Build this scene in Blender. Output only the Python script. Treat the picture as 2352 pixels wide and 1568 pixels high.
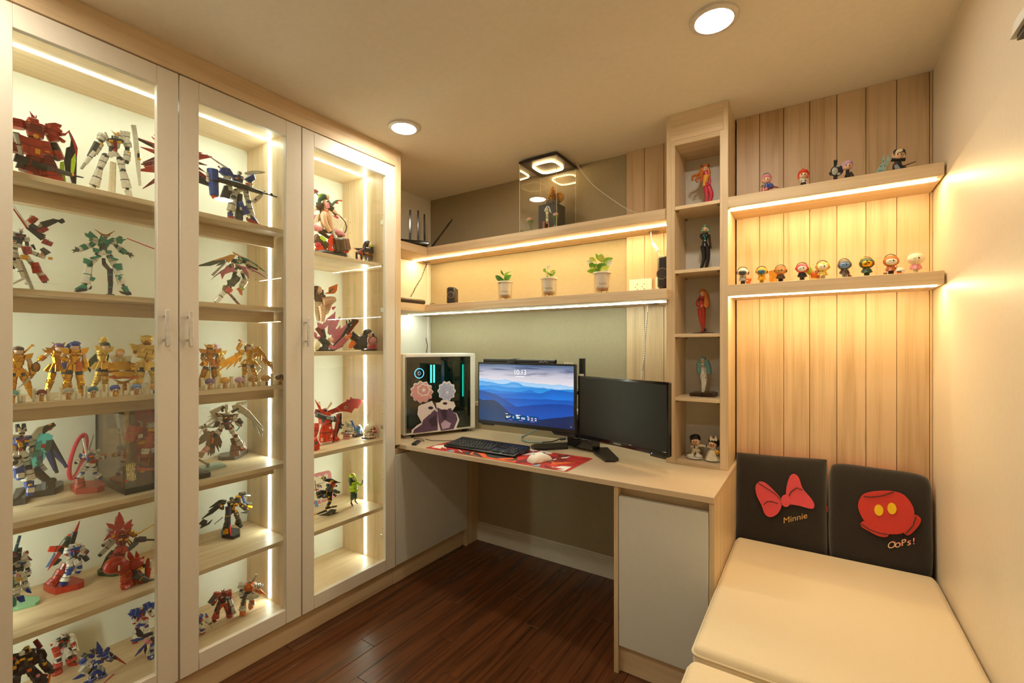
import bpy, bmesh, math, random
from mathutils import Vector, Matrix
for _o in list(bpy.data.objects):
    bpy.data.objects.remove(_o, do_unlink=True)
SC = bpy.context.scene
COL = SC.collection
V = Vector
PI = math.pi

# ---------------------------------------------------------------- camera, world, exposure
F_PX, YAW, HOR, CAMZ = 1047.0, math.radians(33.46), 795.0, 1.30
cd = bpy.data.cameras.new('camera')
cam = bpy.data.objects.new('camera', cd)
COL.objects.link(cam)
cam.location = (0, 0, CAMZ)
cam.rotation_euler = (PI / 2, 0, YAW)
cd.sensor_width = 36.0
cd.lens = F_PX / 2352 * 36.0
cd.shift_y = (HOR - 784.0) / 2352
cd.clip_start = 0.02
SC.camera = cam
wd = bpy.data.worlds.new('world')
SC.world = wd
wd.use_nodes = True
wd.node_tree.nodes['Background'].inputs[0].default_value = (0.9, 0.8, 0.65, 1)
wd.node_tree.nodes['Background'].inputs[1].default_value = 0.02
SC.view_settings.view_transform = 'Standard'
SC.view_settings.look = 'None'
SC.view_settings.gamma = 1.0
SC.view_settings.use_curve_mapping = False
SC.view_settings.exposure = 0.6
SC.cycles.max_bounces = 9
SC.cycles.transparent_max_bounces = 24
SC.cycles.diffuse_bounces = 5
SC.cycles.glossy_bounces = 5
SC.cycles.sample_clamp_indirect = 4.0
SC.cycles.caustics_reflective = False
SC.cycles.caustics_refractive = False
# light levels (lamps and screens of the room, plus an added unseen pair of downlights)
E_DOWN, E_WARM, E_MID, E_CAB, E_SCREEN, E_RING = 130.0, 112.0, 64.0, 29.0, 0.8, 9.0
C_DOWN, C_WARM, C_MID, C_CAB = (1, .89, .70), (1, .72, .34), (.88, 1, .80), (.93, 1, .83)


# ---------------------------------------------------------------- pixel of the photograph -> point on a plane
_cy, _sy = math.cos(YAW), math.sin(YAW)
_FW, _RT = V((-_sy, _cy, 0)), V((_cy, _sy, 0))
CAM = V((0, 0, CAMZ))


def ray(u, v):
    return _FW * F_PX + _RT * (u - 1176.0) - V((0, 0, 1)) * (v - HOR)


def at(u, v, ax, val):
    d = ray(u, v)
    return CAM + d * ((val - CAM[ax]) / d[ax])


# ---------------------------------------------------------------- materials
def lin(h):
    if isinstance(h, str):
        h = [int(h[i:i + 2], 16) / 255 for i in (0, 2, 4)]
    return tuple((c / 12.92 if c <= .04045 else ((c + .055) / 1.055) ** 2.4) for c in h)


MATS = {}


def nmat(name):
    m = bpy.data.materials.new(name)
    m.use_nodes = True
    nt = m.node_tree
    nt.nodes.clear()
    out = nt.nodes.new('ShaderNodeOutputMaterial')
    return m, nt, out


def N(nt, t, **kw):
    n = nt.nodes.new('ShaderNode' + t)
    for k, v in kw.items():
        if isinstance(v, tuple) and len(v) == 3 and k in ('Base Color', 'Color', 'Color1', 'Color2'):
            v = (*v, 1)
        n.inputs[k].default_value = v
    return n


def mat(col, rough=.45, metal=0., var=.08, scale=60., bump=0., coat=0., name=None, sheen=0., alpha=1., emit=0., trans=0.):
    key = (col, rough, metal, var, scale, bump, coat, sheen, alpha, emit, trans)
    if key in MATS:
        return MATS[key]
    m, nt, out = nmat(name or 'mat_%s' % (col if isinstance(col, str) else len(MATS)))
    c = lin(col)
    p = N(nt, 'BsdfPrincipled', Roughness=rough, Metallic=metal)
    nt.links.new(p.outputs[0], out.inputs[0])
    tc = nt.nodes.new('ShaderNodeTexCoord')
    nz = N(nt, 'TexNoise', Scale=scale, Detail=3.0)
    nt.links.new(tc.outputs['Object'], nz.inputs['Vector'])
    r = nt.nodes.new('ShaderNodeValToRGB')
    r.color_ramp.elements[0].position, r.color_ramp.elements[1].position = .3, .7
    r.color_ramp.elements[0].color = (*[x * (1 - var) for x in c], 1)
    r.color_ramp.elements[1].color = (*[min(1, x * (1 + var)) for x in c], 1)
    nt.links.new(nz.outputs[0], r.inputs[0])
    nt.links.new(r.outputs[0], p.inputs['Base Color'])
    if bump:
        b = N(nt, 'Bump', Strength=bump, Distance=.002)
        nt.links.new(nz.outputs[0], b.inputs['Height'])
        nt.links.new(b.outputs[0], p.inputs['Normal'])
    if coat:
        p.inputs['Coat Weight'].default_value = coat
        p.inputs['Coat Roughness'].default_value = .08
    if sheen:
        p.inputs['Sheen Weight'].default_value = sheen
    if alpha < 1:
        p.inputs['Alpha'].default_value = alpha
    if trans:
        p.inputs['Transmission Weight'].default_value = trans
    if emit:
        nt.links.new(r.outputs[0], p.inputs['Emission Color'])
        p.inputs['Emission Strength'].default_value = emit
    MATS[key] = m
    return m


def wood(name, c1, c2, axis, rough=.42, sc=1.0, bump=.12):
    """straight grained laminate; the grain runs along the given axis"""
    m, nt, out = nmat(name)
    p = N(nt, 'BsdfPrincipled', Roughness=rough)
    nt.links.new(p.outputs[0], out.inputs[0])
    tc = nt.nodes.new('ShaderNodeTexCoord')
    oi = nt.nodes.new('ShaderNodeObjectInfo')
    ad = nt.nodes.new('ShaderNodeVectorMath')
    sc3 = nt.nodes.new('ShaderNodeVectorMath')
    sc3.operation = 'SCALE'
    cb = nt.nodes.new('ShaderNodeCombineXYZ')
    for i in range(3):
        nt.links.new(oi.outputs['Random'], cb.inputs[i])
    nt.links.new(cb.outputs[0], sc3.inputs[0])
    sc3.inputs['Scale'].default_value = 7.0
    nt.links.new(tc.outputs['Object'], ad.inputs[0])
    nt.links.new(sc3.outputs[0], ad.inputs[1])
    outs = []
    for k, (a, b, det, dist) in enumerate(((1.1, 26., 5., .9), (5., 260., 3., 0.), (.5, 7., 2., .6))):
        mp = nt.nodes.new('ShaderNodeMapping')
        s = [b * sc] * 3
        s[axis] = a * sc
        mp.inputs['Scale'].default_value = s
        nt.links.new(ad.outputs[0], mp.inputs[0])
        nz = N(nt, 'TexNoise', Scale=1.0, Detail=det, Distortion=dist)
        nt.links.new(mp.outputs[0], nz.inputs['Vector'])
        outs.append(nz.outputs[0])
    m1 = nt.nodes.new('ShaderNodeMath')
    m1.operation = 'MULTIPLY_ADD'
    nt.links.new(outs[1], m1.inputs[0])
    m1.inputs[1].default_value = .35
    nt.links.new(outs[0], m1.inputs[2])
    m2 = nt.nodes.new('ShaderNodeMath')
    m2.operation = 'MULTIPLY_ADD'
    nt.links.new(outs[2], m2.inputs[0])
    m2.inputs[1].default_value = .5
    nt.links.new(m1.outputs[0], m2.inputs[2])
    r = nt.nodes.new('ShaderNodeValToRGB')
    e = r.color_ramp.elements
    e[0].position, e[1].position = .62, 1.2
    r.color_ramp.elements[1].position = 1.0
    e[0].color, e[1].color = (*lin(c2), 1), (*lin(c1), 1)
    nt.links.new(m2.outputs[0], r.inputs[0])
    nt.links.new(r.outputs[0], p.inputs['Base Color'])
    if bump:
        b = N(nt, 'Bump', Strength=bump, Distance=.0008)
        nt.links.new(outs[1], b.inputs['Height'])
        nt.links.new(b.outputs[0], p.inputs['Normal'])
    return m


def glass(name, tint=(.965, .985, .97), refl=.04):
    """clear sheet: lets light straight through and mirrors more at grazing angles"""
    m, nt, out = nmat(name)
    lw = N(nt, 'LayerWeight', Blend=.5)
    pw = nt.nodes.new('ShaderNodeMath')
    pw.operation = 'POWER'
    nt.links.new(lw.outputs['Facing'], pw.inputs[0])
    pw.inputs[1].default_value = 5.0
    ma = nt.nodes.new('ShaderNodeMath')
    ma.operation = 'MULTIPLY_ADD'
    nt.links.new(pw.outputs[0], ma.inputs[0])
    ma.inputs[1].default_value = .9
    ma.inputs[2].default_value = refl
    t = N(nt, 'BsdfTransparent', Color=tint)
    g = N(nt, 'BsdfGlossy', Color=(1, 1, 1), Roughness=.0)
    mx = nt.nodes.new('ShaderNodeMixShader')
    nt.links.new(ma.outputs[0], mx.inputs[0])
    nt.links.new(t.outputs[0], mx.inputs[1])
    nt.links.new(g.outputs[0], mx.inputs[2])
    nt.links.new(mx.outputs[0], out.inputs[0])
    return m


def glow(name, col, strength):
    m, nt, out = nmat(name)
    e = N(nt, 'Emission', Color=tuple(col), Strength=strength)
    nt.links.new(e.outputs[0], out.inputs[0])
    return m


# ---------------------------------------------------------------- mesh builder
class M:
    def __init__(s):
        s.bm = bmesh.new()
        s.mats = []

    def mi(s, m):
        if m not in s.mats:
            s.mats.append(m)
        return s.mats.index(m)

    def faces(s, pts, fs, m):
        i = s.mi(m)
        vs = [s.bm.verts.new(p) for p in pts]
        for f in fs:
            try:
                fc = s.bm.faces.new([vs[k] for k in f])
                fc.material_index = i
            except ValueError:
                pass
        return s

    def hull(s, pts, m):
        i = s.mi(m)
        vs = [s.bm.verts.new(p) for p in pts]
        r = bmesh.ops.convex_hull(s.bm, input=vs)
        for g in r['geom']:
            if isinstance(g, bmesh.types.BMFace):
                g.material_index = i
        bad = [v for v in r['geom_interior'] if isinstance(v, bmesh.types.BMVert)]
        if bad:
            bmesh.ops.delete(s.bm, geom=bad, context='VERTS')
        return s

    def box(s, x0, x1, y0, y1, z0, z1, m, ch=0.):
        return s.obox(V(((x0 + x1) / 2, (y0 + y1) / 2, (z0 + z1) / 2)), (x1 - x0, y1 - y0, z1 - z0), m, None, ch)

    def obox(s, c, size, m, R=None, ch=0.):
        hx, hy, hz = [abs(q) / 2 for q in size]
        c = V(c)
        ch = min(ch, hx * .9, hy * .9, hz * .9)
        pts = []
        if ch <= 0:
            for z in (-hz, hz):
                pts += [(-hx, -hy, z), (hx, -hy, z), (hx, hy, z), (-hx, hy, z)]
            pts = [V(p) for p in pts]
            if R:
                pts = [R @ p for p in pts]
            return s.faces([c + p for p in pts], [(3, 2, 1, 0), (4, 5, 6, 7), (0, 1, 5, 4), (1, 2, 6, 5), (2, 3, 7, 6), (3, 0, 4, 7)], m)
        idx = {}
        fs = []

        def vid(a, p):
            k = (a, p)
            if k not in idx:
                q = [hx, hy, hz]
                v = [p[j] * (q[j] if j == a else q[j] - ch) for j in range(3)]
                idx[k] = len(pts)
                pts.append(V(v))
            return idx[k]
        sg = (-1, 1)
        for a in range(3):
            b, d = (a + 1) % 3, (a + 2) % 3
            for t in sg:
                f = []
                for (e, g) in ((-1, -1), (1, -1), (1, 1), (-1, 1)):
                    p = [0, 0, 0]
                    p[a], p[b], p[d] = t, e, g
                    f.append(vid(a, tuple(p)))
                fs.append(f if t > 0 else f[::-1])
            for e in sg:
                for g in sg:
                    p0, p1 = [0] * 3, [0] * 3
                    p0[a], p0[b], p0[d] = -1, e, g
                    p1[a], p1[b], p1[d] = 1, e, g
                    f = [vid(b, tuple(p0)), vid(b, tuple(p1)), vid(d, tuple(p1)), vid(d, tuple(p0))]
                    fs.append(f if e * g > 0 else f[::-1])
        for x in sg:
            for y in sg:
                for z in sg:
                    f = [vid(0, (x, y, z)), vid(1, (x, y, z)), vid(2, (x, y, z))]
                    fs.append(f if x * y * z > 0 else f[::-1])
        if R:
            pts = [R @ p for p in pts]
        return s.faces([c + p for p in pts], fs, m)

    def ring(s, loops, m, cap=True, closed=False):
        """skin over a list of equal length point loops"""
        i = s.mi(m)
        L = [[s.bm.verts.new(p) for p in lp] for lp in loops]
        n = len(L[0])
        k = len(L)
        for a in range(k if closed else k - 1):
            A, B = L[a], L[(a + 1) % k]
            for j in range(n):
                f = s.bm.faces.new((A[j], A[(j + 1) % n], B[(j + 1) % n], B[j]))
                f.material_index = i
        if cap and not closed:
            for lp in (L[0][::-1], L[-1]):
                try:
                    f = s.bm.faces.new(lp)
                    f.material_index = i
                except ValueError:
                    pass
        return s

    def beam(s, p0, p1, w0, d0, w1, d1, m, nrm, ch=.28):
        """chamfered tapering bar from p0 to p1, w across the plane normal, d along it"""
        p0, p1 = V(p0), V(p1)
        t = (p1 - p0)
        if t.length < 1e-6:
            return s
        t.normalize()
        nrm = V(nrm)
        nn = nrm - t * nrm.dot(t)
        if nn.length < 1e-4:
            nn = t.orthogonal()
        nn.normalize()
        sd = t.cross(nn)
        lp = []
        for p, w, d in ((p0, w0, d0), (p1, w1, d1)):
            a, b = w / 2, d / 2
            c = min(a, b) * 2 * ch
            lp.append([p + sd * x + nn * y for x, y in ((a, b - c), (a - c, b), (c - a, b), (-a, b - c), (-a, c - b), (c - a, -b), (a - c, -b), (a, c - b))])
        return s.ring(lp, m)

    def tube(s, pts, r, m, n=8, closed=False):
        pts = [V(p) for p in pts]
        k = len(pts)
        rr = r if isinstance(r, (list, tuple)) else [r] * k
        loops = []
        up = None
        for i, p in enumerate(pts):
            if closed:
                t = pts[(i + 1) % k] - pts[i - 1]
            else:
                t = pts[min(i + 1, k - 1)] - pts[max(i - 1, 0)]
            if t.length < 1e-9:
                t = V((0, 0, 1))
            t.normalize()
            if up is None:
                up = t.orthogonal().normalized()
            up = up - t * up.dot(t)
            if up.length < 1e-5:
                up = t.orthogonal()
            up.normalize()
            b = t.cross(up)
            loops.append([p + (up * math.cos(2 * PI * j / n) + b * math.sin(2 * PI * j / n)) * rr[i] for j in range(n)])
        return s.ring(loops, m, closed=closed)

    def lathe(s, prof, c, m, n=24, R=None, sx=1., sy=1.):
        c = V(c)
        loops = []
        for r, z in prof:
            lp = []
            for j in range(n):
                p = V((math.cos(2 * PI * j / n) * r * sx, math.sin(2 * PI * j / n) * r * sy, z))
                lp.append(c + (R @ p if R else p))
            loops.append(lp)
        return s.ring(loops, m)

    def ball(s, c, r, m, R=None, n=14, k=9):
        if not isinstance(r, (tuple, list)):
            r = (r, r, r)
        c = V(c)
        loops = []
        for i in range(k + 1):
            a = -PI / 2 + PI * min(max(i / k, .02), .98)
            lp = []
            for j in range(n):
                p = V((math.cos(2 * PI * j / n) * math.cos(a) * r[0], math.sin(2 * PI * j / n) * math.cos(a) * r[1], math.sin(a) * r[2]))
                lp.append(c + (R @ p if R else p))
            loops.append(lp)
        return s.ring(loops, m)

    def plate(s, pts, off, m, m2=None):
        """flat outline given thickness by the vector off (centred)"""
        off = V(off)
        a = [V(p) - off / 2 for p in pts]
        b = [V(p) + off / 2 for p in pts]
        n = len(pts)
        i = s.mi(m)
        va = [s.bm.verts.new(p) for p in a]
        vb = [s.bm.verts.new(p) for p in b]
        for lp in (va[::-1], vb):
            f = s.bm.faces.new(lp)
            f.material_index = i
        j2 = s.mi(m2) if m2 else i
        for j in range(n):
            f = s.bm.faces.new((va[j], va[(j + 1) % n], vb[(j + 1) % n], vb[j]))
            f.material_index = j2
        return s

    def text(s, body, org, right, up, h, m, lift=.0006, align='CENTER', depth=0.):
        vs, fs = text_geo(body, align)
        right, up, org = V(right).normalized(), V(up).normalized(), V(org)
        nn = right.cross(up)
        return s.faces([org + right * (p[0] * h) + up * (p[1] * h) + nn * lift for p in vs], fs, m)

    def to(s, name, parent=None, label=None, smooth=True, kind=None, loc=None, ang=38):
        bmesh.ops.recalc_face_normals(s.bm, faces=s.bm.faces[:])
        off = V(loc) if loc is not None else (WLOC.get(parent.name, V((0, 0, 0))) if parent else V((0, 0, 0)))
        if off.length > 0:
            for v in s.bm.verts:
                v.co -= off
        me = bpy.data.meshes.new(name)
        s.bm.to_mesh(me)
        s.bm.free()
        for m in s.mats:
            me.materials.append(m)
        if smooth:
            me.polygons.foreach_set('use_smooth', [True] * len(me.polygons))
            me.set_sharp_from_angle(angle=math.radians(ang))
        o = bpy.data.objects.new(name, me)
        COL.objects.link(o)
        if parent:
            o.parent = parent
            WLOC[o.name] = off
        else:
            o.location = off
            WLOC[o.name] = off
        if label:
            o['label'] = label
        if kind:
            o['kind'] = kind
        return o


WLOC = {}
_TG = {}


def text_geo(body, align='CENTER'):
    k = (body, align)
    if k not in _TG:
        cu = bpy.data.curves.new('lettering', 'FONT')
        cu.body = body
        cu.size = 1.0
        cu.align_x = align
        cu.resolution_u = 3
        ob = bpy.data.objects.new('lettering', cu)
        COL.objects.link(ob)
        dg = bpy.context.evaluated_depsgraph_get()
        me = bpy.data.meshes.new_from_object(ob.evaluated_get(dg))
        _TG[k] = ([tuple(v.co) for v in me.vertices], [tuple(p.vertices) for p in me.polygons])
        bpy.data.objects.remove(ob, do_unlink=True)
        bpy.data.meshes.remove(me)
        bpy.data.curves.remove(cu)
    return _TG[k]


def thing(name, label, cat, loc, group=None):
    o = bpy.data.objects.new(name, None)
    o.empty_display_size = .05
    COL.objects.link(o)
    o.location = loc
    o['label'] = label
    o['category'] = cat
    if group:
        o['group'] = group
    WLOC[o.name] = V(loc)
    return o


def struct(o):
    o['kind'] = 'structure'
    return o


def copy_part(src, parent, loc=None):
    c = src.copy()
    COL.objects.link(c)
    c.parent = parent
    if loc is not None:
        c.location = loc
    WLOC[c.name] = WLOC.get(src.name, V((0, 0, 0)))
    return c


RND = random.Random(7)
# ---------------------------------------------------------------- palette of the room
W1, W2 = 'dcc5a2', 'bfa47e'
WX, WY, WZ = wood('laminate_x', W1, W2, 0), wood('laminate_y', W1, W2, 1), wood('laminate_z', W1, W2, 2)
PANELW = wood('panel_z', 'd3b794', 'b0926c', 2)
CEILM = mat('ece5d6', .9, var=.02, name='ceiling_paint')
CREAM = mat('e9ddc8', .42, var=.02, name='cream_paint')
TAUPE = mat('a3977c', .7, var=.03, name='taupe_paint')
WHITEP = mat('ece8de', .8, var=.02, name='white_paint')
DOORW = mat('dfd8ca', .38, var=.015, name='door_lacquer')
GREYW = mat('d3d2ca', .36, var=.015, name='grey_lacquer')
BACKW = mat('eef0e2', .6, var=.01, name='cabinet_back')
FLOORW = wood('floor_boards', '633a20', '2c180d', 1, rough=.27, sc=1.3, bump=.25)
BASEM = mat('d8d4c8', .5, var=.03, name='baseboard_paint')
DESKM = mat('cbb597', .42, var=.03, name='desk_laminate')
CHROME = mat('c8c8c8', .2, 1., var=.02)
BLACKP = mat('191817', .38, var=.1)
GLASSM = glass('clear_glass')
ACRYL = glass('acrylic', (.985, .985, .985), .045)
L_CAB, L_WARM, L_MID, L_DOWN = glow('led_cabinet', C_CAB, E_CAB), glow('led_warm', C_WARM, E_WARM), glow('led_mid', C_MID, E_MID), glow('downlight_glow', C_DOWN, E_DOWN)

XL, XR, YB, YF, ZC = -2.335, .384, 2.445, -1.30, 2.36
XD = -1.88                      # front plane of the cabinet doors


def wallbox(name, a, m, par=None):
    return M().box(*a, m).to(name, par, smooth=False)


struct(wallbox('wall_left', (XL - .08, XL, YF - .08, YB + .08, -.06, ZC + .06), WHITEP))
struct(wallbox('wall_back', (XL, XR, YB, YB + .08, -.06, ZC + .06), TAUPE))
struct(wallbox('wall_right', (XR, XR + .08, YF - .08, YB + .08, -.06, ZC + .06), CREAM))
struct(wallbox('wall_front', (XL, XR, YF - .08, YF, -.06, ZC + .06), CREAM))
struct(wallbox('ceiling', (XL, XR, YF, YB, ZC, ZC + .06), CEILM))
# floor: planks laid one by one over a dark base
fl = struct(wallbox('floor', (XL, XR, YF, YB, -.06, -.008), mat('1c100a', .6)))
PW = .0885
_pm = {}
x = XD - .06
ci = 0
while x < -.2:
    ci += 1
    y = YF + (ci * .37) % .9 - .9
    while y < YB:
        ln = .98
        y0, y1 = max(YF, y), min(YB, y + ln)
        if y1 - y0 > .02:
            k = round(y1 - y0, 3)
            if k not in _pm:
                o = M().box(.0006, PW - .0006, .0006, y1 - y0 - .0006, -.008, 0, FLOORW, .0012).to('plank', fl)
                _pm[k] = o
                o.location = (x, y0, 0)
            else:
                copy_part(_pm[k], fl, (x, y0, 0))
        y += ln
    x += PW
wallbox('boards', (x, XR, YF, YB, -.008, -.001), FLOORW, fl)

bb = M()
for (x0, x1, y0, y1) in ((-1.89, -.66, YB - .014, YB),):
    bb.box(x0, x1, y0, y1, 0, .098, BASEM)
    bb.box(x0, x1, y0 + .004, y1, .098, .108, BASEM)
    bb.box(x0, x1, y0 + .008, y1, .108, .122, BASEM, .003)
struct(bb.to('baseboard_back'))
# pipe-like corner trim where the white left wall meets the taupe wall
struct(M().box(XL, XL + .012, YB - .03, YB, .77, ZC, WHITEP, .003).to('trim_1'))

# slatted wood panels on the back wall
pn = M().box(-.30, XR, 2.37, YB, .0, ZC, mat('a58c68', .8)).to('trim_2')
struct(pn)
gx = [-.300, -.204, -.110, -.013, .083, .180, .277, .375, .3838]
for a, b in zip(gx[:-1], gx[1:]):
    M().box(a + .0007, b - .0007, 2.355, 2.37, .0, ZC, PANELW, .0015).to('plank', pn)
sp = struct(M().box(-.852, -.565, 2.433, YB, .765, ZC, mat('a58c68', .8)).to('trim_3'))
gx = [-.852, -.752, -.651, -.566]
for a, b in zip(gx[:-1], gx[1:]):
    M().box(a + .0007, b - .0007, 2.423, 2.433, .765, ZC, PANELW, .0015).to('plank', sp)


# ---------------------------------------------------------------- lamps
def downlight(x, y, label):
    t = thing('downlight', label, 'ceiling lamp', (x, y, ZC), 'round recessed ceiling lamps')
    M().lathe([(.056, -.004), (.058, -.010), (.066, -.011), (.074, -.007), (.0755, -.001), (.0755, .0), (.056, .0), (.056, -.004)], (x, y, ZC), mat('d9d6cf', .35, .2), 40).to('trim_ring', t)
    M().lathe([(.0005, -.0055), (.056, -.0055), (.056, -.0035), (.0005, -.0035)], (x, y, ZC), L_DOWN, 40).to('diffuser', t)


downlight(-.268, 1.591, 'round recessed ceiling lamp near the tall wooden shelf column')
downlight(-1.651, 1.551, 'round recessed ceiling lamp near the glass cabinets')
downlight(-.268, .10, 'round recessed ceiling lamp added out of sight above the bench')  # this lamp and the next are unseen, added to mirror the front pair
downlight(-1.651, .10, 'round recessed ceiling lamp added out of sight above the left doors')


# ---------------------------------------------------------------- glass cabinets
YA0, YA1, YB0, YB1 = .235, 1.151, 1.177, 1.695
ZB, ZT = .117, 2.257
XB = -2.32


def carcass(t, y0, y1, left, right):
    b = M()
    b.box(XL, XD - .022, y0 - left, y0, .105, 2.275, WZ)
    b.box(XL, XD - .022, y1, y1 + right, .105, 2.275, WZ)
    b.to('side_panel', t)
    M().box(XL, XB, y0, y1, ZB, ZT, BACKW).to('back_panel', t)
    M().box(XL, XD - .022, y0, y1, ZB - .012, ZB, WY).to('bottom_panel', t)
    M().box(XL, XD - .022, y0, y1, ZT, ZT + .018, WY).to('top_panel', t)


def led_strips(t, y0, y1, both=True):
    b = M()
    xs = -2.117
    b.box(xs - .006, xs + .006, y0 + .004, y1 - .004, ZT - .0025, ZT - .0002, L_CAB)
    b.to('top_light_strip', t)
    M().box(xs - .006, xs + .006, y1 - .0025, y1 - .0002, ZB + .01, ZT - .006, L_CAB).to('side_light_strip', t)
    if both:
        M().box(xs - .006, xs + .006, y0 + .0002, y0 + .0025, ZB + .01, ZT - .006, L_CAB).to('side_light_strip', t)


def door(t, y0, y1, oy0, oy1, hy, hinge_y, hside):
    z0, z1, oz0, oz1 = .113, 2.266, .174, 2.199
    th = .022
    b = M()
    b.box(XD - th, XD, y0, oy0, z0, z1, DOORW, .0015)
    b.box(XD - th, XD, oy1, y1, z0, z1, DOORW, .0015)
    b.box(XD - th, XD, oy0, oy1, z0, oz0, DOORW, .0015)
    b.box(XD - th, XD, oy0, oy1, oz1, z1, DOORW, .0015)
    d = b.to('door', t)
    M().box(XD - th - .002, XD - th + .003, oy0 - .014, oy1 + .014, oz0 - .014, oz1 + .014, GLASSM).to('glass_pane', d, smooth=False)
    h = M()
    for z in (1.322, 1.404):
        h.tube([(XD, hy, z), (XD + .024, hy, z)], .0035, CHROME, 10)
    h.obox((XD + .027, hy, 1.363), (.006, .015, .128), mat('cfccc4', .35), None, .0025)
    h.to('handle', d)
    for z in ((1.98, 1.50, .86, .26) if hinge_y else ()):
        g = M()
        g.box(XD - .06, XD - .022, hinge_y - .006 * hside, hinge_y - .018 * hside, z - .018, z + .018, CHROME, .002)
        g.box(XD - .10, XD - .06, hinge_y - .001 * hside, hinge_y - .008 * hside, z - .012, z + .012, CHROME, .002)
        g.box(XD - .052, XD - .036, hinge_y - .018 * hside, hinge_y - .0195 * hside, z - .007, z + .007, BLACKP)
        g.to('hinge', d)


SHELF_A = [1.814, 1.471, 1.131, .784, .445]
SHELF_B = [1.747, 1.275, .794, .431]
XS = -1.95                      # front edge of the shelves
t = thing('display_cabinet', 'tall double glass-door display cabinet full of robot models, left of the single-door one', 'cabinet', (-2.1, .70, 0))
carcass(t, YA0, YA1, .018, .012)
for z in SHELF_A:
    s = M().box(XB, XS, YA0, YA1, z - .018, z, WY, .001).to('shelf', t)
    M().box(-2.076, -2.058, YA0 + .02, YA1 - .012, z - .0655, z - .018, WY).to('apron', s)
led_strips(t, YA0, YA1)
door(t, .226, .697, .296, .6335, .655, YA0, -1)
door(t, .701, 1.163, .762, 1.093, .726, YA1, 1)
holes = M()
for z in (2.06, 1.98, 1.62, 1.30, .98, .93, .66, .60, .30):
    for xx in (-2.24, -1.97):
        holes.box(xx - .002, xx + .002, YA1 - .0006, YA1, z - .002, z + .002, BLACKP)
holes.to('shelf_pin_holes', t, kind='stuff')
t2 = thing('display_cabinet', 'tall single glass-door display cabinet next to the desk', 'cabinet', (-2.1, 1.44, 0))
carcass(t2, YB0, YB1, .012, .009)
for z in SHELF_B:
    M().box(XB, XS, YB0, YB1, z - .0195, z, WY, .001).to('shelf', t2)
led_strips(t2, YB0, YB1)
door(t2, 1.167, 1.703, 1.225, 1.638, 1.181, YB1, 1)
holes = M()
for z in (2.02, 1.96, 1.82, 1.40, 1.34, 1.0, .93, .62, .57, .30):
    for xx in (-2.25, -1.97):
        holes.box(xx - .002, xx + .002, YB1 - .0006, YB1, z - .002, z + .002, BLACKP)
holes.to('shelf_pin_holes', t2, kind='stuff')
o = M().box(-1.90, XD, YF, 1.704, 2.271, ZC, WY, .001).to('valance')
o['label'], o['category'] = 'long wooden filler board between the glass cabinets and the ceiling', 'board'
o = M().box(XL, XD, 1.704, 1.744, .765, ZC, WZ, .0015).to('end_panel')
o['label'], o['category'] = 'upright wooden end panel at the right side of the glass cabinets', 'panel'
k = M().box(-1.94, -1.918, YF, 1.715, 0, .105, WY).box(-1.938, -1.916, 1.716, 2.31, 0, .105, WY)
k = k.to('plinth')
k['label'], k['category'] = 'wooden kickboard under the glass cabinets and the grey cupboard', 'kickboard'
# plain storage behind the camera so the row goes on
t = thing('side_wardrobe', 'white door front beside the glass cabinets outside the frame', 'wardrobe', (-2.1, -.55, 0))
M().box(XL, XD - .022, YF, .210, .105, 2.275, WZ).to('carcass', t)
M().box(XD - .022, XD, YF + .003, -.545, .113, 2.266, DOORW, .0015).to('door', t)
M().box(XD - .022, XD, -.541, .214, .113, 2.266, DOORW, .0015).to('door', t)

# low cupboard under the left end of the desk
o = M().box(XL + .002, -1.887, 2.318, YB - .001, 0, .742, WZ).box(-1.912, -1.882, 2.312, 2.322, 0, .742, WZ).to('end_panel')
o['label'], o['category'] = 'narrow upright wooden panel at the wall end of the low cupboard', 'panel'
t = thing('low_cupboard', 'grey fronted low cupboard under the left end of the desk', 'cupboard', (-2.1, 2.0, 0))
M().box(XL + .002, XD - .022, 1.715, 2.31, .1055, .7425, WZ).to('carcass', t)
M().box(XD - .022, XD, 1.706, 2.316, .115, .712, GREYW, .0015).to('front_panel', t)

# ---------------------------------------------------------------- desk
YD = 1.735
o = M().box(-1.905, -.292, YD, 2.432, .743, .765, DESKM, .0012).box(XL, -1.905, 1.745, YB, .743, .765, DESKM).to('desktop')
o['label'], o['category'] = 'long built-in beige desktop holding the monitors', 'desk'
t = thing('desk_cupboard', 'light grey single-door cupboard under the right end of the desk', 'cupboard', (-.48, 2.0, 0))
b = M()
b.box(-.665, -.647, 1.745, 2.36, 0, .743, WZ)
b.box(-.310, -.292, 1.745, 2.36, 0, .743, WZ)
b.to('side_panel', t)
M().box(-.647, -.310, 1.79, 2.36, .11, .743, WX).to('body', t)
M().box(-.647, -.310, 1.768, 1.79, .0, .105, WX).to('kickboard', t)
M().box(-.645, -.312, 1.745, 1.765, .112, .705, GREYW, .0015).to('door', t)
# raised ledge along the back of the desk
t = thing('desk_ledge', 'narrow raised wooden ledge along the wall behind the monitors', 'ledge', (-1.2, 2.40, .765))
M().box(-1.86, -.57, 2.35, 2.42, .765, .916, TAUPE).to('riser', t)
M().box(-1.86, -.57, 2.33, 2.42, .916, .938, WX, .001).to('top_board', t)


# ---------------------------------------------------------------- shelves above the desk
def strip_light(label, x0, x1, y, z, m, grp):
    t = thing('light_strip', label, 'light strip', ((x0 + x1) / 2, y, z), grp)
    M().box(x0, x1, y - .004, y + .004, z - .0035, z - .0012, m).to('diffuser', t)
    M().box(x0, x1, y - .0075, y + .0075, z - .0012, z, mat('d6d3ca', .4)).to('channel', t)


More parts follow.
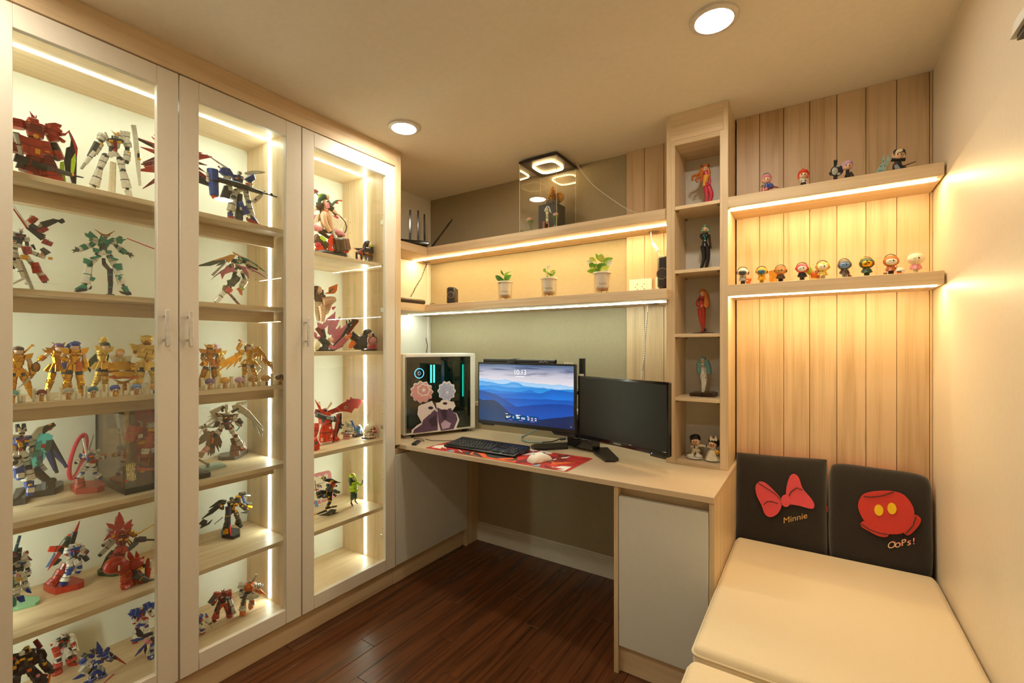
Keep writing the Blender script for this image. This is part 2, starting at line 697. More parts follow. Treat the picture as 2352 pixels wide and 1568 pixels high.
def grommet(label, x, y, z):
    t = thing('cable_grommet', label, 'grommet', (x, y, z), 'round cable covers under the shelves')
    M().lathe([(.0005, -.004), (.026, -.004), (.03, -.002), (.03, .0), (.0005, .0)], (x, y, z), mat('6d5a44', .5), 28).to('rim', t)
    M().lathe([(.0005, -.0045), (.009, -.0045), (.009, -.004), (.0005, -.004)], (x - .012, y, z), BLACKP, 14).to('hole', t)


o = M().box(XL, -.566, 2.168, 2.432, 1.893, 1.943, WX, .0015).box(XL, -2.092, 1.745, 2.168, 1.893, 1.943, WY, .0015).to('corner_shelf')
o['label'], o['category'] = 'upper wooden corner shelf above the desk, under the clear display case', 'shelf'
o = M().box(XL, -.55, 2.083, 2.432, 1.514, 1.560, WX, .0015).box(XL, -2.022, 1.745, 2.083, 1.514, 1.560, WY, .0015).to('corner_shelf')
o['label'], o['category'] = 'lower wooden corner shelf above the desk, carrying the potted plants', 'shelf'
strip_light('warm light strip under the upper corner shelf', -2.325, -.58, 2.272, 1.893, L_WARM, None)
strip_light('cool white light strip under the lower corner shelf', -2.325, -.575, 2.225, 1.514, L_MID, None)
for (u, v, z, lb) in ((980, 601, 1.893, 'brown round cable cover under the upper corner shelf, left end'),
                      (1501.5, 531.5, 1.893, 'brown round cable cover under the upper corner shelf, right end'),
                      (981, 725.2, 1.514, 'round cable cover under the lower corner shelf, left end'),
                      (1500, 697.3, 1.514, 'round cable cover under the lower corner shelf, right end')):
    p = at(u, v, 2, z)
    grommet(lb, p.x, min(p.y, 2.39), z)

# ---------------------------------------------------------------- tall shelf column
t = thing('shelf_column', 'tall narrow wooden shelf column standing on the desk', 'shelf unit', (-.432, 2.25, .765))
YC = 2.146
for (a, b_) in ((-.565, -.527), (-.338, -.305)):
    M().box(a, b_, YC, 2.424, .765, ZC, WZ, .0012).to('side_panel', t)
M().box(-.527, -.338, 2.36, 2.375, .765, ZC, mat('d6d3cb', .6, var=.02)).to('back_panel', t)
M().box(-.545, -.324, YC - .0015, YC + .012, 2.236, ZC, WX, .001).to('fascia', t)
M().box(-.527, -.338, YC, 2.36, 2.214, 2.236, WX, .001).to('top_board', t)
M().box(-.527, -.338, YC, 2.36, .765, .777, WX, .001).to('bottom_board', t)
for z in (1.937, 1.647, 1.357, 1.068):
    s = M().box(-.527, -.338, YC + .001, 2.36, z - .0155, z, WX, .001).to('shelf', t)
    for (px, py) in ((-.519, YC + .02), (-.346, YC + .02), (-.519, 2.335), (-.346, 2.335)):
        M().lathe([(.0005, -.007), (.004, -.007), (.006, -.003), (.006, 0), (.0005, 0)], (px, py, z - .0155), mat('8a6f4d', .3, .6), 10).to('pin', s)

# ---------------------------------------------------------------- shelves on the right
o = M().box(-.305, .378, 2.134, 2.356, 1.891, 1.938, WX, .0015).to('wall_shelf')
o['label'], o['category'] = 'upper right wooden wall shelf with four small dolls', 'shelf'
o = M().box(-.305, .378, 2.134, 2.356, 1.515, 1.562, WX, .0015).to('wall_shelf')
o['label'], o['category'] = 'lower right wooden wall shelf with the row of headphone figures', 'shelf'
strip_light('warm light strip under the upper right wall shelf', -.30, .364, 2.18, 1.891, L_WARM, None)
strip_light('warm light strip under the lower right wall shelf', -.30, .364, 2.175, 1.515, L_WARM, None)
# ---------------------------------------------------------------- desk objects
ZD = .765
BLK = mat('1a1a1b', .35, var=.12)
BLKG = mat('0c0c0d', .12, var=.05, coat=.4)
DKG = mat('2b2c2d', .5, var=.1)
WHT = mat('e9e6df', .38, var=.02)
INKM = mat('4a4038', .6)
LETT = mat('e8e4da', .5, var=.02)
GRAYM = mat('8c9494', .45)
RUBBER = mat('111111', .7)


def frame_pts(x0, x1, z0, z1, y):
    return [V((x0, y, z0)), V((x1, y, z0)), V((x1, y, z1)), V((x0, y, z1))]


# --- lit monitor
MX0, MX1, MZ0, MZ1, MY = -1.613, -.997, .858, 1.209, 2.09
t = thing('monitor', 'lit widescreen monitor showing blue misty mountains and the time', 'monitor', (-1.305, 2.12, MZ0))
sx0, sx1, sz0, sz1 = MX0 + .007, MX1 - .010, MZ0 + .021, MZ1 - .010
b = M()
b.box(MX0, MX1, MY, MY + .018, MZ0, MZ1, BLK, .003)
b.box(MX0 + .04, MX1 - .04, MY + .018, MY + .05, MZ0 + .05, MZ1 - .05, BLK, .012)
b.to('housing', t)
b = M()
b.box(MX0, sx0, MY - .003, MY, MZ0 + .004, MZ1, BLK)
b.box(sx1, MX1, MY - .003, MY, MZ0 + .004, MZ1, BLK)
b.box(sx0, sx1, MY - .003, MY, sz1, MZ1, BLK)
b.box(sx0, sx1, MY - .004, MY, MZ0 + .002, sz0, BLK)
b.plate([V((MX0 + .02, MY + .003, MZ0)), V((MX0 + .11, MY + .003, MZ0)), V((MX0 + .105, MY + .003, MZ0 - .006)), V((MX0 + .03, MY + .003, MZ0 - .006))], (0, .012, 0), BLK)
b.plate([V((MX1 - .135, MY + .003, MZ0)), V((MX1, MY + .003, MZ0)), V((MX1 - .006, MY + .003, MZ0 - .016)), V((MX1 - .120, MY + .003, MZ0 - .014))], (0, .012, 0), BLK)
b.to('bezel', t)


def wallpaper():
    m, nt, out = nmat('mountain_wallpaper')
    L = nt.links.new
    tc = nt.nodes.new('ShaderNodeTexCoord')
    mp = nt.nodes.new('ShaderNodeMapping')
    w, h = sx1 - sx0, sz1 - sz0
    ox, oz = sx0 + 1.305, sz0 - MZ0
    mp.inputs['Location'].default_value = (-ox / w, 0, -oz / h)
    mp.inputs['Scale'].default_value = (1 / w, 0, 1 / h)
    L(tc.outputs['Object'], mp.inputs[0])
    sp = nt.nodes.new('ShaderNodeSeparateXYZ')
    L(mp.outputs[0], sp.inputs[0])
    U, Vv = sp.outputs[0], sp.outputs[2]

    def math_(op, a, b=None, c=None):
        n = nt.nodes.new('ShaderNodeMath')
        n.operation = op
        for i, q in enumerate((a, b, c)):
            if q is None:
                continue
            if isinstance(q, (int, float)):
                n.inputs[i].default_value = q
            else:
                L(q, n.inputs[i])
        return n.outputs[0]

    def mix(f, a, b):
        n = nt.nodes.new('ShaderNodeMix')
        n.data_type = 'RGBA'
        for sock, q in ((n.inputs[0], f), (n.inputs[6], a), (n.inputs[7], b)):
            if isinstance(q, (int, float)):
                sock.default_value = q
            elif isinstance(q, str):
                sock.default_value = (*lin(q), 1)
            else:
                L(q, sock)
        return n.outputs[2]

    def noise1(fr, seed, det=4.):
        c = nt.nodes.new('ShaderNodeCombineXYZ')
        L(math_('MULTIPLY_ADD', U, fr, seed), c.inputs[0])
        n = N(nt, 'TexNoise', Scale=1.0, Detail=det, Roughness=.55)
        L(c.outputs[0], n.inputs['Vector'])
        return n.outputs[0]
    r = nt.nodes.new('ShaderNodeValToRGB')
    e = r.color_ramp.elements
    e[0].position, e[0].color = .66, (*lin('d9d2d6'), 1)
    e[1].position, e[1].color = .98, (*lin('54698a'), 1)
    q = e.new(.84)
    q.color = (*lin('b6b3c0'), 1)
    L(Vv, r.inputs[0])
    c = nt.nodes.new('ShaderNodeCombineXYZ')
    L(math_('MULTIPLY', U, 3.0), c.inputs[0])
    L(math_('MULTIPLY', Vv, 17.0), c.inputs[2])
    cl = N(nt, 'TexNoise', Scale=1.0, Detail=6., Roughness=.6, Distortion=.5)
    L(c.outputs[0], cl.inputs['Vector'])
    cm = nt.nodes.new('ShaderNodeMapRange')
    L(cl.outputs[0], cm.inputs[0])
    cm.inputs[1].default_value, cm.inputs[2].default_value = .48, .62
    hi = nt.nodes.new('ShaderNodeMapRange')
    L(Vv, hi.inputs[0])
    hi.inputs[1].default_value, hi.inputs[2].default_value = .76, .90
    col = mix(math_('MULTIPLY', cm.outputs[0], hi.outputs[0]), r.outputs[0], '3a4c70')
    for (a, sl, am, fr, sd, ct, cb, gx_, gw, ga) in (
            (.735, -.05, .05, 5, 1.3, '8fb9dd', 'c2d4e2', .3, .1, .02),
            (.70, -.10, .06, 6, 9.1, '2f8bd0', '8fc0e2', .42, .06, .04),
            (.62, .0, .05, 5, 17.7, '1b7cc8', '3a9be0', .55, .1, .0),
            (.55, -.02, .05, 4, 23.2, '0e66bd', '1e86d8', .57, .06, .05),
            (.47, .10, .05, 5, 31.9, '0a55ad', '0f74d6', .85, .13, .06),
            (.40, .06, .05, 4, 42.4, '0849a2', '0a66cc', .60, .08, .0),
            (.52, -.62, .04, 4, 57.1, '123f80', '0a58b4', .25, .2, .07),
            (.24, .12, .04, 5, 66.6, '0a3a8e', '0b4aa6', .8, .2, .05),
            (.38, -.62, .04, 7, 77.5, '1c2f4c', '16355f', .2, .11, .1),
            (-.12, .34, .03, 7, 88.3, '0e2450', '0b1f4a', .3, .1, .0)):
        g = math_('SUBTRACT', U, gx_)
        g = math_('MULTIPLY', g, g)
        g = math_('MULTIPLY', math_('POWER', 2.718, math_('MULTIPLY', g, -1 / (gw * gw))), ga)
        hh = math_('ADD', math_('MULTIPLY_ADD', noise1(fr, sd), 2 * am, a - am), math_('MULTIPLY_ADD', U, sl, g))
        d = math_('SUBTRACT', hh, Vv)
        fac = math_('MULTIPLY', d, 260.0)
        n = nt.nodes.new('ShaderNodeClamp')
        L(fac, n.inputs[0])
        gr = nt.nodes.new('ShaderNodeClamp')
        L(math_('MULTIPLY', d, 5.5), gr.inputs[0])
        col = mix(n.outputs[0], col, mix(gr.outputs[0], ct, cb))
    p = N(nt, 'BsdfPrincipled', Roughness=.28)
    p.inputs['Base Color'].default_value = (.006, .006, .008, 1)
    L(col, p.inputs['Emission Color'])
    p.inputs['Emission Strength'].default_value = E_SCREEN
    L(p.outputs[0], out.inputs[0])
    return m


M().faces(frame_pts(sx0, sx1, sz0, sz1, MY - .0025), [(0, 1, 2, 3)], wallpaper()).to('screen', t, smooth=False)
SWH = glow('screen_white', (1, 1, 1), E_SCREEN)
SCARD = glow('screen_card', lin('12406e'), E_SCREEN)
SOR, SPK, SGR = glow('screen_sun', lin('f39a2b'), E_SCREEN), glow('screen_pink', lin('b86ac8'), E_SCREEN), glow('screen_grey', lin('b8c4d0'), E_SCREEN)
w, h = sx1 - sx0, sz1 - sz0
sp_ = lambda a, c: V((sx0 + a * w, MY - .0028, sz0 + c * h))
b = M()
b.text('10:13', sp_(.465, .835), (1, 0, 0), (0, 0, 1), .038, SWH)


def bar(b, a, c, wd, ht, m, lift=.0008):
    p = sp_(a, c) - V((0, lift, 0))
    b.faces([p, p + V((wd * w, 0, 0)), p + V((wd * w, 0, ht * h)), p + V((0, 0, ht * h))], [(0, 1, 2, 3)], m)


for a, wd in ((.418, .03), (.451, .022), (.476, .040)):
    bar(b, a, .795, wd, .010, SWH)
for k, (a, wd) in enumerate(((.305, .105), (.42, .115), (.54, .115))):
    bar(b, a, .045, wd, .10, SCARD, .0004)
    bar(b, a + .035, .055, .045, .007, SPK)
b.text('29°', sp_(.352, .092), (1, 0, 0), (0, 0, 1), .0135, SWH)
for i in range(14):
    a = 2 * PI * i / 14
p0 = sp_(.322, .105) - V((0, .0009, 0))
b.faces([p0 + V((math.cos(i * PI / 8) * .0055, 0, math.sin(i * PI / 8) * .0055)) for i in range(16)], [tuple(range(16))], SOR)
bar(b, .318, .084, .02, .018, SWH, .0012)
for a, c, wd in ((.305, .148, .028), (.42, .14, .05), (.42, .126, .03), (.54, .135, .017)):
    bar(b, a, c, wd, .008, SWH)
for r in range(3):
    bar(b, .385, .085 + r * .014, .016, .008, SGR)
    bar(b, .428, .085 + r * .012, .034, .007, SWH if r else SGR)
    bar(b, .478, .085 + r * .012, .042, .007, SGR if r else SWH)
    for q in range(3):
        bar(b, .546 + q * .037, .078 + r * .017, .02, .009, SWH if r != 1 else SPK)
bar(b, .972, .035, .007, .012, SGR)
b.to('screen_print', t, smooth=False, kind='stuff')
tube = M()
tube.tube([(MX0 + .045, MY - .004, MZ1 + .011), (MX1 - .112, MY - .004, MZ1 + .011)], .0105, BLK, 20)
o = tube.to('light_bar', t)
M().box(-1.405, -1.345, MY - .018, MY + .03, MZ1 - .004, MZ1 + .0225, BLK, .004).box(-1.372, -1.345, MY - .02, MY + .032, MZ1 + .0, MZ1 + .024, DKG, .004).to('clamp', t)
M().tube([(MX1 - .118, MY - .004, MZ1 + .011), (MX1 - .1105, MY - .004, MZ1 + .011)], .0112, BLKG, 20).to('end_cap', t)
lp = M()
for k in range(5):
    bar_x = MX1 - .205 + k * .011
    lp.box(bar_x, bar_x + (.008 if k else .014), MY - .0152, MY - .0146, MZ1 + .007 + (k % 2) * .004, MZ1 + .009 + (k % 2) * .004, LETT)
lp.to('printed_marks', t)


def rings(par, pts, nrm=V((0, 1, 0)), r=.0042):
    nrm = V(nrm).normalized()
    rt = nrm.cross(V((0, 0, 1)))
    for c in pts:
        M().tube([V(c) + rt * (math.cos(a * PI / 6) * r) + V((0, 0, math.sin(a * PI / 6) * r)) for a in range(12)], .0013, LETT, 5, closed=True).to('ring_tab', par)


rings(t, [(MX0 + .028 + k * .011, MY + .006, MZ1 + .0052) for k in range(2)] + [(MX1 - .062 + k * .0135, MY + .006, MZ1 + .0052) for k in range(4)])

# --- dark monitor, turned towards the chair
A, B_ = V((-.988, 2.100, 0)), V((-.494, 1.915, 0))
dx = (B_ - A).normalized()
nf = V((dx.y, -dx.x, 0))            # towards the room
mw, z0, z1 = (B_ - A).length, .842, 1.152
R = Matrix((dx, -nf, V((0, 0, 1)))).transposed()
mc = (A + B_) / 2


def mp(s, dpt, z):
    return A + dx * s + nf * dpt + V((0, 0, z))


t = thing('monitor', 'switched-off black monitor in front of the shelf column', 'monitor', (mc.x, mc.y, z0))
b = M()
b.obox(mp(mw / 2, -.012, (z0 + z1) / 2), (mw, .02, z1 - z0), BLKG, R, .004)
b.obox(mp(mw / 2, -.03, (z0 + z1) / 2), (mw * .75, .03, (z1 - z0) * .7), BLK, R, .01)
b.to('housing', t)
b = M()
for (s0, s1, a, c) in ((0, .010, z0, z1), (mw - .010, mw, z0, z1), (.010, mw - .010, z1 - .012, z1), (.010, mw - .010, z0, z0 + .020)):
    b.obox(mp((s0 + s1) / 2, -.001, (a + c) / 2), (s1 - s0, .006, c - a), BLKG, R, .0012)
b.obox(mp(mw - .055, -.004, z0 - .004), (.075, .012, .012), BLKG, R, .002)
b.to('bezel', t)
SCR = mat('0b0a09', .30, var=.0, name='dark_screen')
M().faces([mp(.010, -.0008, z0 + .02), mp(mw - .01, -.0008, z0 + .02), mp(mw - .01, -.0008, z1 - .012), mp(.01, -.0008, z1 - .012)], [(0, 1, 2, 3)], SCR).to('screen', t, smooth=False)
M().text('SAMSUNG', mp(mw * .485, .002, z0 + .0075), dx, (0, 0, 1), .0095, LETT).to('lettering', t, smooth=False)
M().obox(mp(mw - .083, .0022, z0 + .004), (.003, .001, .003), glow('blue_led', (.1, .45, 1), 3.), R).to('power_light', t)
rings(t, [mp(.014 + k * .0105, .0, z1 + .005) for k in range(3)], nf)

# --- twin monitor arm
t = thing('monitor_stand', 'black twin monitor stand with pole and V-shaped feet', 'monitor stand', (-1.02, 2.24, ZD))
px, py = -1.035, 2.25
M().tube([(px, py, ZD), (px, py, 1.235)], .0175, BLK, 20).to('pole', t)
b = M()
b.beam((px, py, 1.055), (-1.28, 2.17, 1.055), .045, .03, .04, .025, BLK, (0, 0, 1))
b.beam((px, py, 1.04), (-.80, 2.09, 1.04), .045, .03, .04, .025, BLK, (0, 0, 1))
b.obox((-1.29, 2.155, 1.05), (.11, .03, .11), BLK, None, .004)
b.obox((-.775, 2.062, 1.03), (.10, .03, .10), BLK, R, .004)
b.to('arm', t)


def desk_poly(pts, z):
    return [at(u, v, 2, z) for u, v in pts]


def zf(fr, pts):
    return [(fr[0] + x / fr[2], fr[1] + y / fr[2]) for x, y in pts]


FP = (1180, 990, 9.046)
for pts in ([(2180, 560), (2090, 592), (1900, 588), (1665, 420), (1690, 330), (1950, 330)], [(352, 300), (420, 350), (640, 352), (1130, 322), (1130, 225), (420, 262)]):
    q = desk_poly(zf(FP, pts), ZD + .013)
    M().plate([p - V((0, 0, .0062)) for p in q], (0, 0, .012), BLK).to('foot', t, ang=50)
hb = desk_poly(zf(FP, [(1110, 335), (1640, 452)]), ZD)
h0, h1 = hb
hd = (h1 - h0).normalized()
hn = V((hd.y, -hd.x, 0))
HR = Matrix((hd, -hn, V((0, 0, 1)))).transposed()
M().obox((h0 + h1) / 2 - hn * .03 + V((0, 0, .036)), ((h1 - h0).length, .06, .048), BLKG, HR, .002).to('hub', t)
t = thing('power_adapter', 'slim black box standing upright between the two monitors', 'adapter', (-1.02, 2.29, ZD))
M().box(-1.11, -1.045, 2.285, 2.325, ZD, ZD + .135, BLK, .003).to('case', t)
M().box(-1.09, -1.086, 2.2845, 2.285, ZD + .11, ZD + .113, LETT).to('status_light', t)

# --- mouse pad with abstract shard print
t = thing('mouse_pad', 'large red printed mouse pad with orange and white shards under the keyboard', 'mouse pad', (-1.28, 1.88, ZD))
z = ZD + .003
rect = [(-1.69, 1.740), (-.880, 1.740), (-.872, 1.748), (-.872, 2.012), (-.880, 2.020), (-1.69, 2.020), (-1.698, 2.012), (-1.698, 1.748)]
M().plate([V((a, c, ZD + .0014)) for a, c in rect], (0, 0, .0026), mat('b3291f', .8, var=.25, scale=25), mat('d8cfc0', .8)).to('base', t)
SH = {'o': mat('e2601f', .8, var=.15), 'w': mat('e6dfd2', .8, var=.04), 'k': mat('33302c', .8), 'r': mat('7d2219', .8, var=.2), 'b': mat('7fa0b4', .8), 'R': mat('cf3a24', .8)}
FK = (970, 990, 8.711)
b = M()
lay = 0
shards = [(FK, 'R', '150,320 440,240 470,340 200,355'), (FK, 'w', '185,320 260,285 440,270 490,350 390,320 360,350 310,340'), (FK, 'r', '480,345 830,420 1000,470 700,450 520,400'), (FK, 'b', '470,395 630,365 600,430'), (FK, 'o', '600,400 650,380 635,432'),
          (FK, 'w', '718,370 738,366 802,415 782,418'), (FK, 'k', '800,420 1000,400 1200,480 1150,530 900,470'), (FK, 'o', '945,460 1000,410 1045,405 1000,460 1150,520'), (FK, 'k', '1100,420 1300,450 1900,530 1900,600 1500,570 1200,510'),
          (FK, 'o', '1100,430 1250,440 1300,510 1560,560 1800,590 1960,560 1840,620 1500,600 1220,530'), (FK, 'o', '1500,540 1800,530 1850,560 1560,570'), (FK, 'r', '1900,500 2250,470 2240,560 1960,640 1860,640'), (FK, 'R', '1900,500 2150,480 2100,540 1900,580'),
          (FP, 'w', '130,490 420,430 400,480 250,495'), (FP, 'w', '240,420 360,360 480,370 525,405 400,420 330,400'), (FP, 'w', '460,450 560,405 740,408 815,450 770,475'), (FP, 'r', '560,600 800,520 1100,600 1320,650 900,700 700,650'), (FP, 'o', '800,640 1300,650 950,690 760,700'),
          (FP, 'w', '985,545 1180,525 1100,560 990,565'), (FP, 'w', '800,590 880,565 890,580 830,600'), (FP, 'w', '840,710 1205,738 1040,830 880,800 1050,790 900,760 780,745'), (FP, 'r', '640,690 800,760 770,790 640,760'), (FP, 'b', '330,715 560,680 520,740'), (FP, 'o', '1040,625 1320,650 1040,640'),
          (FP, 'R', '700,700 840,690 1000,720 860,750'), (FP, 'k', '910,500 960,490 1010,510 1160,490 1100,525 930,530'), (FK, 'r', '2060,620 2180,625 2180,640 2060,632'), (FK, 'w', '590,430 640,424 641,430 592,436')]
for k, (fr, c, s) in enumerate(shards):
    pts = [tuple(float(q) for q in a.split(',')) for a in s.split()]
    zz = z + .00025 + .00002 * k
    P3 = [at(*q, 2, zz) for q in zf(fr, pts)]
    P3 = [V((min(max(p.x, -1.69), -.88), min(max(p.y, 1.744), 2.016), zz)) for p in P3]
    b.faces(P3, [tuple(range(len(P3)))], SH[c])
q0, q1 = [at(*q, 2, z + .001) for q in zf(FP, [(772, 636), (820, 640)])]
b.text('100', q0, (q1 - q0), (0, 1, 0), .014, SH['w'])
b.to('print', t, smooth=False)

# --- keyboard
t = thing('keyboard', 'black full-size keyboard with light lettering lying on the red pad', 'keyboard', (-1.41, 1.89, ZD + .003))
kx0, kx1, ky0, ky1 = -1.632, -1.186, 1.812, 1.965
zb = ZD + .003


def kz(y):
    return zb + .014 + (y - ky0) / (ky1 - ky0) * .016


b = M()
prof = [(ky0, zb + .004), (ky0 + .004, zb + .0015), (ky1, zb + .008), (ky1, kz(ky1)), (ky0 + .012, kz(ky0) + .001), (ky0, zb + .009)]
lo = [[V((x, y, zz)) for y, zz in prof] for x in (kx0, kx0 + .004, kx1 - .004, kx1)]
for i in (0, 3):
    cn = sum(lo[i], V()) / len(prof)
    lo[i] = [cn + V((0, (p - cn).y * .93, (p - cn).z * .75)) for p in lo[i]]
b.ring(lo, BLK)
b.to('case', t, ang=50)
M().box(kx0 + .03, kx0 + .06, ky1 - .03, ky1 - .02, zb, zb + .0095, RUBBER).box(kx1 - .06, kx1 - .03, ky1 - .03, ky1 - .02, zb, zb + .0095, RUBBER).box(kx0 + .03, kx1 - .03, ky0 + .012, ky0 + .02, zb, zb + .004, RUBBER).to('feet', t)
KEYM = mat('262524', .5, var=.08)
rowsK = [(ky0 + .018, [('', 1.25)] * 3 + [('', 6.25)] + [('', 1.25)] * 4), (ky0 + .0372, [('', 2.25)] + [(c, 1) for c in 'ZXCVBNM,./'] + [('', 2.75)]), (ky0 + .0562, [('', 1.75)] + [(c, 1) for c in 'ASDFGHJKL;'] + [("'", 1), ('', 2.25)]),
         (ky0 + .0752, [('', 1.5)] + [(c, 1) for c in 'QWERTYUIOP['] + [(']', 1), ('\\', 1.5)]), (ky0 + .0942, [(c, 1) for c in '`1234567890-='] + [('', 2)]), (ky0 + .118, [('', 1), (None, 1)] + [('', 1)] * 4 + [(None, .5)] + [('', 1)] * 4 + [(None, .5)] + [('', 1)] * 4)]
u_ = .0187
KP = {}
lg = M()


def key(x, y, wk, ch, dep=1):
    k = (wk, dep)
    zc = kz(y)
    tilt = Matrix.Rotation(math.atan2(.016, ky1 - ky0), 3, 'X')
    if k not in KP:
        m_ = M()
        a, c = wk * u_ - .0022, dep * u_ - .0022
        lo_ = [[tilt @ V((sx * (a / 2 - q), sy * (c / 2 - q * .8), zz)) for sx, sy in ((-1, -1), (1, -1), (1, 1), (-1, 1))] for q, zz in ((0, 0), (.0012, .004), (.0022, .0052))]
        m_.ring(lo_, KEYM)
        KP[k] = m_.to('keycap', t, smooth=False, loc=(0, 0, 0))
        ob = KP[k]
    else:
        ob = copy_part(KP[k], t)
    ob.location = V((x, y, zc)) - t.location
    if ch:
        lg.text(ch, V((x - .003, y - .001, zc)) + tilt @ V((0, 0, .0056)), (1, 0, 0), tilt @ V((0, 1, 0)), .0078, mat('d8c9a0', .6), lift=0)
        lg.text('~', V((x + .003, y - .006, zc)) + tilt @ V((0, 0, .0056)), (1, 0, 0), tilt @ V((0, 1, 0)), .007, mat('d8c9a0', .6), lift=0)


for y, row in rowsK:
    x = kx0 + .012
    for ch, wk in row:
        if ch is not None:
            key(x + wk * u_ / 2, y, wk, ch)
        x += wk * u_
xn = kx0 + .012 + 15 * u_ + .008
for y, pat in ((ky0 + .018, '111'), (ky0 + .0372, '010'), (ky0 + .0752, '111'), (ky0 + .0942, '111')):
    for k, c in enumerate(pat):
        if c == '1':
            key(xn + (k + .5) * u_, y, 1, '')
xn += 3 * u_ + .008
for r, y in enumerate((ky0 + .018, ky0 + .0372, ky0 + .0562, ky0 + .0752, ky0 + .0942)):
    for k in range(4):
        ch = ['0..', '123', '456', '789', '/*-'][r]
        key(xn + (k + .5) * u_, y, 1, ch[k] if k < 3 else '')
lg.to('key_legends', t, smooth=False)
M().tube([(kx0 + .03, ky1, zb + .012), (kx0 - .02, ky1 + .02, ZD + .006), (-1.73, 1.94, ZD + .0025), (-1.80, 1.90, ZD + .0025), (-1.86, 1.91, ZD + .0025)], .0017, BLK, 6).to('cable', t)

# --- mouse
t = thing('computer_mouse', 'white wireless mouse on the red mouse pad', 'mouse', (-1.058, 1.83, ZD + .003))
d = V((.36, .93, 0)).normalized()
sd = V((d.y, -d.x, 0))
c0 = V((-1.058, 1.832, ZD + .003))
secs = [(-.058, .018, .010), (-.055, .026, .019), (-.042, .031, .031), (-.02, .032, .039), (.005, .030, .038), (.03, .029, .030), (.048, .028, .021), (.056, .024, .014), (.059, .016, .009)]
b = M()
loops = []
for s, hw, hh in secs:
    loops.append([c0 + d * s + sd * (hw * math.copysign(abs(math.cos(a)) ** .7, math.cos(a)) * (1 if math.sin(a) < .3 else .93)) + V((0, 0, .002 + hh * max(0, math.sin(a)) ** .8)) for a in [PI * k / 11 for k in range(12)]] + [c0 + d * s - sd * hw * .9, c0 + d * s + sd * hw * .9])
b.ring(loops, mat('ece7dc', .42, var=.02))
b.to('shell', t, ang=60)
b = M()
b.tube([c0 + d * .022 + V((0, 0, .0345)), c0 + d * .036 + V((0, 0, .030))], .004, DKG, 10)
b.to('scroll_wheel', t)
b = M()
for s, a in ((-1, 0), (0, 0), (1, 0)):
    q = c0 - d * .034 + sd * (.006 * s) + V((0, 0, .0372 - abs(s) * .0006))
    b.obox(q, (.0025, .010 - abs(s) * .003, .0006), mat('8d8a82', .5), Matrix.Rotation(-.35 + s * .5, 3, 'Z'))
b.to('emblem', t)

# --- wireless receiver and little cables on the left
t = thing('usb_hub', 'small black stick-shaped hub lying on the desk beside the computer case', 'usb hub', (-1.78, 1.79, ZD))
q = desk_poly([(944, 1021), (957, 1023.5), (968, 1015.5), (955, 1013)], ZD + .002)
ax = ((q[3] + q[2]) / 2 - (q[0] + q[1]) / 2)
cc = sum(q, V()) / 4
RR = Matrix((V((ax.y, -ax.x, 0)).normalized(), ax.normalized(), V((0, 0, 1)))).transposed()
M().obox((cc.x, cc.y, ZD + .0065), (.026, max(.06, ax.length), .013), BLK, RR, .003).to('case', t)
e1 = cc + ax * .5
M().tube([(e1.x, e1.y, ZD + .006), (e1.x + .012, e1.y + .03, ZD + .003), (e1.x - .03, e1.y + .065, ZD + .002), (e1.x - .09, e1.y + .05, ZD + .002)], .0017, BLK, 6).to('cable', t)
# grey wrapped cable behind the monitors
pts = [at(1236, 985, 1, 2.27), at(1200, 1003, 2, ZD + .012), at(1199, 1010, 2, ZD + .007), at(1210, 1014, 2, ZD + .006), at(1245, 1016, 2, ZD + .006)]
o = M().tube(pts, .0055, mat('9fb0ac', .5), 10).tube([pts[-1], at(1268, 1014, 2, ZD + .006), at(1287, 1008, 2, ZD + .010)], .0032, BLK, 8)
o.tube([at(1287, 1008, 2, ZD + .010), at(1299, 1007, 2, ZD + .012)], .0075, BLK, 10)
for k in range(9):
    f = k / 8 * 2.9
    i = min(int(f), 2)
    c = pts[i].lerp(pts[i + 1], f - i) + (pts[i] - pts[i + 1]) * 0
    tn = (pts[i + 1] - pts[i]).normalized() * .0006
    o.tube([c - tn, c + tn], .0058, DKG, 10)
o = o.to('wrapped_cable')
o['label'], o['category'] = 'grey spiral-wrapped cable under the lit monitor', 'cable'

# ---------------------------------------------------------------- computer case
PA, PBk = V((-1.783, 2.278, 0)), V((-1.962, 1.855, 0))
pd = (PBk - PA).normalized()              # along the glass side towards the room
pn_ = V((-pd.y, pd.x, 0))                 # outward normal of the glass side
if pn_.x < 0:
    pn_ = -pn_
PL, PWD, PZ0, PZ1 = .47, .20, ZD + .02, 1.256
PR = Matrix((pd, pn_, V((0, 0, 1)))).transposed()
if PR.determinant() < 0:
    PR = Matrix((pd, -pn_, V((0, 0, 1)))).transposed()


def pc(s, dd, zz):
    return PA + pd * s - pn_ * dd + V((0, 0, zz))


t = thing('computer_case', 'white computer case with a tinted glass side and glowing green parts', 'computer', tuple(pc(PL / 2, PWD / 2, ZD)))
b = M()


def pbox(b, s0, s1, d0, d1, za, zb_, m, ch=0):
    b.obox(pc((s0 + s1) / 2, (d0 + d1) / 2, (za + zb_) / 2), (s1 - s0, d1 - d0, zb_ - za), m, PR, ch)


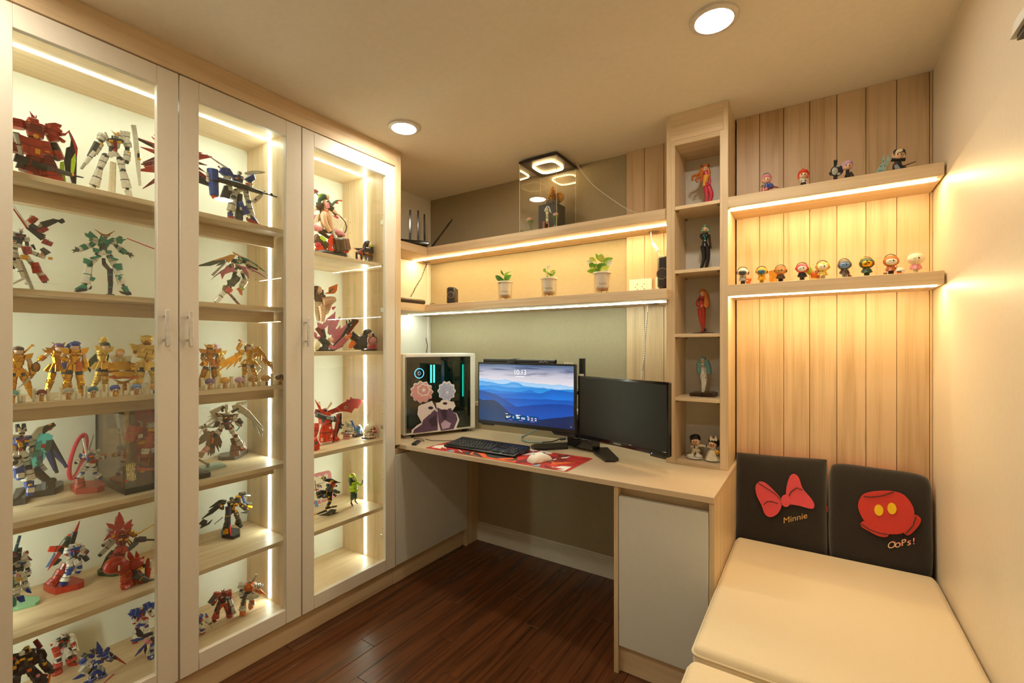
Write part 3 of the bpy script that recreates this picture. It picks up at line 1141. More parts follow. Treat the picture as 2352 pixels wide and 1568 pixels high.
pbox(b, 0, PL, PWD - .01, PWD, PZ0, PZ1, WHT, .002)
pbox(b, 0, PL, .0, PWD, PZ1 - .022, PZ1, WHT, .004)
pbox(b, 0, PL, .0, PWD, PZ0, PZ0 + .016, WHT, .003)
pbox(b, 0, .038, .0, PWD, PZ0, PZ1, WHT, .004)
pbox(b, PL - .02, PL, .0, PWD, PZ0, PZ1, WHT, .004)
b.to('shell', t)
for s in (.06, PL - .06):
    M().tube([pc(s, .03, ZD), pc(s, .03, PZ0)], .014, RUBBER, 14).to('foot', t)
    M().tube([pc(s, PWD - .03, ZD), pc(s, PWD - .03, PZ0)], .014, RUBBER, 14).to('foot', t)
TINT = glass('tinted_glass', (.66, .69, .66), .05)
b = M()
pbox(b, .038, PL - .006, -.004, .0, PZ0 + .012, PZ1 - .020, TINT)
b.to('glass_panel', t, smooth=False)
b = M()
EDGE = mat('3c403c', .3)
for (s0, s1, a, c) in ((.038, .056, PZ0 + .012, PZ1 - .02), (PL - .03, PL - .006, PZ0 + .012, PZ1 - .02), (.056, PL - .03, PZ1 - .046, PZ1 - .02), (.056, PL - .03, PZ0 + .012, PZ0 + .028)):
    pbox(b, s0, s1, .0005, .004, a, c, EDGE)
b.to('inner_border', t)
b = M()
pbox(b, .05, PL - .03, .03, .15, PZ0 + .016, PZ0 + .105, mat('8d928e', .5), .003)
b.to('power_supply_cover', t)
b = M()
pbox(b, .20, PL - .05, PWD - .03, PWD - .012, PZ0 + .13, PZ1 - .05, mat('6a655c', .6), .002)
pbox(b, .08, PL - .03, .06, .15, PZ0 + .17, PZ0 + .215, mat('5a554c', .4), .004)
pbox(b, .20, PL - .05, PWD - .05, PWD - .03, PZ1 - .10, PZ1 - .06, mat('4a5450', .5), .003)
b.to('circuit_board', t)
TEAL = glow('teal_glow', (.02, .75, .55), 1.6)
b = M()
pbox(b, .060, .066, .02, .16, PZ0 + .13, PZ1 - .06, mat('3f6f6d', .5), .001)  # teal light falling on the bracket is put into its colour
pbox(b, .066, .19, PWD - .016, PWD - .012, PZ0 + .11, PZ1 - .05, mat('3f6a69', .55), .001)
for s in (.09, .16):
    for zz in (1.02, 1.08, 1.14):
        pbox(b, s, s + .006, PWD - .0175, PWD - .016, zz, zz + .008, BLKG)
b.to('fan_bracket', t)
b = M()
pbox(b, .070, .074, .030, .036, PZ0 + .20, PZ1 - .07, TEAL)
b.to('light_bar', t)
RAMG = glow('memory_glow', (.05, 1, .62), 5.)
for s in (.235, .255):
    b = M()
    pbox(b, s, s + .008, .10, .15, 1.075, 1.185, BLK)
    pbox(b, s, s + .008, .094, .10, 1.075, 1.185, RAMG)
    b.to('memory_stick', t)
b = M()
cpt = pc(.335, .10, 1.135)
b.tube([cpt - pn_ * .04, cpt], .034, BLK, 28)
b.tube([cpt + pd * (math.cos(a * PI / 16) * .029) + V((0, 0, math.sin(a * PI / 16) * .029)) for a in range(32)], .0022, glow('cyan_glow', (.1, .55, 1), 4.), 6, closed=True)
b.tube([cpt + pn_ * .001 + pd * (math.cos(a * PI / 8) * .009) + V((0, 0, math.sin(a * PI / 8) * .010)) for a in range(16)], .0012, glow('cyan_soft', (.3, .6, 1), 2.), 5, closed=True)
b.to('cooler_pump', t)
b = M()
for k in range(2):
    b.tube([cpt - pn_ * .02 + V((0, 0, -.01 * k)), cpt + pd * .05 - pn_ * .01 + V((0, 0, -.06 - .02 * k)), cpt + pd * .08 - pn_ * .02 + V((0, 0, .03 - .05 * k)), cpt + pd * .03 - pn_ * .03 + V((0, 0, .09))], .006, RUBBER, 8)
b.to('cooler_hose', t)
# plain flower-shaped stickers on the glass (generic shapes in the colours of the print there)
STK = {'P': mat('d79a96', .5, var=.1), 'b': mat('a9bce0', .5, var=.1), 'w': mat('ece1e0', .5, var=.04), 'v': mat('5d4560', .5, var=.15), 'k': mat('3a2a3c', .5), 'l': mat('c5a9c6', .5, var=.08)}
FS = (910, 800, 6.815)


def gl(X, Y, k):
    u, v = FS[0] + X / FS[2], FS[1] + Y / FS[2]
    d_ = ray(u, v)
    q0_ = PA + pn_ * (.0046 + .00025 * k)
    return CAM + d_ * ((q0_ - CAM).dot(pn_) / d_.dot(pn_))


b = M()


def blob(cx, cy, rx, ry, c, k, lob=0, n=40):
    pts = []
    for i in range(n):
        a = 2 * PI * i / n
        f = 1 + (.09 * math.cos(lob * a) if lob else 0)
        pts.append(gl(cx + rx * f * math.cos(a), cy + ry * f * math.sin(a), k))
    b.faces(pts, [tuple(range(n))], STK[c])


def sten(s, c, k):
    pts = [gl(*[float(q) for q in a.split(',')], k) for a in s.split()]
    b.faces(pts, [tuple(range(len(pts)))], STK[c])


blob(400, 680, 172, 165, 'w', 0, 11)
blob(790, 665, 135, 150, 'w', 0, 10)
sten('350,900 560,820 640,980 660,1290 240,1340 240,1280 330,1200 400,1160 330,1030', 'w', 1)
sten('620,850 900,830 930,900 870,985 950,1020 990,1120 930,1270 640,1300 640,980', 'w', 1)
sten('420,1120 600,960 650,1000 650,1280 480,1305 260,1330 280,1270 400,1190', 'v', 2)
sten('640,920 720,960 860,930 880,990 940,1030 960,1110 900,1260 700,1290 660,1150 650,1000', 'v', 2)
blob(405, 690, 158, 150, 'P', 3, 11)
blob(790, 675, 118, 130, 'b', 3, 10)
blob(430, 650, 100, 95, 'w', 4, 7)
blob(430, 650, 82, 78, 'P', 5, 7)
blob(800, 690, 78, 84, 'l', 4, 7)
blob(800, 690, 60, 62, 'b', 5, 7)
blob(430, 650, 26, 26, 'w', 6)
blob(800, 690, 22, 22, 'w', 6)
blob(450, 960, 110, 90, 'w', 4, 9)
blob(770, 880, 110, 75, 'w', 4, 9)
sten('700,1180 760,1120 860,1170 830,1240 720,1265', 'l', 4)
sten('500,1120 620,1040 640,1200 560,1230', 'k', 4)
sten('690,960 800,950 790,1100 740,1120', 'k', 4)
blob(540, 930, 40, 24, 'k', 6)
blob(765, 860, 36, 20, 'k', 6)
b.to('sticker', t, smooth=False)
M().tube([at(922, 996, 2, ZD + .015), at(932, 1004, 2, ZD + .004), at(944, 1004, 2, ZD + .003)], .006, mat('b9b6ad', .5), 8).to('plug_cable', t)
# ---------------------------------------------------------------- bench and cushions
def hull_rbox(m_, x0, x1, y0, y1, z0, z1, r, mt, seg=3):
    pts = []
    for sx, cx in ((-1, x0 + r), (1, x1 - r)):
        for sy, cy in ((-1, y0 + r), (1, y1 - r)):
            for sz, cz in ((-1, z0 + r), (1, z1 - r)):
                for i in range(seg + 1):
                    for j in range(seg + 1):
                        a, b_ = PI / 2 * i / seg, PI / 2 * j / seg
                        if i == seg and j:
                            continue
                        pts.append(V((cx + sx * r * math.cos(a) * math.cos(b_), cy + sy * r * math.cos(a) * math.sin(b_), cz + sz * r * math.sin(a))))
    m_.hull(pts, mt)
    return m_


FAB = mat('e2d2b3', .85, var=.03, scale=300, bump=.15, sheen=.2)
t = thing('bench', 'low bench base carrying the cream seat cushions', 'bench', (.05, 1.2, 0))
M().box(-.255, .376, -.10, 2.25, 0, .318, WY, .002).to('base_box', t)
M().box(-.258, -.255, -.09, 2.24, .02, .30, DOORW).to('front_panel', t)


def cushion(label, x0, x1, y0, y1, z0, z1):
    t = thing('seat_cushion', label, 'cushion', ((x0 + x1) / 2, (y0 + y1) / 2, z0))
    c = hull_rbox(M(), x0, x1, y0, y1, z0, z1, .022, FAB).to('cover', t, ang=60)
    z = z1 - .022
    e = .0005
    rr = .02
    lp = []
    for (cx, cy, a0) in ((x1 - rr, y1 - rr, 0), (x0 + rr, y1 - rr, 90), (x0 + rr, y0 + rr, 180), (x1 - rr, y0 + rr, 270)):
        for k in range(4):
            a = math.radians(a0 + k * 30)
            lp.append((cx + (rr + e) * math.cos(a), cy + (rr + e) * math.sin(a), z))
    M().tube(lp, .0035, FAB, 6, closed=True).to('piping', c)


cushion('large cream seat cushion in front of the two black pillows', -.287, .376, 1.352, 2.258, .318, .455)
cushion('cream seat cushion at the bottom edge of the photo', -.283, .376, .45, 1.320, .318, .447)
PLUSH = mat('1b1511', .95, var=.35, scale=220, bump=.6, sheen=.5)
REDF = mat('c8202a', .8, var=.08)
REDP = mat('cb3a32', .75, var=.04, scale=200, bump=.2)
PINK = mat('e0505c', .75, var=.04, scale=200, bump=.2)
YEL = mat('f0c81e', .7, var=.04)
GOLDT = mat('e3b66a', .6)
FQ = (1380, 1000, 2.42)


class Pillow:
    def __init__(s, x0, x1, zt0, zt1, zb, rc):
        s.x0, s.x1, s.zt0, s.zt1, s.zb, s.rc = x0, x1, zt0, zt1, zb, rc

    def yf(s, x, z):
        u = max(-1, min(1, (x - s.x0) / (s.x1 - s.x0) * 2 - 1))
        zt = s.zt0 + (s.zt1 - s.zt0) * (u + 1) / 2
        w = max(-1, min(1, (z - s.zb) / (zt - s.zb) * 2 - 1))
        th = .038 * ((1 - abs(u) ** 6) * (1 - abs(w) ** 6)) ** .5
        return 2.306 + .012 * w - th + .0016 * math.sin(9 * u + 5 * w) * math.sin(7 * w)

    def build(s, t):
        n = 22
        F, Bk = [], []
        for j in range(n + 1):
            for i in range(n + 1):
                u, w = math.sin(PI / 2 * (i / n * 2 - 1)), math.sin(PI / 2 * (j / n * 2 - 1))
                k = 1 - s.rc * (u * u * w * w) ** 2
                ku = 1 - .035 * (1 - w * w) * u * u
                kw = 1 - .035 * (1 - u * u) * w * w
                x = (s.x0 + s.x1) / 2 + (s.x1 - s.x0) / 2 * u * k * ku
                zt = s.zt0 + (s.zt1 - s.zt0) * (u + 1) / 2
                z = (zt + s.zb) / 2 + (zt - s.zb) / 2 * w * k * kw
                y = s.yf((s.x0 + s.x1) / 2 + (s.x1 - s.x0) / 2 * u, (zt + s.zb) / 2 + (zt - s.zb) / 2 * w)
                F.append(V((x, y, z)))
                Bk.append(V((x, 2.306 + .012 * w + .032 * ((1 - abs(u) ** 4) * (1 - abs(w) ** 4)) ** .5, z)))
        q = [(j * (n + 1) + i, j * (n + 1) + i + 1, (j + 1) * (n + 1) + i + 1, (j + 1) * (n + 1) + i) for j in range(n) for i in range(n)]
        M().faces(F, q, PLUSH).to('front_cover', t, ang=80)
        M().faces(Bk, [f[::-1] for f in q], REDF).to('back_cover', t, ang=80)

    def pt(s, X, Y, lift):
        u, v = FQ[0] + X / FQ[2], FQ[1] + Y / FQ[2]
        p = at(u, v, 1, 2.27)
        for _ in range(3):
            p = at(u, v, 1, s.yf(p.x, p.z) - lift)
        return p

    def patch(s, b, poly, mt, lift=.0035, thick=.005):
        P = [s.pt(x, y, lift) for x, y in poly]
        b.plate(P, (0, thick, 0), mt)

    def line(s, b, poly, r=.0016, lift=.0068, mt=None):
        b.tube([s.pt(x, y, lift) for x, y in poly], r, mt or PLUSH, 5)


def PL_(s):
    return [tuple(float(q) for q in a.split(',')) for a in s.split()]


def spline(pts, n=4):
    out = []
    k = len(pts)
    for i in range(k):
        p0, p1, p2, p3 = pts[i - 1], pts[i], pts[(i + 1) % k], pts[(i + 2) % k]
        for j in range(n):
            f = j / n
            out.append(tuple(.5 * ((2 * p1[d]) + (p2[d] - p0[d]) * f + (2 * p0[d] - 5 * p1[d] + 4 * p2[d] - p3[d]) * f * f + (3 * p1[d] - p0[d] - 3 * p2[d] + p3[d]) * f ** 3) for d in range(2)))
    return out


def oval(cx, cy, rx, ry, rot=0, n=22):
    r = math.radians(rot)
    return [(cx + rx * math.cos(2 * PI * i / n) * math.cos(r) - ry * math.sin(2 * PI * i / n) * math.sin(r), cy + rx * math.cos(2 * PI * i / n) * math.sin(r) + ry * math.sin(2 * PI * i / n) * math.cos(r)) for i in range(n)]


t = thing('pillow', 'black plush pillow with a pink bow next to the desk cupboard', 'pillow', (-.13, 2.30, .41))
p1 = Pillow(-.299, .053, .818, .832, .405, .03)
p1.build(t)
b = M()
p1.patch(b, spline(PL_('860,285 880,256 915,262 960,302 1000,348 1006,385 985,430 945,452 912,435 893,385 868,335')), PINK)
p1.patch(b, spline(PL_('1030,350 1032,290 1048,232 1072,212 1100,232 1122,292 1170,350 1187,385 1172,406 1100,388 1042,378')), PINK)
p1.patch(b, oval(1028, 362, 27, 34, -8), PINK, .006)
b.to('bow_patch', t, ang=30)
b = M()
for s in ('1036,378 1040,345 1060,310 1090,290 1122,302', '874,262 920,292 965,320 1002,358', '905,384 925,366 950,366 985,378', '1003,350 1002,375 1010,392', '1052,350 1046,372 1056,390'):
    p1.line(b, PL_(s))
for s in ('860,285 880,256 915,262 960,302 1000,348 1006,385 985,430 945,452 912,435 893,385 868,335', '1030,350 1032,290 1048,232 1072,212 1100,232 1122,292 1170,350 1187,385 1172,406 1100,388 1042,378'):
    q = spline(PL_(s), 3)
    p1.line(b, q + q[:1], .0018, .004)
b.to('bow_stitching', t)
a, c = p1.pt(1018, 487, .002), p1.pt(1144, 458, .002)
M().text('Minnie', (a + c) / 2, c - a, (0, 0, 1), .036, GOLDT, .0015).to('lettering', t, smooth=False)
t = thing('pillow', 'black plush pillow with red shorts next to the right wall', 'pillow', (.21, 2.30, .41))
p2 = Pillow(.048, .381, .826, .818, .405, .10)
p2.build(t)
b = M()
p2.patch(b, spline(PL_('1448,338 1480,318 1545,308 1625,310 1688,332 1732,388 1742,440 1725,490 1680,540 1600,546 1530,532 1470,480 1440,430 1430,385')), REDP)
p2.patch(b, spline(PL_('1446,485 1475,475 1540,515 1595,535 1590,562 1540,556 1480,525 1448,505')), REDP, .005)
p2.patch(b, spline(PL_('1745,440 1778,460 1772,490 1740,530 1705,553 1680,530 1715,500 1735,470')), REDP, .005)
b.to('shorts_patch', t, ang=30)
b = M()
p2.patch(b, oval(1545, 414, 25, 31, -10), YEL, .007)
p2.patch(b, oval(1618, 405, 25, 31, -10), YEL, .007)
b.to('button_patch', t, ang=30)
b = M()
for s in ('1460,338 1500,342 1560,336 1630,312', '1448,492 1500,525 1560,545 1595,548', '1752,448 1735,500 1695,545'):
    p2.line(b, PL_(s), .0018, .0085)
b.to('shorts_stitching', t)
lt = mat('e9d4b4', .6)
b = M()
for ch, X, Y, h in (('O', 1616, 624, .036), ('o', 1650, 620, .040), ('P', 1682, 610, .034), ('s', 1712, 608, .038), ('!', 1738, 602, .034)):
    a, c = p2.pt(X - 12, Y + 3, .002), p2.pt(X + 12, Y - 3, .002)
    b.text(ch, (a + c) / 2 + V((.002, .0006, .0006)), c - a, (0, 0, 1), h * 1.06, REDF, .0012)
    b.text(ch, (a + c) / 2, c - a, (0, 0, 1), h, lt, .0022)
b.to('lettering', t, smooth=False)
M().box(.0462, .0492, 2.29, 2.305, .615, .638, REDF).to('seam_tag', t)

# ---------------------------------------------------------------- router and box on the corner shelves
ZU, ZL = 1.943, 1.560
FR = (900, 320, 3.5636)
t = thing('router', 'black router with four aerials on the upper corner shelf', 'router', (-2.19, 2.07, ZU))
rc = V((-2.185, 2.09, ZU))
RZ = Matrix.Rotation(math.radians(58), 3, 'Z')
b = M()
b.obox(rc + V((0, 0, .02)), (.25, .14, .026), BLKG, RZ, .008)
b.obox(rc + V((0, 0, .004)), (.20, .10, .008), RUBBER, RZ)
b.to('body', t)
for (X0, Y0, X1, Y1, ax, vl) in ((147, 845, 150, 578, 0, -2.225), (215, 855, 215, 583, 0, -2.225), (268, 862, 266, 613, 0, -2.225), (335, 870, 493, 655, 1, 2.22)):
    (u0, v0), (u1, v1) = zf(FR, [(X0, Y0), (X1, Y1)])
    p, q = at(u0, v0, ax, vl), at(u1, v1, ax, vl)
    dd = (q - p).normalized()
    b = M()
    b.beam(p - dd * (.01 if ax else .03), p + dd * .03, .011, .011, .011, .011, BLK, (1, -1, 0))
    b.beam(p + dd * .03, q, .013, .009, .011, .007, BLKG, (1, -1, 0))
    b.to('aerial', t)
t = thing('network_box', 'flat dark set-top box on the left end of the lower corner shelf', 'box', (-2.17, 1.95, ZL))
hull_rbox(M(), -2.29, -2.05, 1.79, 2.115, ZL + .004, ZL + .034, .012, mat('2e2620', .4)).to('case', t, ang=60)
b = M()
for k in range(22):
    b.box(-2.0505, -2.049, 1.86 + k * .011, 1.865 + k * .011, ZL + .024, ZL + .029, mat('b09a70', .5))
b.to('vent_slots', t, kind='stuff')
M().box(-2.27, -2.07, 1.81, 2.095, ZL, ZL + .0045, RUBBER).to('feet', t)


def cable(name, label, fr, pts, ax, vl, r, m, n=7, extra=None):
    P3 = []
    for p in pts:
        u, v = fr[0] + p[0] / fr[2], fr[1] + p[1] / fr[2]
        P3.append(at(u, v, ax, p[2] if len(p) > 2 else vl))
    S = []
    for i in range(len(P3) - 1):
        p0, p1_, p2_, p3 = P3[max(i - 1, 0)], P3[i], P3[i + 1], P3[min(i + 2, len(P3) - 1)]
        for j in range(5):
            f = j / 5
            S.append(.5 * (2 * p1_ + (p2_ - p0) * f + (2 * p0 - 5 * p1_ + 4 * p2_ - p3) * f * f + (3 * p1_ - p0 - 3 * p2_ + p3) * f ** 3))
    S.append(P3[-1])
    b = M().tube(S, r, m, n)
    if extra:
        extra(b, S)
    o = b.to(name)
    o['label'], o['category'] = label, 'cable'
    return o


FZ = (910, 580, 10.45)


def twist(b, S):
    for ph in (0, PI):
        b.tube([p + V((math.cos(i * 1.3 + ph), math.sin(i * 1.3 + ph), 0)) * .0028 for i, p in enumerate(S)], .002, DKG, 5)


cable('cable', 'dark twisted cable hanging from the upper shelf to the set-top box', FZ, [(740, 232, 2.38), (710, 330, 2.36), (650, 480, 2.31), (600, 610, 2.26), (510, 760, 2.21), (440, 880, 2.17), (410, 950, 2.15), (370, 1010, 2.12), (350, 1055, 2.10)], 1, 2.3, .0025, mat('54452f', .6), 6, twist)
cable('cable', 'small dark loop of cable beside the left speaker', FZ, [(815, 1210), (830, 1245), (870, 1220), (900, 1212), (935, 1235), (1000, 1240)], 1, 2.22, .0018, BLK)
cable('cable', 'thin grey cable hanging down the corner behind the computer case', (950, 690, 12.06), [(320, 425), (312, 600), (330, 800), (325, 930), (345, 1080), (380, 1240), (355, 1440)], 1, 2.405, .0022, DKG)
cable('cable', 'thin white cord from the clear display case down to the upper shelf', FR, [(1445, 186), (1500, 187), (1560, 270), (1650, 375), (1760, 460), (1900, 555), (2005, 604)], 1, 2.40, .0018, WHT)


def dashes(b, S):
    for i in range(4, len(S) - 5):
        b.tube([S[i] + V((.0002, -.0018, 0)), S[i] + V((.001, -.0018, -.006))], .0022, DKG, 5)


cable('cable', 'white spiral-wrapped cable hanging down the wood strip behind the dark monitor', (1420, 680, 7.127), [(487, 138), (478, 300), (465, 440), (448, 600), (440, 740), (440, 900), (415, 1080), (398, 1200), (378, 1345)], 1, 2.395, .0034, WHT, 7, dashes)
t = thing('corded_switch', 'white inline switch on a cord above the right speaker', 'switch', tuple(at(1506, 565, 1, 2.34)))
FW_ = (1420, 480, 7.84)
pp = [at(*q, 1, 2.34) for q in zf(FW_, [(588, 410), (592, 500), (622, 620), (712, 755), (770, 905)])]
M().tube(pp[:3], .0020, WHT, 7).tube(pp[3:], .0020, WHT, 7).to('cord', t)
M().beam(pp[2], pp[3], .017, .012, .017, .012, WHT, (0, -1, 0)).to('switch_body', t)
c_ = (pp[2] + pp[3]) / 2 + V((0, -.006, -.004))
M().obox(c_, (.006, .003, .007), mat('d0ccc0', .5), None, .001).to('rocker', t)


# ---------------------------------------------------------------- speakers
def speaker(label, FL, FRt, BRt, zb_, zt_, drv_r, foot=False):
    FL, FRt, BRt = V((*FL, 0)), V((*FRt, 0)), V((*BRt, 0))
    BL = FL + BRt - FRt
    t = thing('speaker', label, 'speaker', (*((FL + BRt) / 2).xy, zb_))
    x_ = (FRt - FL).normalized()
    n_ = V((x_.y, -x_.x, 0))
    wv, dv = (FRt - FL).length, (BRt - FRt).length
    cen = (FL + FRt) / 2 - n_ * dv / 2
    Rm = Matrix((x_, -n_, V((0, 0, 1)))).transposed()
    z0_ = zb_ + (.014 if foot else 0)
    M().obox(cen + V((0, 0, (z0_ + zt_) / 2)), (wv, dv, zt_ - z0_), mat('2a2420', .5, var=.15), Rm, .010).to('cabinet', t)
    f = (FL + FRt) / 2 + V((0, 0, z0_ + (zt_ - z0_) * (.52 if not foot else .45))) + n_ * .0004
    up_ = V((0, 0, 1))
    Rl = Matrix((x_, up_, n_)).transposed()
    r = drv_r
    M().lathe([(r, 0), (r * 1.0, .003), (r * .86, .004), (r * .80, .001), (r * .78, .0)], f, mat('7d6f60', .35, .3), 32, Rl).to('driver_ring', t)
    M().lathe([(r * .82, .0018), (r * .55, .0012), (r * .22, .0005), (r * .2, .003), (.0005, .0045)], f, mat('37302a', .6), 28, Rl).to('cone', t)
    if foot:
        M().lathe([(.026, 0), (.026, .003), (.012, .006), (.010, .016), (.0005, .016)], (cen.x, cen.y, zb_), BLK, 24).to('stand', t)
    return t


u2x = lambda u, y: at(u, 690, 1, y).x
speaker('small black speaker near the left end of the lower corner shelf', (u2x(1025.5, 2.125), 2.125), (u2x(1045, 2.15), 2.15), (u2x(1060, 2.245), 2.245), ZL, 1.668, .021)
speaker('black speaker on a small stand beside the tall shelf column', (u2x(1509, 2.19), 2.19), (-.5695, 2.19), (-.5695, 2.29), ZL, 1.728, .028, True)


# ---------------------------------------------------------------- power outlets on the wood strip
def outlet(label, x0, x1, zt_, holes=True):
    t = thing('power_outlet', label, 'outlet', ((x0 + x1) / 2, 2.419, 1.57))
    M().box(x0, x1, 2.413, 2.423, zt_ - .085, zt_, mat('ece6da', .4, var=.02), .002).to('plate', t)
    if holes:
        g = M()
        for k in (0, 1):
            cx = x0 + (x1 - x0) * (.37 + .30 * k)
            for zz in (.030, .053):
                g.faces([V((cx - .0035, 2.4127, zt_ - zz)), V((cx + .0035, 2.4127, zt_ - zz)), V((cx, 2.4127, zt_ - zz + (.006 if zz < .04 else -.006)))], [(0, 1, 2)], BLKG)
            g.obox((cx - .011, 2.4127, zt_ - .042), (.004, .0004, .004), BLKG)
        g.to('socket_hole', t, smooth=False)
        M().box(x0 + (x1 - x0) * .185, x0 + (x1 - x0) * .19, 2.4126, 2.413, zt_ - .084, zt_ - .002, mat('b9b3a6', .5)).box(x0 + (x1 - x0) * .78, x0 + (x1 - x0) * .785, 2.4126, 2.413, zt_ - .084, zt_ - .002, mat('b9b3a6', .5)).to('joint_line', t)


pa, pb = at(1445, 637, 1, 2.413), at(1497.3, 633, 1, 2.413)
outlet('wide white double power outlet on the wood strip', pa.x, pb.x, 1.66)
pa, pb = at(1505.5, 632, 1, 2.413), at(1531, 632, 1, 2.413)
outlet('white wall plate half hidden behind the right speaker', pa.x, pb.x + .03, 1.662, False)

# ---------------------------------------------------------------- potted plants
LEAFG = [mat('5d8f1f', .4, var=.25), mat('8bb52a', .4, var=.2), mat('cfd75a', .45, var=.15), mat('3f6f1c', .4, var=.2), mat('ecebc9', .5, var=.05)]
CLEARP = glass('clear_plastic', (.95, .94, .92), .05)
FPL = (1120, 570, 7.84)


def leaf(b_px, t_px, w, m, par, dy0=0., dy1=0., bulge=.2, fold=.25):
    (u0, v0), (u1, v1) = zf(FPL, [b_px, t_px])
    p, q = at(u0, v0, 1, 2.19 + dy0), at(u1, v1, 1, 2.19 + dy1)
    d_ = q - p
    ln = d_.length
    d_.normalize()
    s_ = d_.cross(V((0, -1, 0))).normalized()
    n_ = s_.cross(d_).normalized()
    if n_.y > 0:
        n_ = -n_
    k = w * .00245 / 7.84 * .5
    rows = []
    for f, wd in ((0, .12), (.15, .6), (.35, .95), (.55, 1.), (.75, .8), (.9, .42), (1., .03)):
        c = p + d_ * ln * f + n_ * (bulge * ln * math.sin(PI * f) * .5)
        rows.append([c - s_ * k * wd + n_ * k * wd * fold, c - s_ * k * wd * .5 + n_ * k * wd * fold * .2, c, c + s_ * k * wd * .5 + n_ * k * wd * fold * .2, c + s_ * k * wd + n_ * k * wd * fold])
    pts = [x for r in rows for x in r]
    lo = [x - n_ * .0008 for x in pts]
    nq = len(pts)
    fs = []
    for j in range(len(rows) - 1):
        for i in range(4):
            a = j * 5 + i
            fs.append((a, a + 1, a + 6, a + 5))
            fs.append((nq + a, nq + a + 5, nq + a + 6, nq + a + 1))
    M().faces(pts + lo, fs, m).to('leaf', par, ang=70)


def plant(label, cx, rimY, leaves, stems):
    u, v = zf(FPL, [(cx, rimY)])[0]
    c = at(u, v, 1, 2.19)
    zr = c.z
    t = thing('potted_plant', label, 'plant', (c.x, 2.19, ZL), 'little plants in clear cups')
    R0 = .046
    H = zr - ZL
    M().lathe([(R0 * .84, 0), (R0 * .86, .004), (R0 * .92, H - .004), (R0 * .90, H - .004), (R0 * .83, .004), (.0005, .004), (.0005, .0), (R0 * .84, 0)], (c.x, 2.19, ZL), CLEARP, 32).to('outer_cup', t)
    M().lathe([(R0 * .66, H * .30), (R0 * .82, H - .002), (R0 * 1.0, H - .002), (R0 * 1.02, H + .001), (R0, H + .004), (R0 * .8, H + .003), (R0 * .78, H - .004), (.0005, H - .008)], (c.x, 2.19, ZL), mat('f1ece2', .45, var=.02), 32).to('inner_pot', t)
    b = M()
    b.lathe([(R0 * .6, H * .22), (R0 * .66, H * .30), (.0005, H * .30)], (c.x, 2.19, ZL), mat('b98c56', .8), 20)
    for a in range(3):
        b.tube([(c.x + math.cos(a * 2.1) * R0 * .5, 2.19 + math.sin(a * 2.1) * R0 * .5, ZL + .004), (c.x + math.cos(a * 2.1) * R0 * .5, 2.19 + math.sin(a * 2.1) * R0 * .5, ZL + H * .25)], .003, mat('d8c7a6', .5), 6)
    b.to('pot_feet', t)
    M().lathe([(R0 * .76, H - .003), (R0 * .4, H + .001), (.0005, H + .002)], (c.x, 2.19, ZL), mat('4a3a22', .9, var=.3), 20).to('soil', t)
    rt = (V((.834, .551, 0)))
    f_ = V((.551, -.834, 0))
    b = M()
    for ln_, zz in (('GOOD', .44), ('MORNING', .26)):
        b.text(ln_, V((c.x, 2.19, ZL + H * zz)) + f_ * (R0 * .90) - rt * .004, rt, (0, 0, 1), .0125, INKM, .001)
    b.to('lettering', t, smooth=False)
    for L_ in leaves:
        leaf(L_[0], L_[1], L_[2], LEAFG[L_[3]], t, *(L_[4:]))
    b = M()
    for s in stems:
        b.tube([at(*q, 1, 2.19) for q in zf(FPL, s)], .0012, LEAFG[1], 5)
    if stems:
        b.to('stem', t)
    else:
        b.bm.free()


plant('potted plant with broad dark green leaves, leftmost of the three', 315, 615, [((300, 600), (138, 490), 95, 3, 0, -.02), ((310, 600), (430, 480), 90, 0, 0, .0), ((320, 600), (355, 470), 90, 0, 0, .02), ((345, 600), (440, 475), 60, 2, .01, .02), ((295, 490), (236, 390), 40, 0, .01, .0), ((300, 500), (390, 430), 55, 1, .02, .03), ((370, 450), (422, 415), 18, 1, .03, .03)], [[(305, 600), (295, 490)]])
plant('potted seedling with one white leaf, middle of the three plants', 1105, 552, [((1070, 375), (1128, 318), 60, 4), ((1060, 430), (1005, 365), 62, 1), ((1130, 440), (1220, 400), 55, 2), ((1110, 470), (1080, 430), 50, 1), ((1130, 500), (1145, 455), 60, 0), ((1150, 500), (1205, 470), 35, 1), ((1085, 525), (1075, 490), 40, 1), ((1180, 470), (1222, 425), 40, 1)], [[(1095, 530), (1075, 440), (1085, 370)], [(1085, 530), (1045, 440)], [(1120, 530), (1165, 430)], [(1150, 530), (1190, 460)]])
plant('potted plant with many pale variegated leaves, rightmost of the three', 2060, 452, [((2030, 430), (2110, 270), 190, 0, 0, -.01), ((2020, 430), (2190, 330), 105, 2, -.02, -.02), ((1990, 420), (1785, 410), 75, 1, 0, -.02), ((2000, 410), (1860, 340), 60, 2, .01, -.01), ((1950, 350), (1825, 280), 95, 0, .01, 0), ((1950, 230), (1830, 170), 75, 2, .02, .01), ((1900, 260), (1765, 230), 50, 4, .02, .01), ((2060, 250), (2050, 95), 120, 2, .02, 0), ((2030, 230), (1950, 92), 60, 1, .02, .02), ((2080, 250), (2260, 185), 90, 1, .02, .0), ((2140, 300), (2250, 240), 80, 4, .0, -.01), ((2100, 380), (2190, 300), 80, 1, .0, .02), ((2100, 260), (2210, 220), 60, 0, .03, .02), ((2000, 330), (1930, 280), 40, 0, .03, .02)], [[(2015, 440), (1975, 330), (1945, 220)], [(2030, 440), (2050, 250)], [(2040, 440), (2090, 250)]])

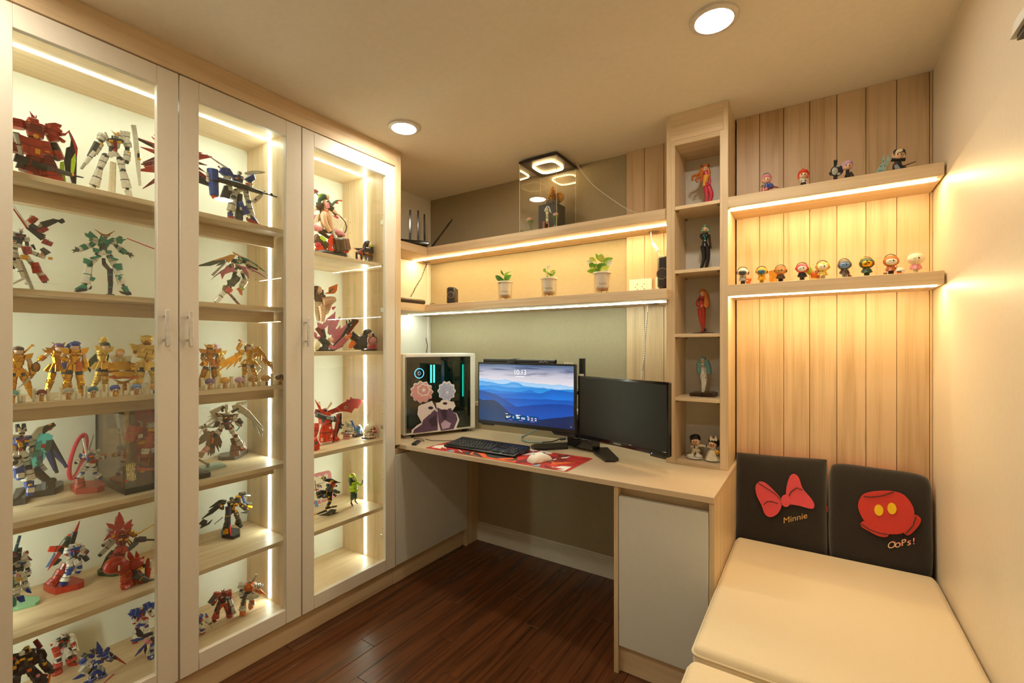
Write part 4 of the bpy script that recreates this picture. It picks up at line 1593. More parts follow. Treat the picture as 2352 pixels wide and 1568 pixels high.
# ---------------------------------------------------------------- clear display case
CX0, CX1, CY0, CY1, CZ1 = -1.395, -1.158, 2.190, 2.428, 2.336
t = thing('display_case', 'clear acrylic display case with a black lid and a glowing ring', 'display case', (-1.277, 2.31, ZU))
M().box(CX0, CX1, CY0, CY1, ZU, ZU + .006, BLKG, .001).to('base', t)
g = .003
for (x0, x1, y0, y1) in ((CX0, CX1, CY0, CY0 + g), (CX0, CX1, CY1 - g, CY1), (CX0, CX0 + g, CY0 + g, CY1 - g), (CX1 - g, CX1, CY0 + g, CY1 - g)):
    M().box(x0, x1, y0, y1, ZU + .006, CZ1, ACRYL).to('acrylic_panel', t, smooth=False)
eg = mat('e8d6a8', .3, var=.02)
b = M()
for x in (CX0, CX1):
    for y in (CY0, CY1):
        b.box(x - .0008, x + .0008, y - .0008, y + .0008, ZU + .006, CZ1, eg)
b.to('edge_line', t, smooth=False)
M().box(CX0 - .004, CX1 + .004, CY0 - .004, CY1 + .004, CZ1, CZ1 + .014, mat('2a2018', .5), .002).to('lid', t)
pts = []
for k in range(48):
    a = 2 * PI * k / 48
    r = .074 / (abs(math.cos(a)) ** 4 + abs(math.sin(a)) ** 4) ** .25
    pts.append((-1.277 + math.cos(a) * r, 2.309 + math.sin(a) * r, CZ1 - .005))
M().tube(pts, .0042, glow('ring_glow', (1, .66, .28), 26.), 8, closed=True).to('ring_light', t)
FA = (1180, 340, 7.8375)
ZP = ZU + .006
ped_y = 2.262
x0, x1 = at(1236.8, 480, 1, ped_y).x, at(1278, 480, 1, ped_y).x
y1 = min(at(1298, 480, 0, x1).y, 2.41)
zt_ = at(1278, 463.7, 1, ped_y).z
t = thing('pedestal_box', 'black box with gold vertical lettering inside the clear display case', 'box', ((x0 + x1) / 2, 2.31, ZP))
M().box(x0, x1, ped_y, y1, ZP, zt_, mat('2b2d2d', .55, var=.08), .001).to('box', t)
b = M()
GOLD = mat('f0dc8a', .35, .3)
for k, ch in enumerate('名動万禅'):
    c = at(*zf(FA, [(600, 1108 + k * 62)])[0], 1, ped_y - .0008)
    b.text(ch, c - V((0, 0, .006)), (1, 0, 0), (0, 0, 1), .0185, GOLD, .0004)
for k in range(4):
    c = at(*zf(FA, [(592 + (k % 2) * 24, 1335 + (k // 2) * 24)])[0], 1, ped_y - .0008)
    b.text('品出'[k % 2], c, (1, 0, 0), (0, 0, 1), .0072, GOLD, .0004)
b.to('lettering', t, smooth=False)
b = M()
SILV = mat('d5dde2', .4)
for s in ('550,1140 560,1090 600,1035 612,1040 600,1065 580,1085 575,1120 570,1145', '612,1035 640,1055 660,1100 670,1150 690,1170 650,1150 635,1120 640,1090 620,1070'):
    b.faces([at(*zf(FA, [p])[0], 1, ped_y - .001) for p in PL_(s)], [tuple(range(len(PL_(s))))], SILV)
b.to('emblem', t, smooth=False)
# golden statue on a stone bowl
c = at(*zf(FA, [(700, 1000)])[0], 1, 2.33)
t = thing('statue', 'golden carved statue on a grey stone inside the clear display case', 'statue', (c.x, 2.33, zt_))
STONE = mat('6f6254', .8, var=.3, scale=80, bump=.6)
GST = mat('b07a22', .4, .6, var=.3, scale=120, bump=.8)
M().lathe([(.0005, 0), (.030, .0), (.038, .018), (.036, .034), (.0005, .036)], (c.x, 2.33, zt_), STONE, 9, Matrix.Rotation(.3, 3, 'Z')).to('stone', t, ang=20)
b = M()
rr = random.Random(3)
zz = zt_ + .032
for k in range(46):
    f = (k / 46) ** .9
    rad = .028 * (1 - f * .93)
    a = k * 2.4
    b.ball((c.x + math.cos(a) * rad, 2.33 + math.sin(a) * rad, zz + f * .085), (.0085 * (1.15 - f * .7), .008 * (1.15 - f * .7), .0055), GST, Matrix.Rotation(rr.random() * 3, 3, 'Z'), 8, 5)
b.tube([(c.x, 2.33, zz), (c.x, 2.33, zz + .088)], [.024, .003], GST, 12)
b.to('figure', t)
b = M()
cd_ = V((c.x + .03, 2.352, zz + .022))
b.tube([cd_ + V((0, -.004, 0)), cd_ + V((0, .004, 0))], .031, GST, 24)
for k in range(10):
    a = 2 * PI * k / 10
    b.ball(cd_ + V((math.cos(a) * .022, -.005, math.sin(a) * .022)), .005, GST, None, 8, 5)
b.to('halo', t)


def vase(label, X, Y, FX, FY, yv):
    c = at(*zf(FA, [(X, Y)])[0], 1, yv)
    f = at(*zf(FA, [(FX, FY)])[0], 1, yv)
    t = thing('flower_vase', label, 'vase', (c.x, yv, ZP))
    M().lathe([(.010, 0), (.013, .004), (.0145, .010), (.011, .016), (.009, .018), (.0065, .017), (.0005, .015)], (c.x, yv, ZP), mat('7f8f86', .2, var=.3, scale=150), 20).to('bowl', t)
    b = M()
    for k in range(4):
        a = k * 1.6
        q = V((c.x + math.cos(a) * .014, yv + math.sin(a) * .010, f.z - .011 - .003 * (k % 2)))
        b.tube([(c.x, yv, ZP + .014), (c.x + math.cos(a) * .004, yv, ZP + .025), q], .0013, LEAFG[0], 5)
        b.ball(q + V((0, 0, .002)), (.010, .008, .003), LEAFG[0], Matrix.Rotation(.7 * math.cos(a), 3, 'Y'), 8, 5)
    b.to('leaves', t)
    b = M()
    PT = mat('eab79c', .6, var=.12)
    for k in range(14):
        a = k * 2.4
        r_ = .004 + .009 * (k / 14)
        b.ball((f.x + math.cos(a) * r_, yv + math.sin(a) * r_ * .7, f.z + .004 - .005 * (k / 14)), (.0042, .0036, .0075), PT, Matrix.Rotation(math.cos(a) * .7, 3, 'Y'), 7, 5)
    b.to('petals', t)


vase('small vase of pink lotus flowers at the left in the clear display case', 308, 1450, 280, 1285, 2.235)
vase('small vase of pink lotus flowers in front of the black pedestal box', 748, 1385, 755, 1195, 2.228)
for lb, X, Y in (('tiny orange candle left of the black pedestal box', 430, 1390), ('tiny orange candle in front of the black pedestal box', 627, 1352)):
    c = at(*zf(FA, [(X, Y)])[0], 1, 2.222)
    o = M().tube([(c.x, 2.222, ZP), (c.x, 2.222, c.z)], .0022, mat('e8952a', .5), 10).to('candle', None, lb, loc=(c.x, 2.222, ZP))
    o['category'] = 'candle'
c = at(*zf(FA, [(540, 1345)])[0], 1, 2.245)
o = M().box(c.x - .007, c.x + .007, 2.243, 2.247, ZP, c.z + .009, mat('b3674a', .6), .001).to('card', None, 'small reddish card leaning at the foot of the black pedestal box', loc=(c.x, 2.245, ZP))
o['category'] = 'card'

# ---------------------------------------------------------------- air conditioner on the right wall, mostly outside the frame
t = thing('air_conditioner', 'white air conditioner on the right wall, cut off by the corner', 'air conditioner', (.29, .60, 1.85))
ACM = mat('d9d6cc', .5, var=.02)
prof = [(.384, 2.05), (.20, 2.05), (.178, 2.035), (.172, 1.90), (.178, 1.845), (.196, 1.812), (.225, 1.80), (.384, 1.80)]
lo = []
for y, k in ((.10, 1.), (.86, 1.), (.905, .97), (.93, .88), (.94, .6)):
    lo.append([V((.384 - (.384 - a) * (k * .5 + .5), y, 1.92 + (c - 1.92) * k)) for a, c in prof])
M().ring(lo, ACM).to('body', t, ang=50)
pts = [at(u, v, 1, y) for u, v, y in ((2319, 92, .86), (2330, 50, .86))]
M().faces([pts[0], pts[1], pts[1] + V((.0, -.62, 0)), pts[0] + V((0, -.62, 0)), pts[0] + V((.006, 0, -.001)), pts[1] + V((.006, 0, -.001)), pts[1] + V((.006, -.62, -.001)), pts[0] + V((.006, -.62, -.001))], [(0, 1, 2, 3), (7, 6, 5, 4), (0, 4, 5, 1), (1, 5, 6, 2), (2, 6, 7, 3), (3, 7, 4, 0)], ACM).to('flap', t)
q = pts[0]
M().box(q.x + .004, q.x + .010, .25, .85, q.z - .008, q.z - .001, DKG).to('flap_seal', t)
# ---------------------------------------------------------------- figures: a small shape language
# every figure stands on its own plane inside the shelf; outlines are laid out on that plane and given their own depth
PAL = dict(R='a8301f', r='6e1a14', W='dcd9cd', w='a9a89d', G='45494a', K='1d1d1f', Y='dda51e', B='1f429c', b='5f87bd', E='128068', O='db6a1e', P='d68a94', p='6f4f94', S='e6bd9c', L='b4d82a', V='2c4a30', N='4d3826', C='e8dcc0', i='191b30', H='b9651f', h='8fb0a8', t='6aa0a4', D='c9344f', l='c7a2c8', U='2f6b80', A='3f8f86', q='7d5a48', c='3ab0b8', F='cf3b1c', m='b98a4a', T='7fb08a', X='e3a53a')
MET = dict(g=('d9a227', .22, 1.), n=('a06a24', .28, 1.), M=('c4c8cc', .25, .9), j=('e9c96a', .3, .7))


def pc_(k):
    if k in MET:
        c, r, me = MET[k]
        return mat(c, r, me, .05)
    if k == 'Z':
        return CLEARP
    if k == 'e':
        return TEALT
    if k == 'x':
        return PINKT
    if k == 'y':
        return REDT
    return mat(PAL[k], .36, 0., .1, 90.)


TEALT = glass('teal_clear', (.25, .72, .76), .06)
PINKT = mat('e27f9a', .25, 0., .15, trans=.35)
REDT = mat('b3241c', .2, 0., .1, trans=.25)


class Fig:
    def __init__(s, name, label, cat, fr, base, ztop, depth=None, ax=0, group=None, acc='K', lim=None):
        s.fr, s.ax, s.zt, s.acc = fr, ax, ztop, acc
        u, v = s.px(base)
        if depth is None:                      # the base is seen on the shelf: its depth follows
            p = at(u, v, 2, ztop)
            depth = p[ax]
        s.val = depth
        p = at(u, v, ax, depth)
        p.z = ztop
        s.n = V((1, 0, 0)) if ax == 0 else V((0, -1, 0))
        s.lim = lim or ((-2.314, -1.912) if ax == 0 else (2.0, 2.40))
        s.k = (at(u, v, ax, depth) - at(u, v + 1, ax, depth)).length / fr[2]
        s.root = thing(name, label, cat, tuple(p), group)
        s.mn = 9.
        s.rnd = random.Random(len(label) * 7 + int(u))

    def px(s, p):
        return s.fr[0] + p[0] / s.fr[2], s.fr[1] + p[1] / s.fr[2]

    def P(s, p, o=0.):
        q = at(*s.px(p), s.ax, s.val)
        return q + s.n * (o + (p[2] if len(p) > 2 else 0.)) * s.k

    def shape(s, b, line):
        a = line.split()
        kd, col = a[0], pc_(a[1])
        f = a[2:]
        pt = lambda q: tuple(float(z) for z in q.split(','))
        k = s.k
        if kd in 'bB':
            p0, p1 = pt(f[0]), pt(f[1])
            w0 = float(f[2])
            w1 = float(f[3]) if len(f) > 3 else w0
            d = float(f[4]) if len(f) > 4 else .85
            o = float(f[5]) if len(f) > 5 else 0
            A_, B2 = s.P(p0, o), s.P(p1, o)
            b.beam(A_, B2, w0 * k, w0 * k * d, w1 * k, w1 * k * d, col, s.n)
            if kd == 'b' and min(w0, w1) * k > .0045:
                for (f0, f1, g, c2) in ((.44, .50, 1.05, s.acc[0]), (.60, .86, .6, s.acc[-1])):
                    wa, wb = w0 + (w1 - w0) * f0, w0 + (w1 - w0) * f1
                    dd = 1.06 if g > 1 else 1.12 / g
                    b.beam(A_.lerp(B2, f0), A_.lerp(B2, f1), wa * k * g, wa * k * d * g * dd / (1.06 if g > 1 else 1), wb * k * g, wb * k * d * g * dd / (1.06 if g > 1 else 1), pc_(c2) if g > 1 else col, s.n)
        elif kd == 'k':
            t_, o = float(f[0]), float(f[1])
            b.plate([s.P(pt(q), o) for q in f[2:]], s.n * t_ * k, col)
        elif kd == 's':
            p = pt(f[0])
            rx = float(f[1])
            ry = float(f[2]) if len(f) > 2 else rx
            rz = float(f[3]) if len(f) > 3 else min(rx, ry)
            o = float(f[4]) if len(f) > 4 else 0
            r = (rz * k, rx * k, ry * k) if s.ax == 0 else (rx * k, rz * k, ry * k)
            b.ball(s.P(p, o), r, col, None, 16, 10)
        elif kd == 't':
            r0, r1 = float(f[0]), float(f[1])
            pts = [pt(q) for q in f[2:]]
            n_ = len(pts)
            if n_ > 2:                          # smooth the bends
                sm = []
                for i in range(n_ - 1):
                    g = [(*q, 0) if len(q) < 3 else q for q in (pts[max(i - 1, 0)], pts[i], pts[i + 1], pts[min(i + 2, n_ - 1)])]
                    for j in range(4):
                        h = j / 4
                        sm.append(tuple(.5 * (2 * g[1][d] + (g[2][d] - g[0][d]) * h + (2 * g[0][d] - 5 * g[1][d] + 4 * g[2][d] - g[3][d]) * h * h + (3 * g[1][d] - g[0][d] - 3 * g[2][d] + g[3][d]) * h ** 3) for d in range(3)))
                pts = sm + [pts[-1]]
                n_ = len(pts)
            b.tube([s.P(q) for q in pts], [(r0 + (r1 - r0) * i / (n_ - 1)) * k for i in range(n_)], col, 8)
        elif kd in 'xX':
            p = pt(f[0])
            w, h = float(f[1]), float(f[2])
            d = float(f[3]) if len(f) > 3 else min(w, h)
            o = float(f[4]) if len(f) > 4 else 0
            an = math.radians(float(f[5])) if len(f) > 5 else 0
            c = s.P(p, o)
            sz = (d * k, w * k, h * k) if s.ax == 0 else (w * k, d * k, h * k)
            Rm = Matrix.Rotation(-an if s.ax == 0 else an, 3, 'X' if s.ax == 0 else 'Y')
            b.obox(c, sz, col, Rm, min(sz) * .18)
        elif kd == 'f':
            h = float(f[0])
            pts = [at(*s.px(pt(q)), 2, s.zt + .001) for q in f[1:]]
            for q in pts:
                q[s.ax] = min(max(q[s.ax], s.lim[0]), s.lim[1])
                q.z = s.zt + .0004 + h * .0005
            b.plate(pts, (0, 0, h * .001), col)
        elif kd == 'r':                          # feathers / blades fanned from a root: r col w tips... root first
            w = float(f[0])
            o = float(f[1])
            r0 = pt(f[2])
            for i, q in enumerate(f[3:]):
                q = pt(q)
                A_, B2 = s.P(r0, o + i * 2), s.P(q, o - i * 2)
                m_ = A_.lerp(B2, .55)
                b.beam(A_, m_, w * k * .5, w * k * .18, w * k, w * k * .22, col, s.n)
                b.beam(m_, B2, w * k, w * k * .22, w * k * .15, w * k * .08, col, s.n)

    def part(s, name, src, label=None, ang=32):
        b = M()
        for line in src.split(';'):
            if line.strip():
                s.shape(b, line.strip())
        for v in b.bm.verts:
            if v.co.z < s.zt + .0003:
                v.co.z = s.zt + .0003
            q = v.co[s.ax]
            v.co[s.ax] = min(max(q, s.lim[0]), s.lim[1])
            if s.ax == 0:
                v.co.y = min(max(v.co.y, YA0 + .004), YA1 - .004) if s.fr[0] < 700 else min(max(v.co.y, YB0 + .004), YB1 - .004)
            s.mn = min(s.mn, v.co.z)
        return b.to(name, s.root, label, ang=ang)

    def end(s):
        g = s.mn - s.zt
        if .0004 < g < .05:
            s.root.location.z -= g - .0003
        return s.root

    # a generic toy robot from joint positions
    def robot(s, S, h, c, w, L, R_, l, r, col, crest='Y'):
        A_, B2, C_, D_ = col
        f = lambda p: '%g,%g' % tuple(p)
        md = lambda p, q, t: (p[0] + (q[0] - p[0]) * t, p[1] + (q[1] - p[1]) * t)
        hx, hy = h
        q = 'x %s %g,%g %g %g %g 4;' % (A_, hx, hy, S * .17, S * .19, S * .2)
        q += 'x %s %g,%g %g %g %g %g;' % (C_, hx, hy + S * .02, S * .15, S * .05, S * .08, S * .09)
        q += 'x %s %g,%g %g %g %g %g;' % (D_, hx, hy + S * .08, S * .07, S * .05, S * .06, S * .10)
        q += 'x %s %g,%g %g %g %g 0;' % (C_, hx, hy + S * .13, S * .1, S * .1, S * .1)
        if crest:
            q += 'B %s %g,%g %g,%g %g %g 1 %g;B %s %g,%g %g,%g %g %g 1 %g' % (crest, hx, hy - S * .07, hx - S * .16, hy - S * .2, S * .04, S * .012, S * .1, crest, hx, hy - S * .07, hx + S * .16, hy - S * .2, S * .04, S * .012, S * .1)
        s.part('head', q)
        cx, cy = c
        wx, wy = w
        q = 'B %s %s %s %g %g .75 0;' % (B2, f((cx - S * .02, cy - S * .2)), f((cx, cy + S * .14)), S * .56, S * .40)
        q += 'x %s %g,%g %g %g %g %g;x %s %g,%g %g %g %g %g;' % (D_, cx - S * .14, cy - S * .06, S * .14, S * .09, S * .1, S * .17, D_, cx + S * .14, cy - S * .06, S * .14, S * .09, S * .1, S * .17)
        q += 'x %s %g,%g %g %g %g %g;' % (C_, cx, cy + S * .02, S * .1, S * .2, S * .1, S * .18)
        q += 'b %s %s %s %g %g .8 0;' % (C_, f(md(c, w, .3)), f(w), S * .30, S * .28)
        q += 'x %s %g,%g %g %g %g %g;' % (A_, wx, wy + S * .04, S * .14, S * .22, S * .24, S * .03)
        q += 'B %s %s %s %g %g .4 %g;B %s %s %s %g %g .4 %g' % (A_, f((wx - S * .1, wy)), f((wx - S * .2, wy + S * .2)), S * .14, S * .22, S * .13, A_, f((wx + S * .1, wy)), f((wx + S * .2, wy + S * .2)), S * .14, S * .22, S * .13)
        s.part('torso', q)
        for J, sg in ((L, -1), (R_, 1)):
            if not J:
                continue
            a, e, d = J
            q = 'b %s %s %s %g %g .9 0;' % (A_, f((a[0] - sg * S * .04, a[1] - S * .13)), f((a[0] + sg * S * .05, a[1] + S * .13)), S * .32, S * .29)
            q += 'B %s %s %s %g %g;' % (C_, f(a), f(e), S * .17, S * .16)
            q += 'b %s %s %s %g %g 1 4;' % (A_, f(md(a, e, .85)), f(md(e, d, .82)), S * .24, S * .25)
            q += 'x %s %s %g %g %g 4;' % (C_, f(md(e, d, .98)), S * .15, S * .15, S * .13)
            q += 'x %s %s %g %g %g 4' % (D_, f(e), S * .12, S * .12, S * .26)
            s.part('arm', q)
        for J in (l, r):
            if not J:
                continue
            p, kn, an, to = J
            q = 's %s %s %g;b %s %s %s %g %g;' % (C_, f(p), S * .14, A_, f(md(p, kn, .05)), f(md(p, kn, .9)), S * .27, S * .23)
            q += 'x %s %s %g %g %g 6;' % (C_, f(kn), S * .19, S * .16, S * .26)
            q += 'x %s %s %g %g %g 12;' % (B2, f(md(kn, an, .05)), S * .19, S * .19, S * .22)
            q += 'b %s %s %s %g %g .95 3;' % (A_, f(md(kn, an, .1)), f(md(kn, an, .88)), S * .25, S * .36)
            q += 'B %s %s %s %g %g .9 4;' % (C_, f(md(kn, an, .8)), f(an), S * .13, S * .12)
            q += 'B %s %s %s %g %g .7 8' % (B2, f(an), f(to), S * .27, S * .2)
            s.part('leg', q)

    # an armoured knight: metal plates over a slim body
    def knight(s, S, h, c, w, L, R_, l, r, hair, met='g', face='S', helm=None, wide=.34):
        f = lambda p: '%g,%g' % tuple(p)
        md = lambda p, q, t: (p[0] + (q[0] - p[0]) * t, p[1] + (q[1] - p[1]) * t)
        hx, hy = h
        q = 's %s %g,%g %g %g %g %g;' % (face, hx, hy + S * .03, S * .12, S * .14, S * .12, S * .04)
        s.part('head', q + 'B %s %g,%g %g,%g %g %g' % (face, hx, hy + S * .1, hx, hy + S * .2, S * .1, S * .12))
        if hair:
            q = 's %s %g,%g %g %g %g %g;' % (hair, hx, hy - S * .02, S * .155, S * .15, S * .15, -S * .04)
            q += 's %s %g,%g %g %g %g %g;' % (hair, hx, hy - S * .075, S * .14, S * .085, S * .13, S * .05)
            for i in range(9):
                a = PI * (1.05 + i / 8 * .9)
                q += 'B %s %g,%g %g,%g %g %g .8 %g;' % (hair, hx + math.cos(a) * S * .1, hy + math.sin(a) * S * .08, hx + math.cos(a) * S * .24, hy + math.sin(a) * S * .16 + S * .07, S * .1, S * .01, S * .02)
            for sg in (-1, 1):
                q += 'B %s %g,%g %g,%g %g %g .7 0;' % (hair, hx + sg * S * .13, hy, hx + sg * S * .17, hy + S * .24, S * .11, S * .02)
            s.part('hair', q)
        if helm:
            q = 's %s %g,%g %g %g %g %g;' % (helm, hx, hy - S * .06, S * .15, S * .11, S * .15, S * .02)
            for sg in (-1, 1):
                q += 'B %s %g,%g %g,%g %g %g .7 6;' % (helm, hx + sg * S * .1, hy - S * .04, hx + sg * S * .24, hy - S * .2, S * .09, S * .01)
            s.part('helmet', q)
        cx, cy = c
        wx, wy = w
        q = 'B %s %s %s %g %g .7 0;' % (met, f((cx, cy - S * .22)), f((cx, cy + S * .14)), S * wide, S * wide * .75)
        q += 's %s %g,%g %g %g %g %g;s %s %g,%g %g %g %g %g;' % (met, cx - S * .09, cy - S * .06, S * .1, S * .09, S * .1, S * .07, met, cx + S * .09, cy - S * .06, S * .1, S * .09, S * .1, S * .07)
        q += 'B %s %s %s %g %g .75 0;x %s %s %g %g %g %g;' % (met, f((cx, cy + S * .1)), f(w), S * .2, S * .22, met, f(w), S * .27, S * .07, S * .22, 2)
        q += 'x F %s %g %g %g %g' % (f((wx, wy)), S * .06, S * .05, S * .06, S * .12)
        s.part('breastplate', q)
        q = ''
        for i in range(5):
            a = (i - 2) * .32
            q += 'B %s %s %s %g %g .35 %g;' % (met, f((wx + a * S * .3, wy + S * .02)), f((wx + a * S * .62, wy + S * .27)), S * .11, S * .14, S * .1 - abs(i - 2) * S * .05)
        s.part('skirt', q)
        for J, sg in ((L, -1), (R_, 1)):
            if not J:
                continue
            a, e, d = J
            q = 'k %s %g %g %s %s %s %s;' % (met, S * .16, S * .02, f((a[0] - sg * S * .1, a[1] - S * .08)), f((a[0] + sg * S * .2, a[1] - S * .13)), f((a[0] + sg * S * .13, a[1] + S * .05)), f((a[0] - sg * S * .06, a[1] + S * .10)))
            q += 'B %s %s %s %g %g;b %s %s %s %g %g;s %s %s %g' % (face, f(a), f(e), S * .13, S * .12, met, f(e), f(d), S * .16, S * .18, met, f(d), S * .06)
            s.part('arm', q)
        for J in (l, r):
            if not J:
                continue
            p, kn, an, to = J
            q = 'B i %s %s %g %g;b %s %s %s %g %g;s %s %s %g %g %g %g;' % (f(p), f(md(p, kn, .5)), S * .20, S * .18, met, f(md(p, kn, .35)), f(kn), S * .22, S * .18, met, f(kn), S * .11, S * .11, S * .10, S * .04)
            q += 'b %s %s %s %g %g;B %s %s %s %g %g .7 3' % (met, f(kn), f(an), S * .20, S * .14, met, f(an), f(to), S * .15, S * .1)
            s.part('leg', q)


Q = lambda *a: [tuple(p) for p in a]
FA1, FA2, FA3, FA4 = (20, 240, 6.72), (450, 320, 7.468), (20, 460, 6.72), (450, 560, 8.709)
FA5, FA6, FA7, FA8 = (20, 760, 6.72), (450, 770, 10.69), (20, 940, 6.534), (450, 910, 8.2545)
FA9, FA10, FA11 = (20, 1160, 6.031), (20, 1370, 6.72), (450, 1120, 4.612)
FB1, FB2, FB3, FB4 = (715, 420, 8.252), (715, 640, 8.708), (715, 900, 9.8), (715, 1070, 12.063)
ROB = 'robot_figure'
# ======== left cabinet, top shelf
f = Fig(ROB, 'bulky dark red toy robot holding a long black rifle on the top shelf', 'robot figure', FA1, (450, 1100), 1.814, -2.09, acc='rr')
f.part('head', 'x R 370,225 120 80 110 10;k R 30 30 250,225 300,185 400,175 440,230 430,270 330,250;k R 18 30 316,75 352,120 395,165 400,215 350,190;B R 425,135 418,210 14 8;x K 395,262 90 20 60 40;x Y 300,240 30 16 20 70')
f.part('torso', 'b R 400,275 410,480 230 170 .8 20;x r 395,360 180 130 120 60;s Y 398,478 34 34 20 95;k R 60 40 265,265 330,250 480,300 492,380 470,400 290,330;B r 390,470 390,560 120 150;b G 455,270 490,330 40 40')
f.part('skirt', 'b R 250,470 190,700 150 230 .5 10;b R 400,510 400,780 130 170 .45 50;b R 530,540 560,740 130 170 .5 30;x Y 422,712 56 76 20 95;x Y 175,640 40 60 20 60;x Y 575,712 54 20 20 80;b r 420,760 300,980 170 220;b r 560,760 620,900 150 170')
f.part('arm', 'b R 690,330 640,460 200 170 .9 10;k R 90 20 550,290 590,270 700,262 805,300 790,335 650,330 560,345;b R 660,440 720,540 140 150;k R 50 60 770,420 850,430 920,375 915,395 860,460 790,470;b K 690,560 740,680 90 110;b R 730,690 790,820 130 120;s G 745,790 52;k R 30 40 780,480 870,545 850,570 800,560')
f.part('arm', 'b R 110,200 130,330 190 170;b G 100,400 150,640 90 80;b M 95,430 190,800 60 50 .8 60;b r 90,560 90,700 130 150')
f.part('leg', 'b r 360,850 330,1020 200 240 .9;b R 400,960 460,1190 180 200')
f.part('leg', 'b r 560,850 620,960 200 210;b R 610,980 690,1190 210 260 .9 20;b r 640,1090 740,1200 220 220')
f.part('shield', 'k K 40 60 905,390 945,450 1000,570 1040,660 1030,760 1020,1210 960,1190 930,1090 860,1000 840,860 870,650 930,630 945,520;k R 16 84 908,390 945,450 1005,575 1040,660 1030,780 1010,800 1000,700 960,560;k L 14 86 1003,735 1012,860 985,1020 945,1090 932,1000 940,830')
f.part('blade', 'k L 16 30 785,860 840,850 850,1000 875,1180 800,1110 778,1000', 'lime green blade')
f.part('rifle', 'b K 60,800 560,980 120 90 .8 110;b G 420,920 970,1085 90 60 .8 110;B K 970,1085 1120,1117 26 18 1 110;x Y 950,1072 24 50 40 130;b K 100,900 200,940 120 90 .8 100')
f.part('stand', 'B Z 250,940 310,1090 60 60;B Z 190,1000 240,1190 50 50;B Z 910,1090 930,1260 60 70')
f.end()

f = Fig(ROB, 'white and dark grey toy robot with long fin plates on the top shelf', 'robot figure', FA1, (1640, 1320), 1.814, -2.06, acc='GW')
f.robot(330, (1640, 445), (1620, 560), (1605, 690), Q((1435, 450), (1415, 560), (1300, 720)), Q((1830, 560), (1830, 690), (1820, 840)), Q((1490, 740), (1400, 940), (1310, 1230), (1180, 1300)), Q((1720, 790), (1760, 970), (1835, 1270), (1890, 1470)), 'WWGY')
f.part('chest_guard', 'k G 50 60 1500,490 1600,475 1720,500 1755,530 1740,560 1640,520 1510,520;x r 1610,585 50 90 30 90;x R 1608,670 36 40 30 100;k Y 12 95 1515,505 1580,515 1572,545 1510,535;k Y 12 95 1650,530 1715,540 1705,570 1645,560')
f.part('horn', 'B Y 1650,425 1560,345 14 4 1 40;B Y 1650,420 1622,375 12 4 1 40;B Y 1665,420 1675,375 12 4 1 40;B Y 1660,430 1740,392 14 4 1 40')
f.part('fin_plate', 'b W 1765,350 1740,520 64 60 .3 -30;b W 1812,355 1790,520 50 50 .3 -20;b W 1855,365 1840,530 48 50 .3 -10;b w 1715,370 1700,480 50 50 .3 -50')
f.part('long_fin', 'k W 26 20 1880,268 1955,268 1990,500 2015,800 2036,1200 2002,1200 1960,900 1915,500;b Y 1990,690 2000,690 60 60 .6 20;x Y 2000,795 46 30 40 24;x K 1990,740 30 70 40 26')
f.part('rifle', 'b G 1350,540 1230,760 70 60 .8 40;b W 1300,680 1170,860 60 50 .8 50;B w 1170,850 1105,945 40 30 1 50;b K 1070,1215 1240,1250 60 50')
f.part('stand', 'B C 1625,830 1605,1200 70 80 .7 -30;B C 1605,1180 1600,1420 80 90 .7 -30')
f.part('shoulder_fin', 'B w 1485,370 1545,470 24 14;B K 1590,430 1590,480 18 18 1 20')
f.end()

f = Fig(ROB, 'red winged toy robot mostly hidden by the white door stiles on the top shelf', 'robot figure', (0, 0, 1), (410, 440), 1.814, -2.12, acc='KR')
f.robot(62, (410, 335), (410, 358), (410, 385), Q((392, 355), (388, 375), (384, 392)), Q((428, 355), (432, 375), (436, 392)), Q((400, 392), (394, 415), (392, 445), (388, 450)), Q((420, 392), (426, 415), (428, 445), (432, 450)), 'RRGY')
f.part('wing', 'r R 13 0 405,360 317,317;b K 350,335 318,320 7 4 .4;r R 11 2 402,365 322,338 330,382 349,313 355,308;r r 16 3 402,372 323,378;b r 370,360 330,375 10 6 .4;r r 9 4 400,385 326,434;r R 14 5 402,388 330,385 312,392')
f.part('wing', 'r R 16 0 415,358 487,360;r r 8 2 418,365 475,380 471,395;r R 14 3 418,378 489,419;b K 440,385 455,395 10 10 .5;r G 20 4 418,388 485,430;r R 10 5 414,352 462,352')
f.end()

f = Fig(ROB, 'blue and white toy robot with a long black rifle on the top shelf', 'robot figure', FA2, (760, 1390), 1.814, -2.07, acc='KW')
f.robot(330, (745, 500), (720, 620), (760, 770), Q((540, 570), (560, 680), (590, 830)), Q((930, 610), (940, 700), (900, 780)), Q((690, 810), (640, 910), (590, 1180), (575, 1290)), Q((860, 830), (900, 990), (950, 1260), (1060, 1400)), 'WBGY', None)
f.part('booster', 'b B 290,430 320,880 150 120 .9 -10;b W 190,480 210,640 40 40;s O 322,900 48 40 40 -10;k B 60 20 380,470 460,540 600,560 630,545 560,430 430,405 390,470')
f.part('shoulder_armour', 'b B 900,560 960,640 190 130 .9 20;t W 8 8 975,560 1000,590 985,625 945,620 935,585 955,562;b B 470,450 600,530 110 90 .8 10')
f.part('fin', 'B W 175,160 560,420 10 40 .4 -20;B R 190,170 400,330 8 10 .6 -12;k W 24 10 830,490 920,465 1060,462 1190,492 1040,530 840,525;k R 8 20 1030,528 1190,490 1160,505;k W 22 30 940,990 1000,920 1160,805 1175,825 1080,960 990,1030;s R 1005,965 20 20 10 44;B R 380,375 430,425 30 10')
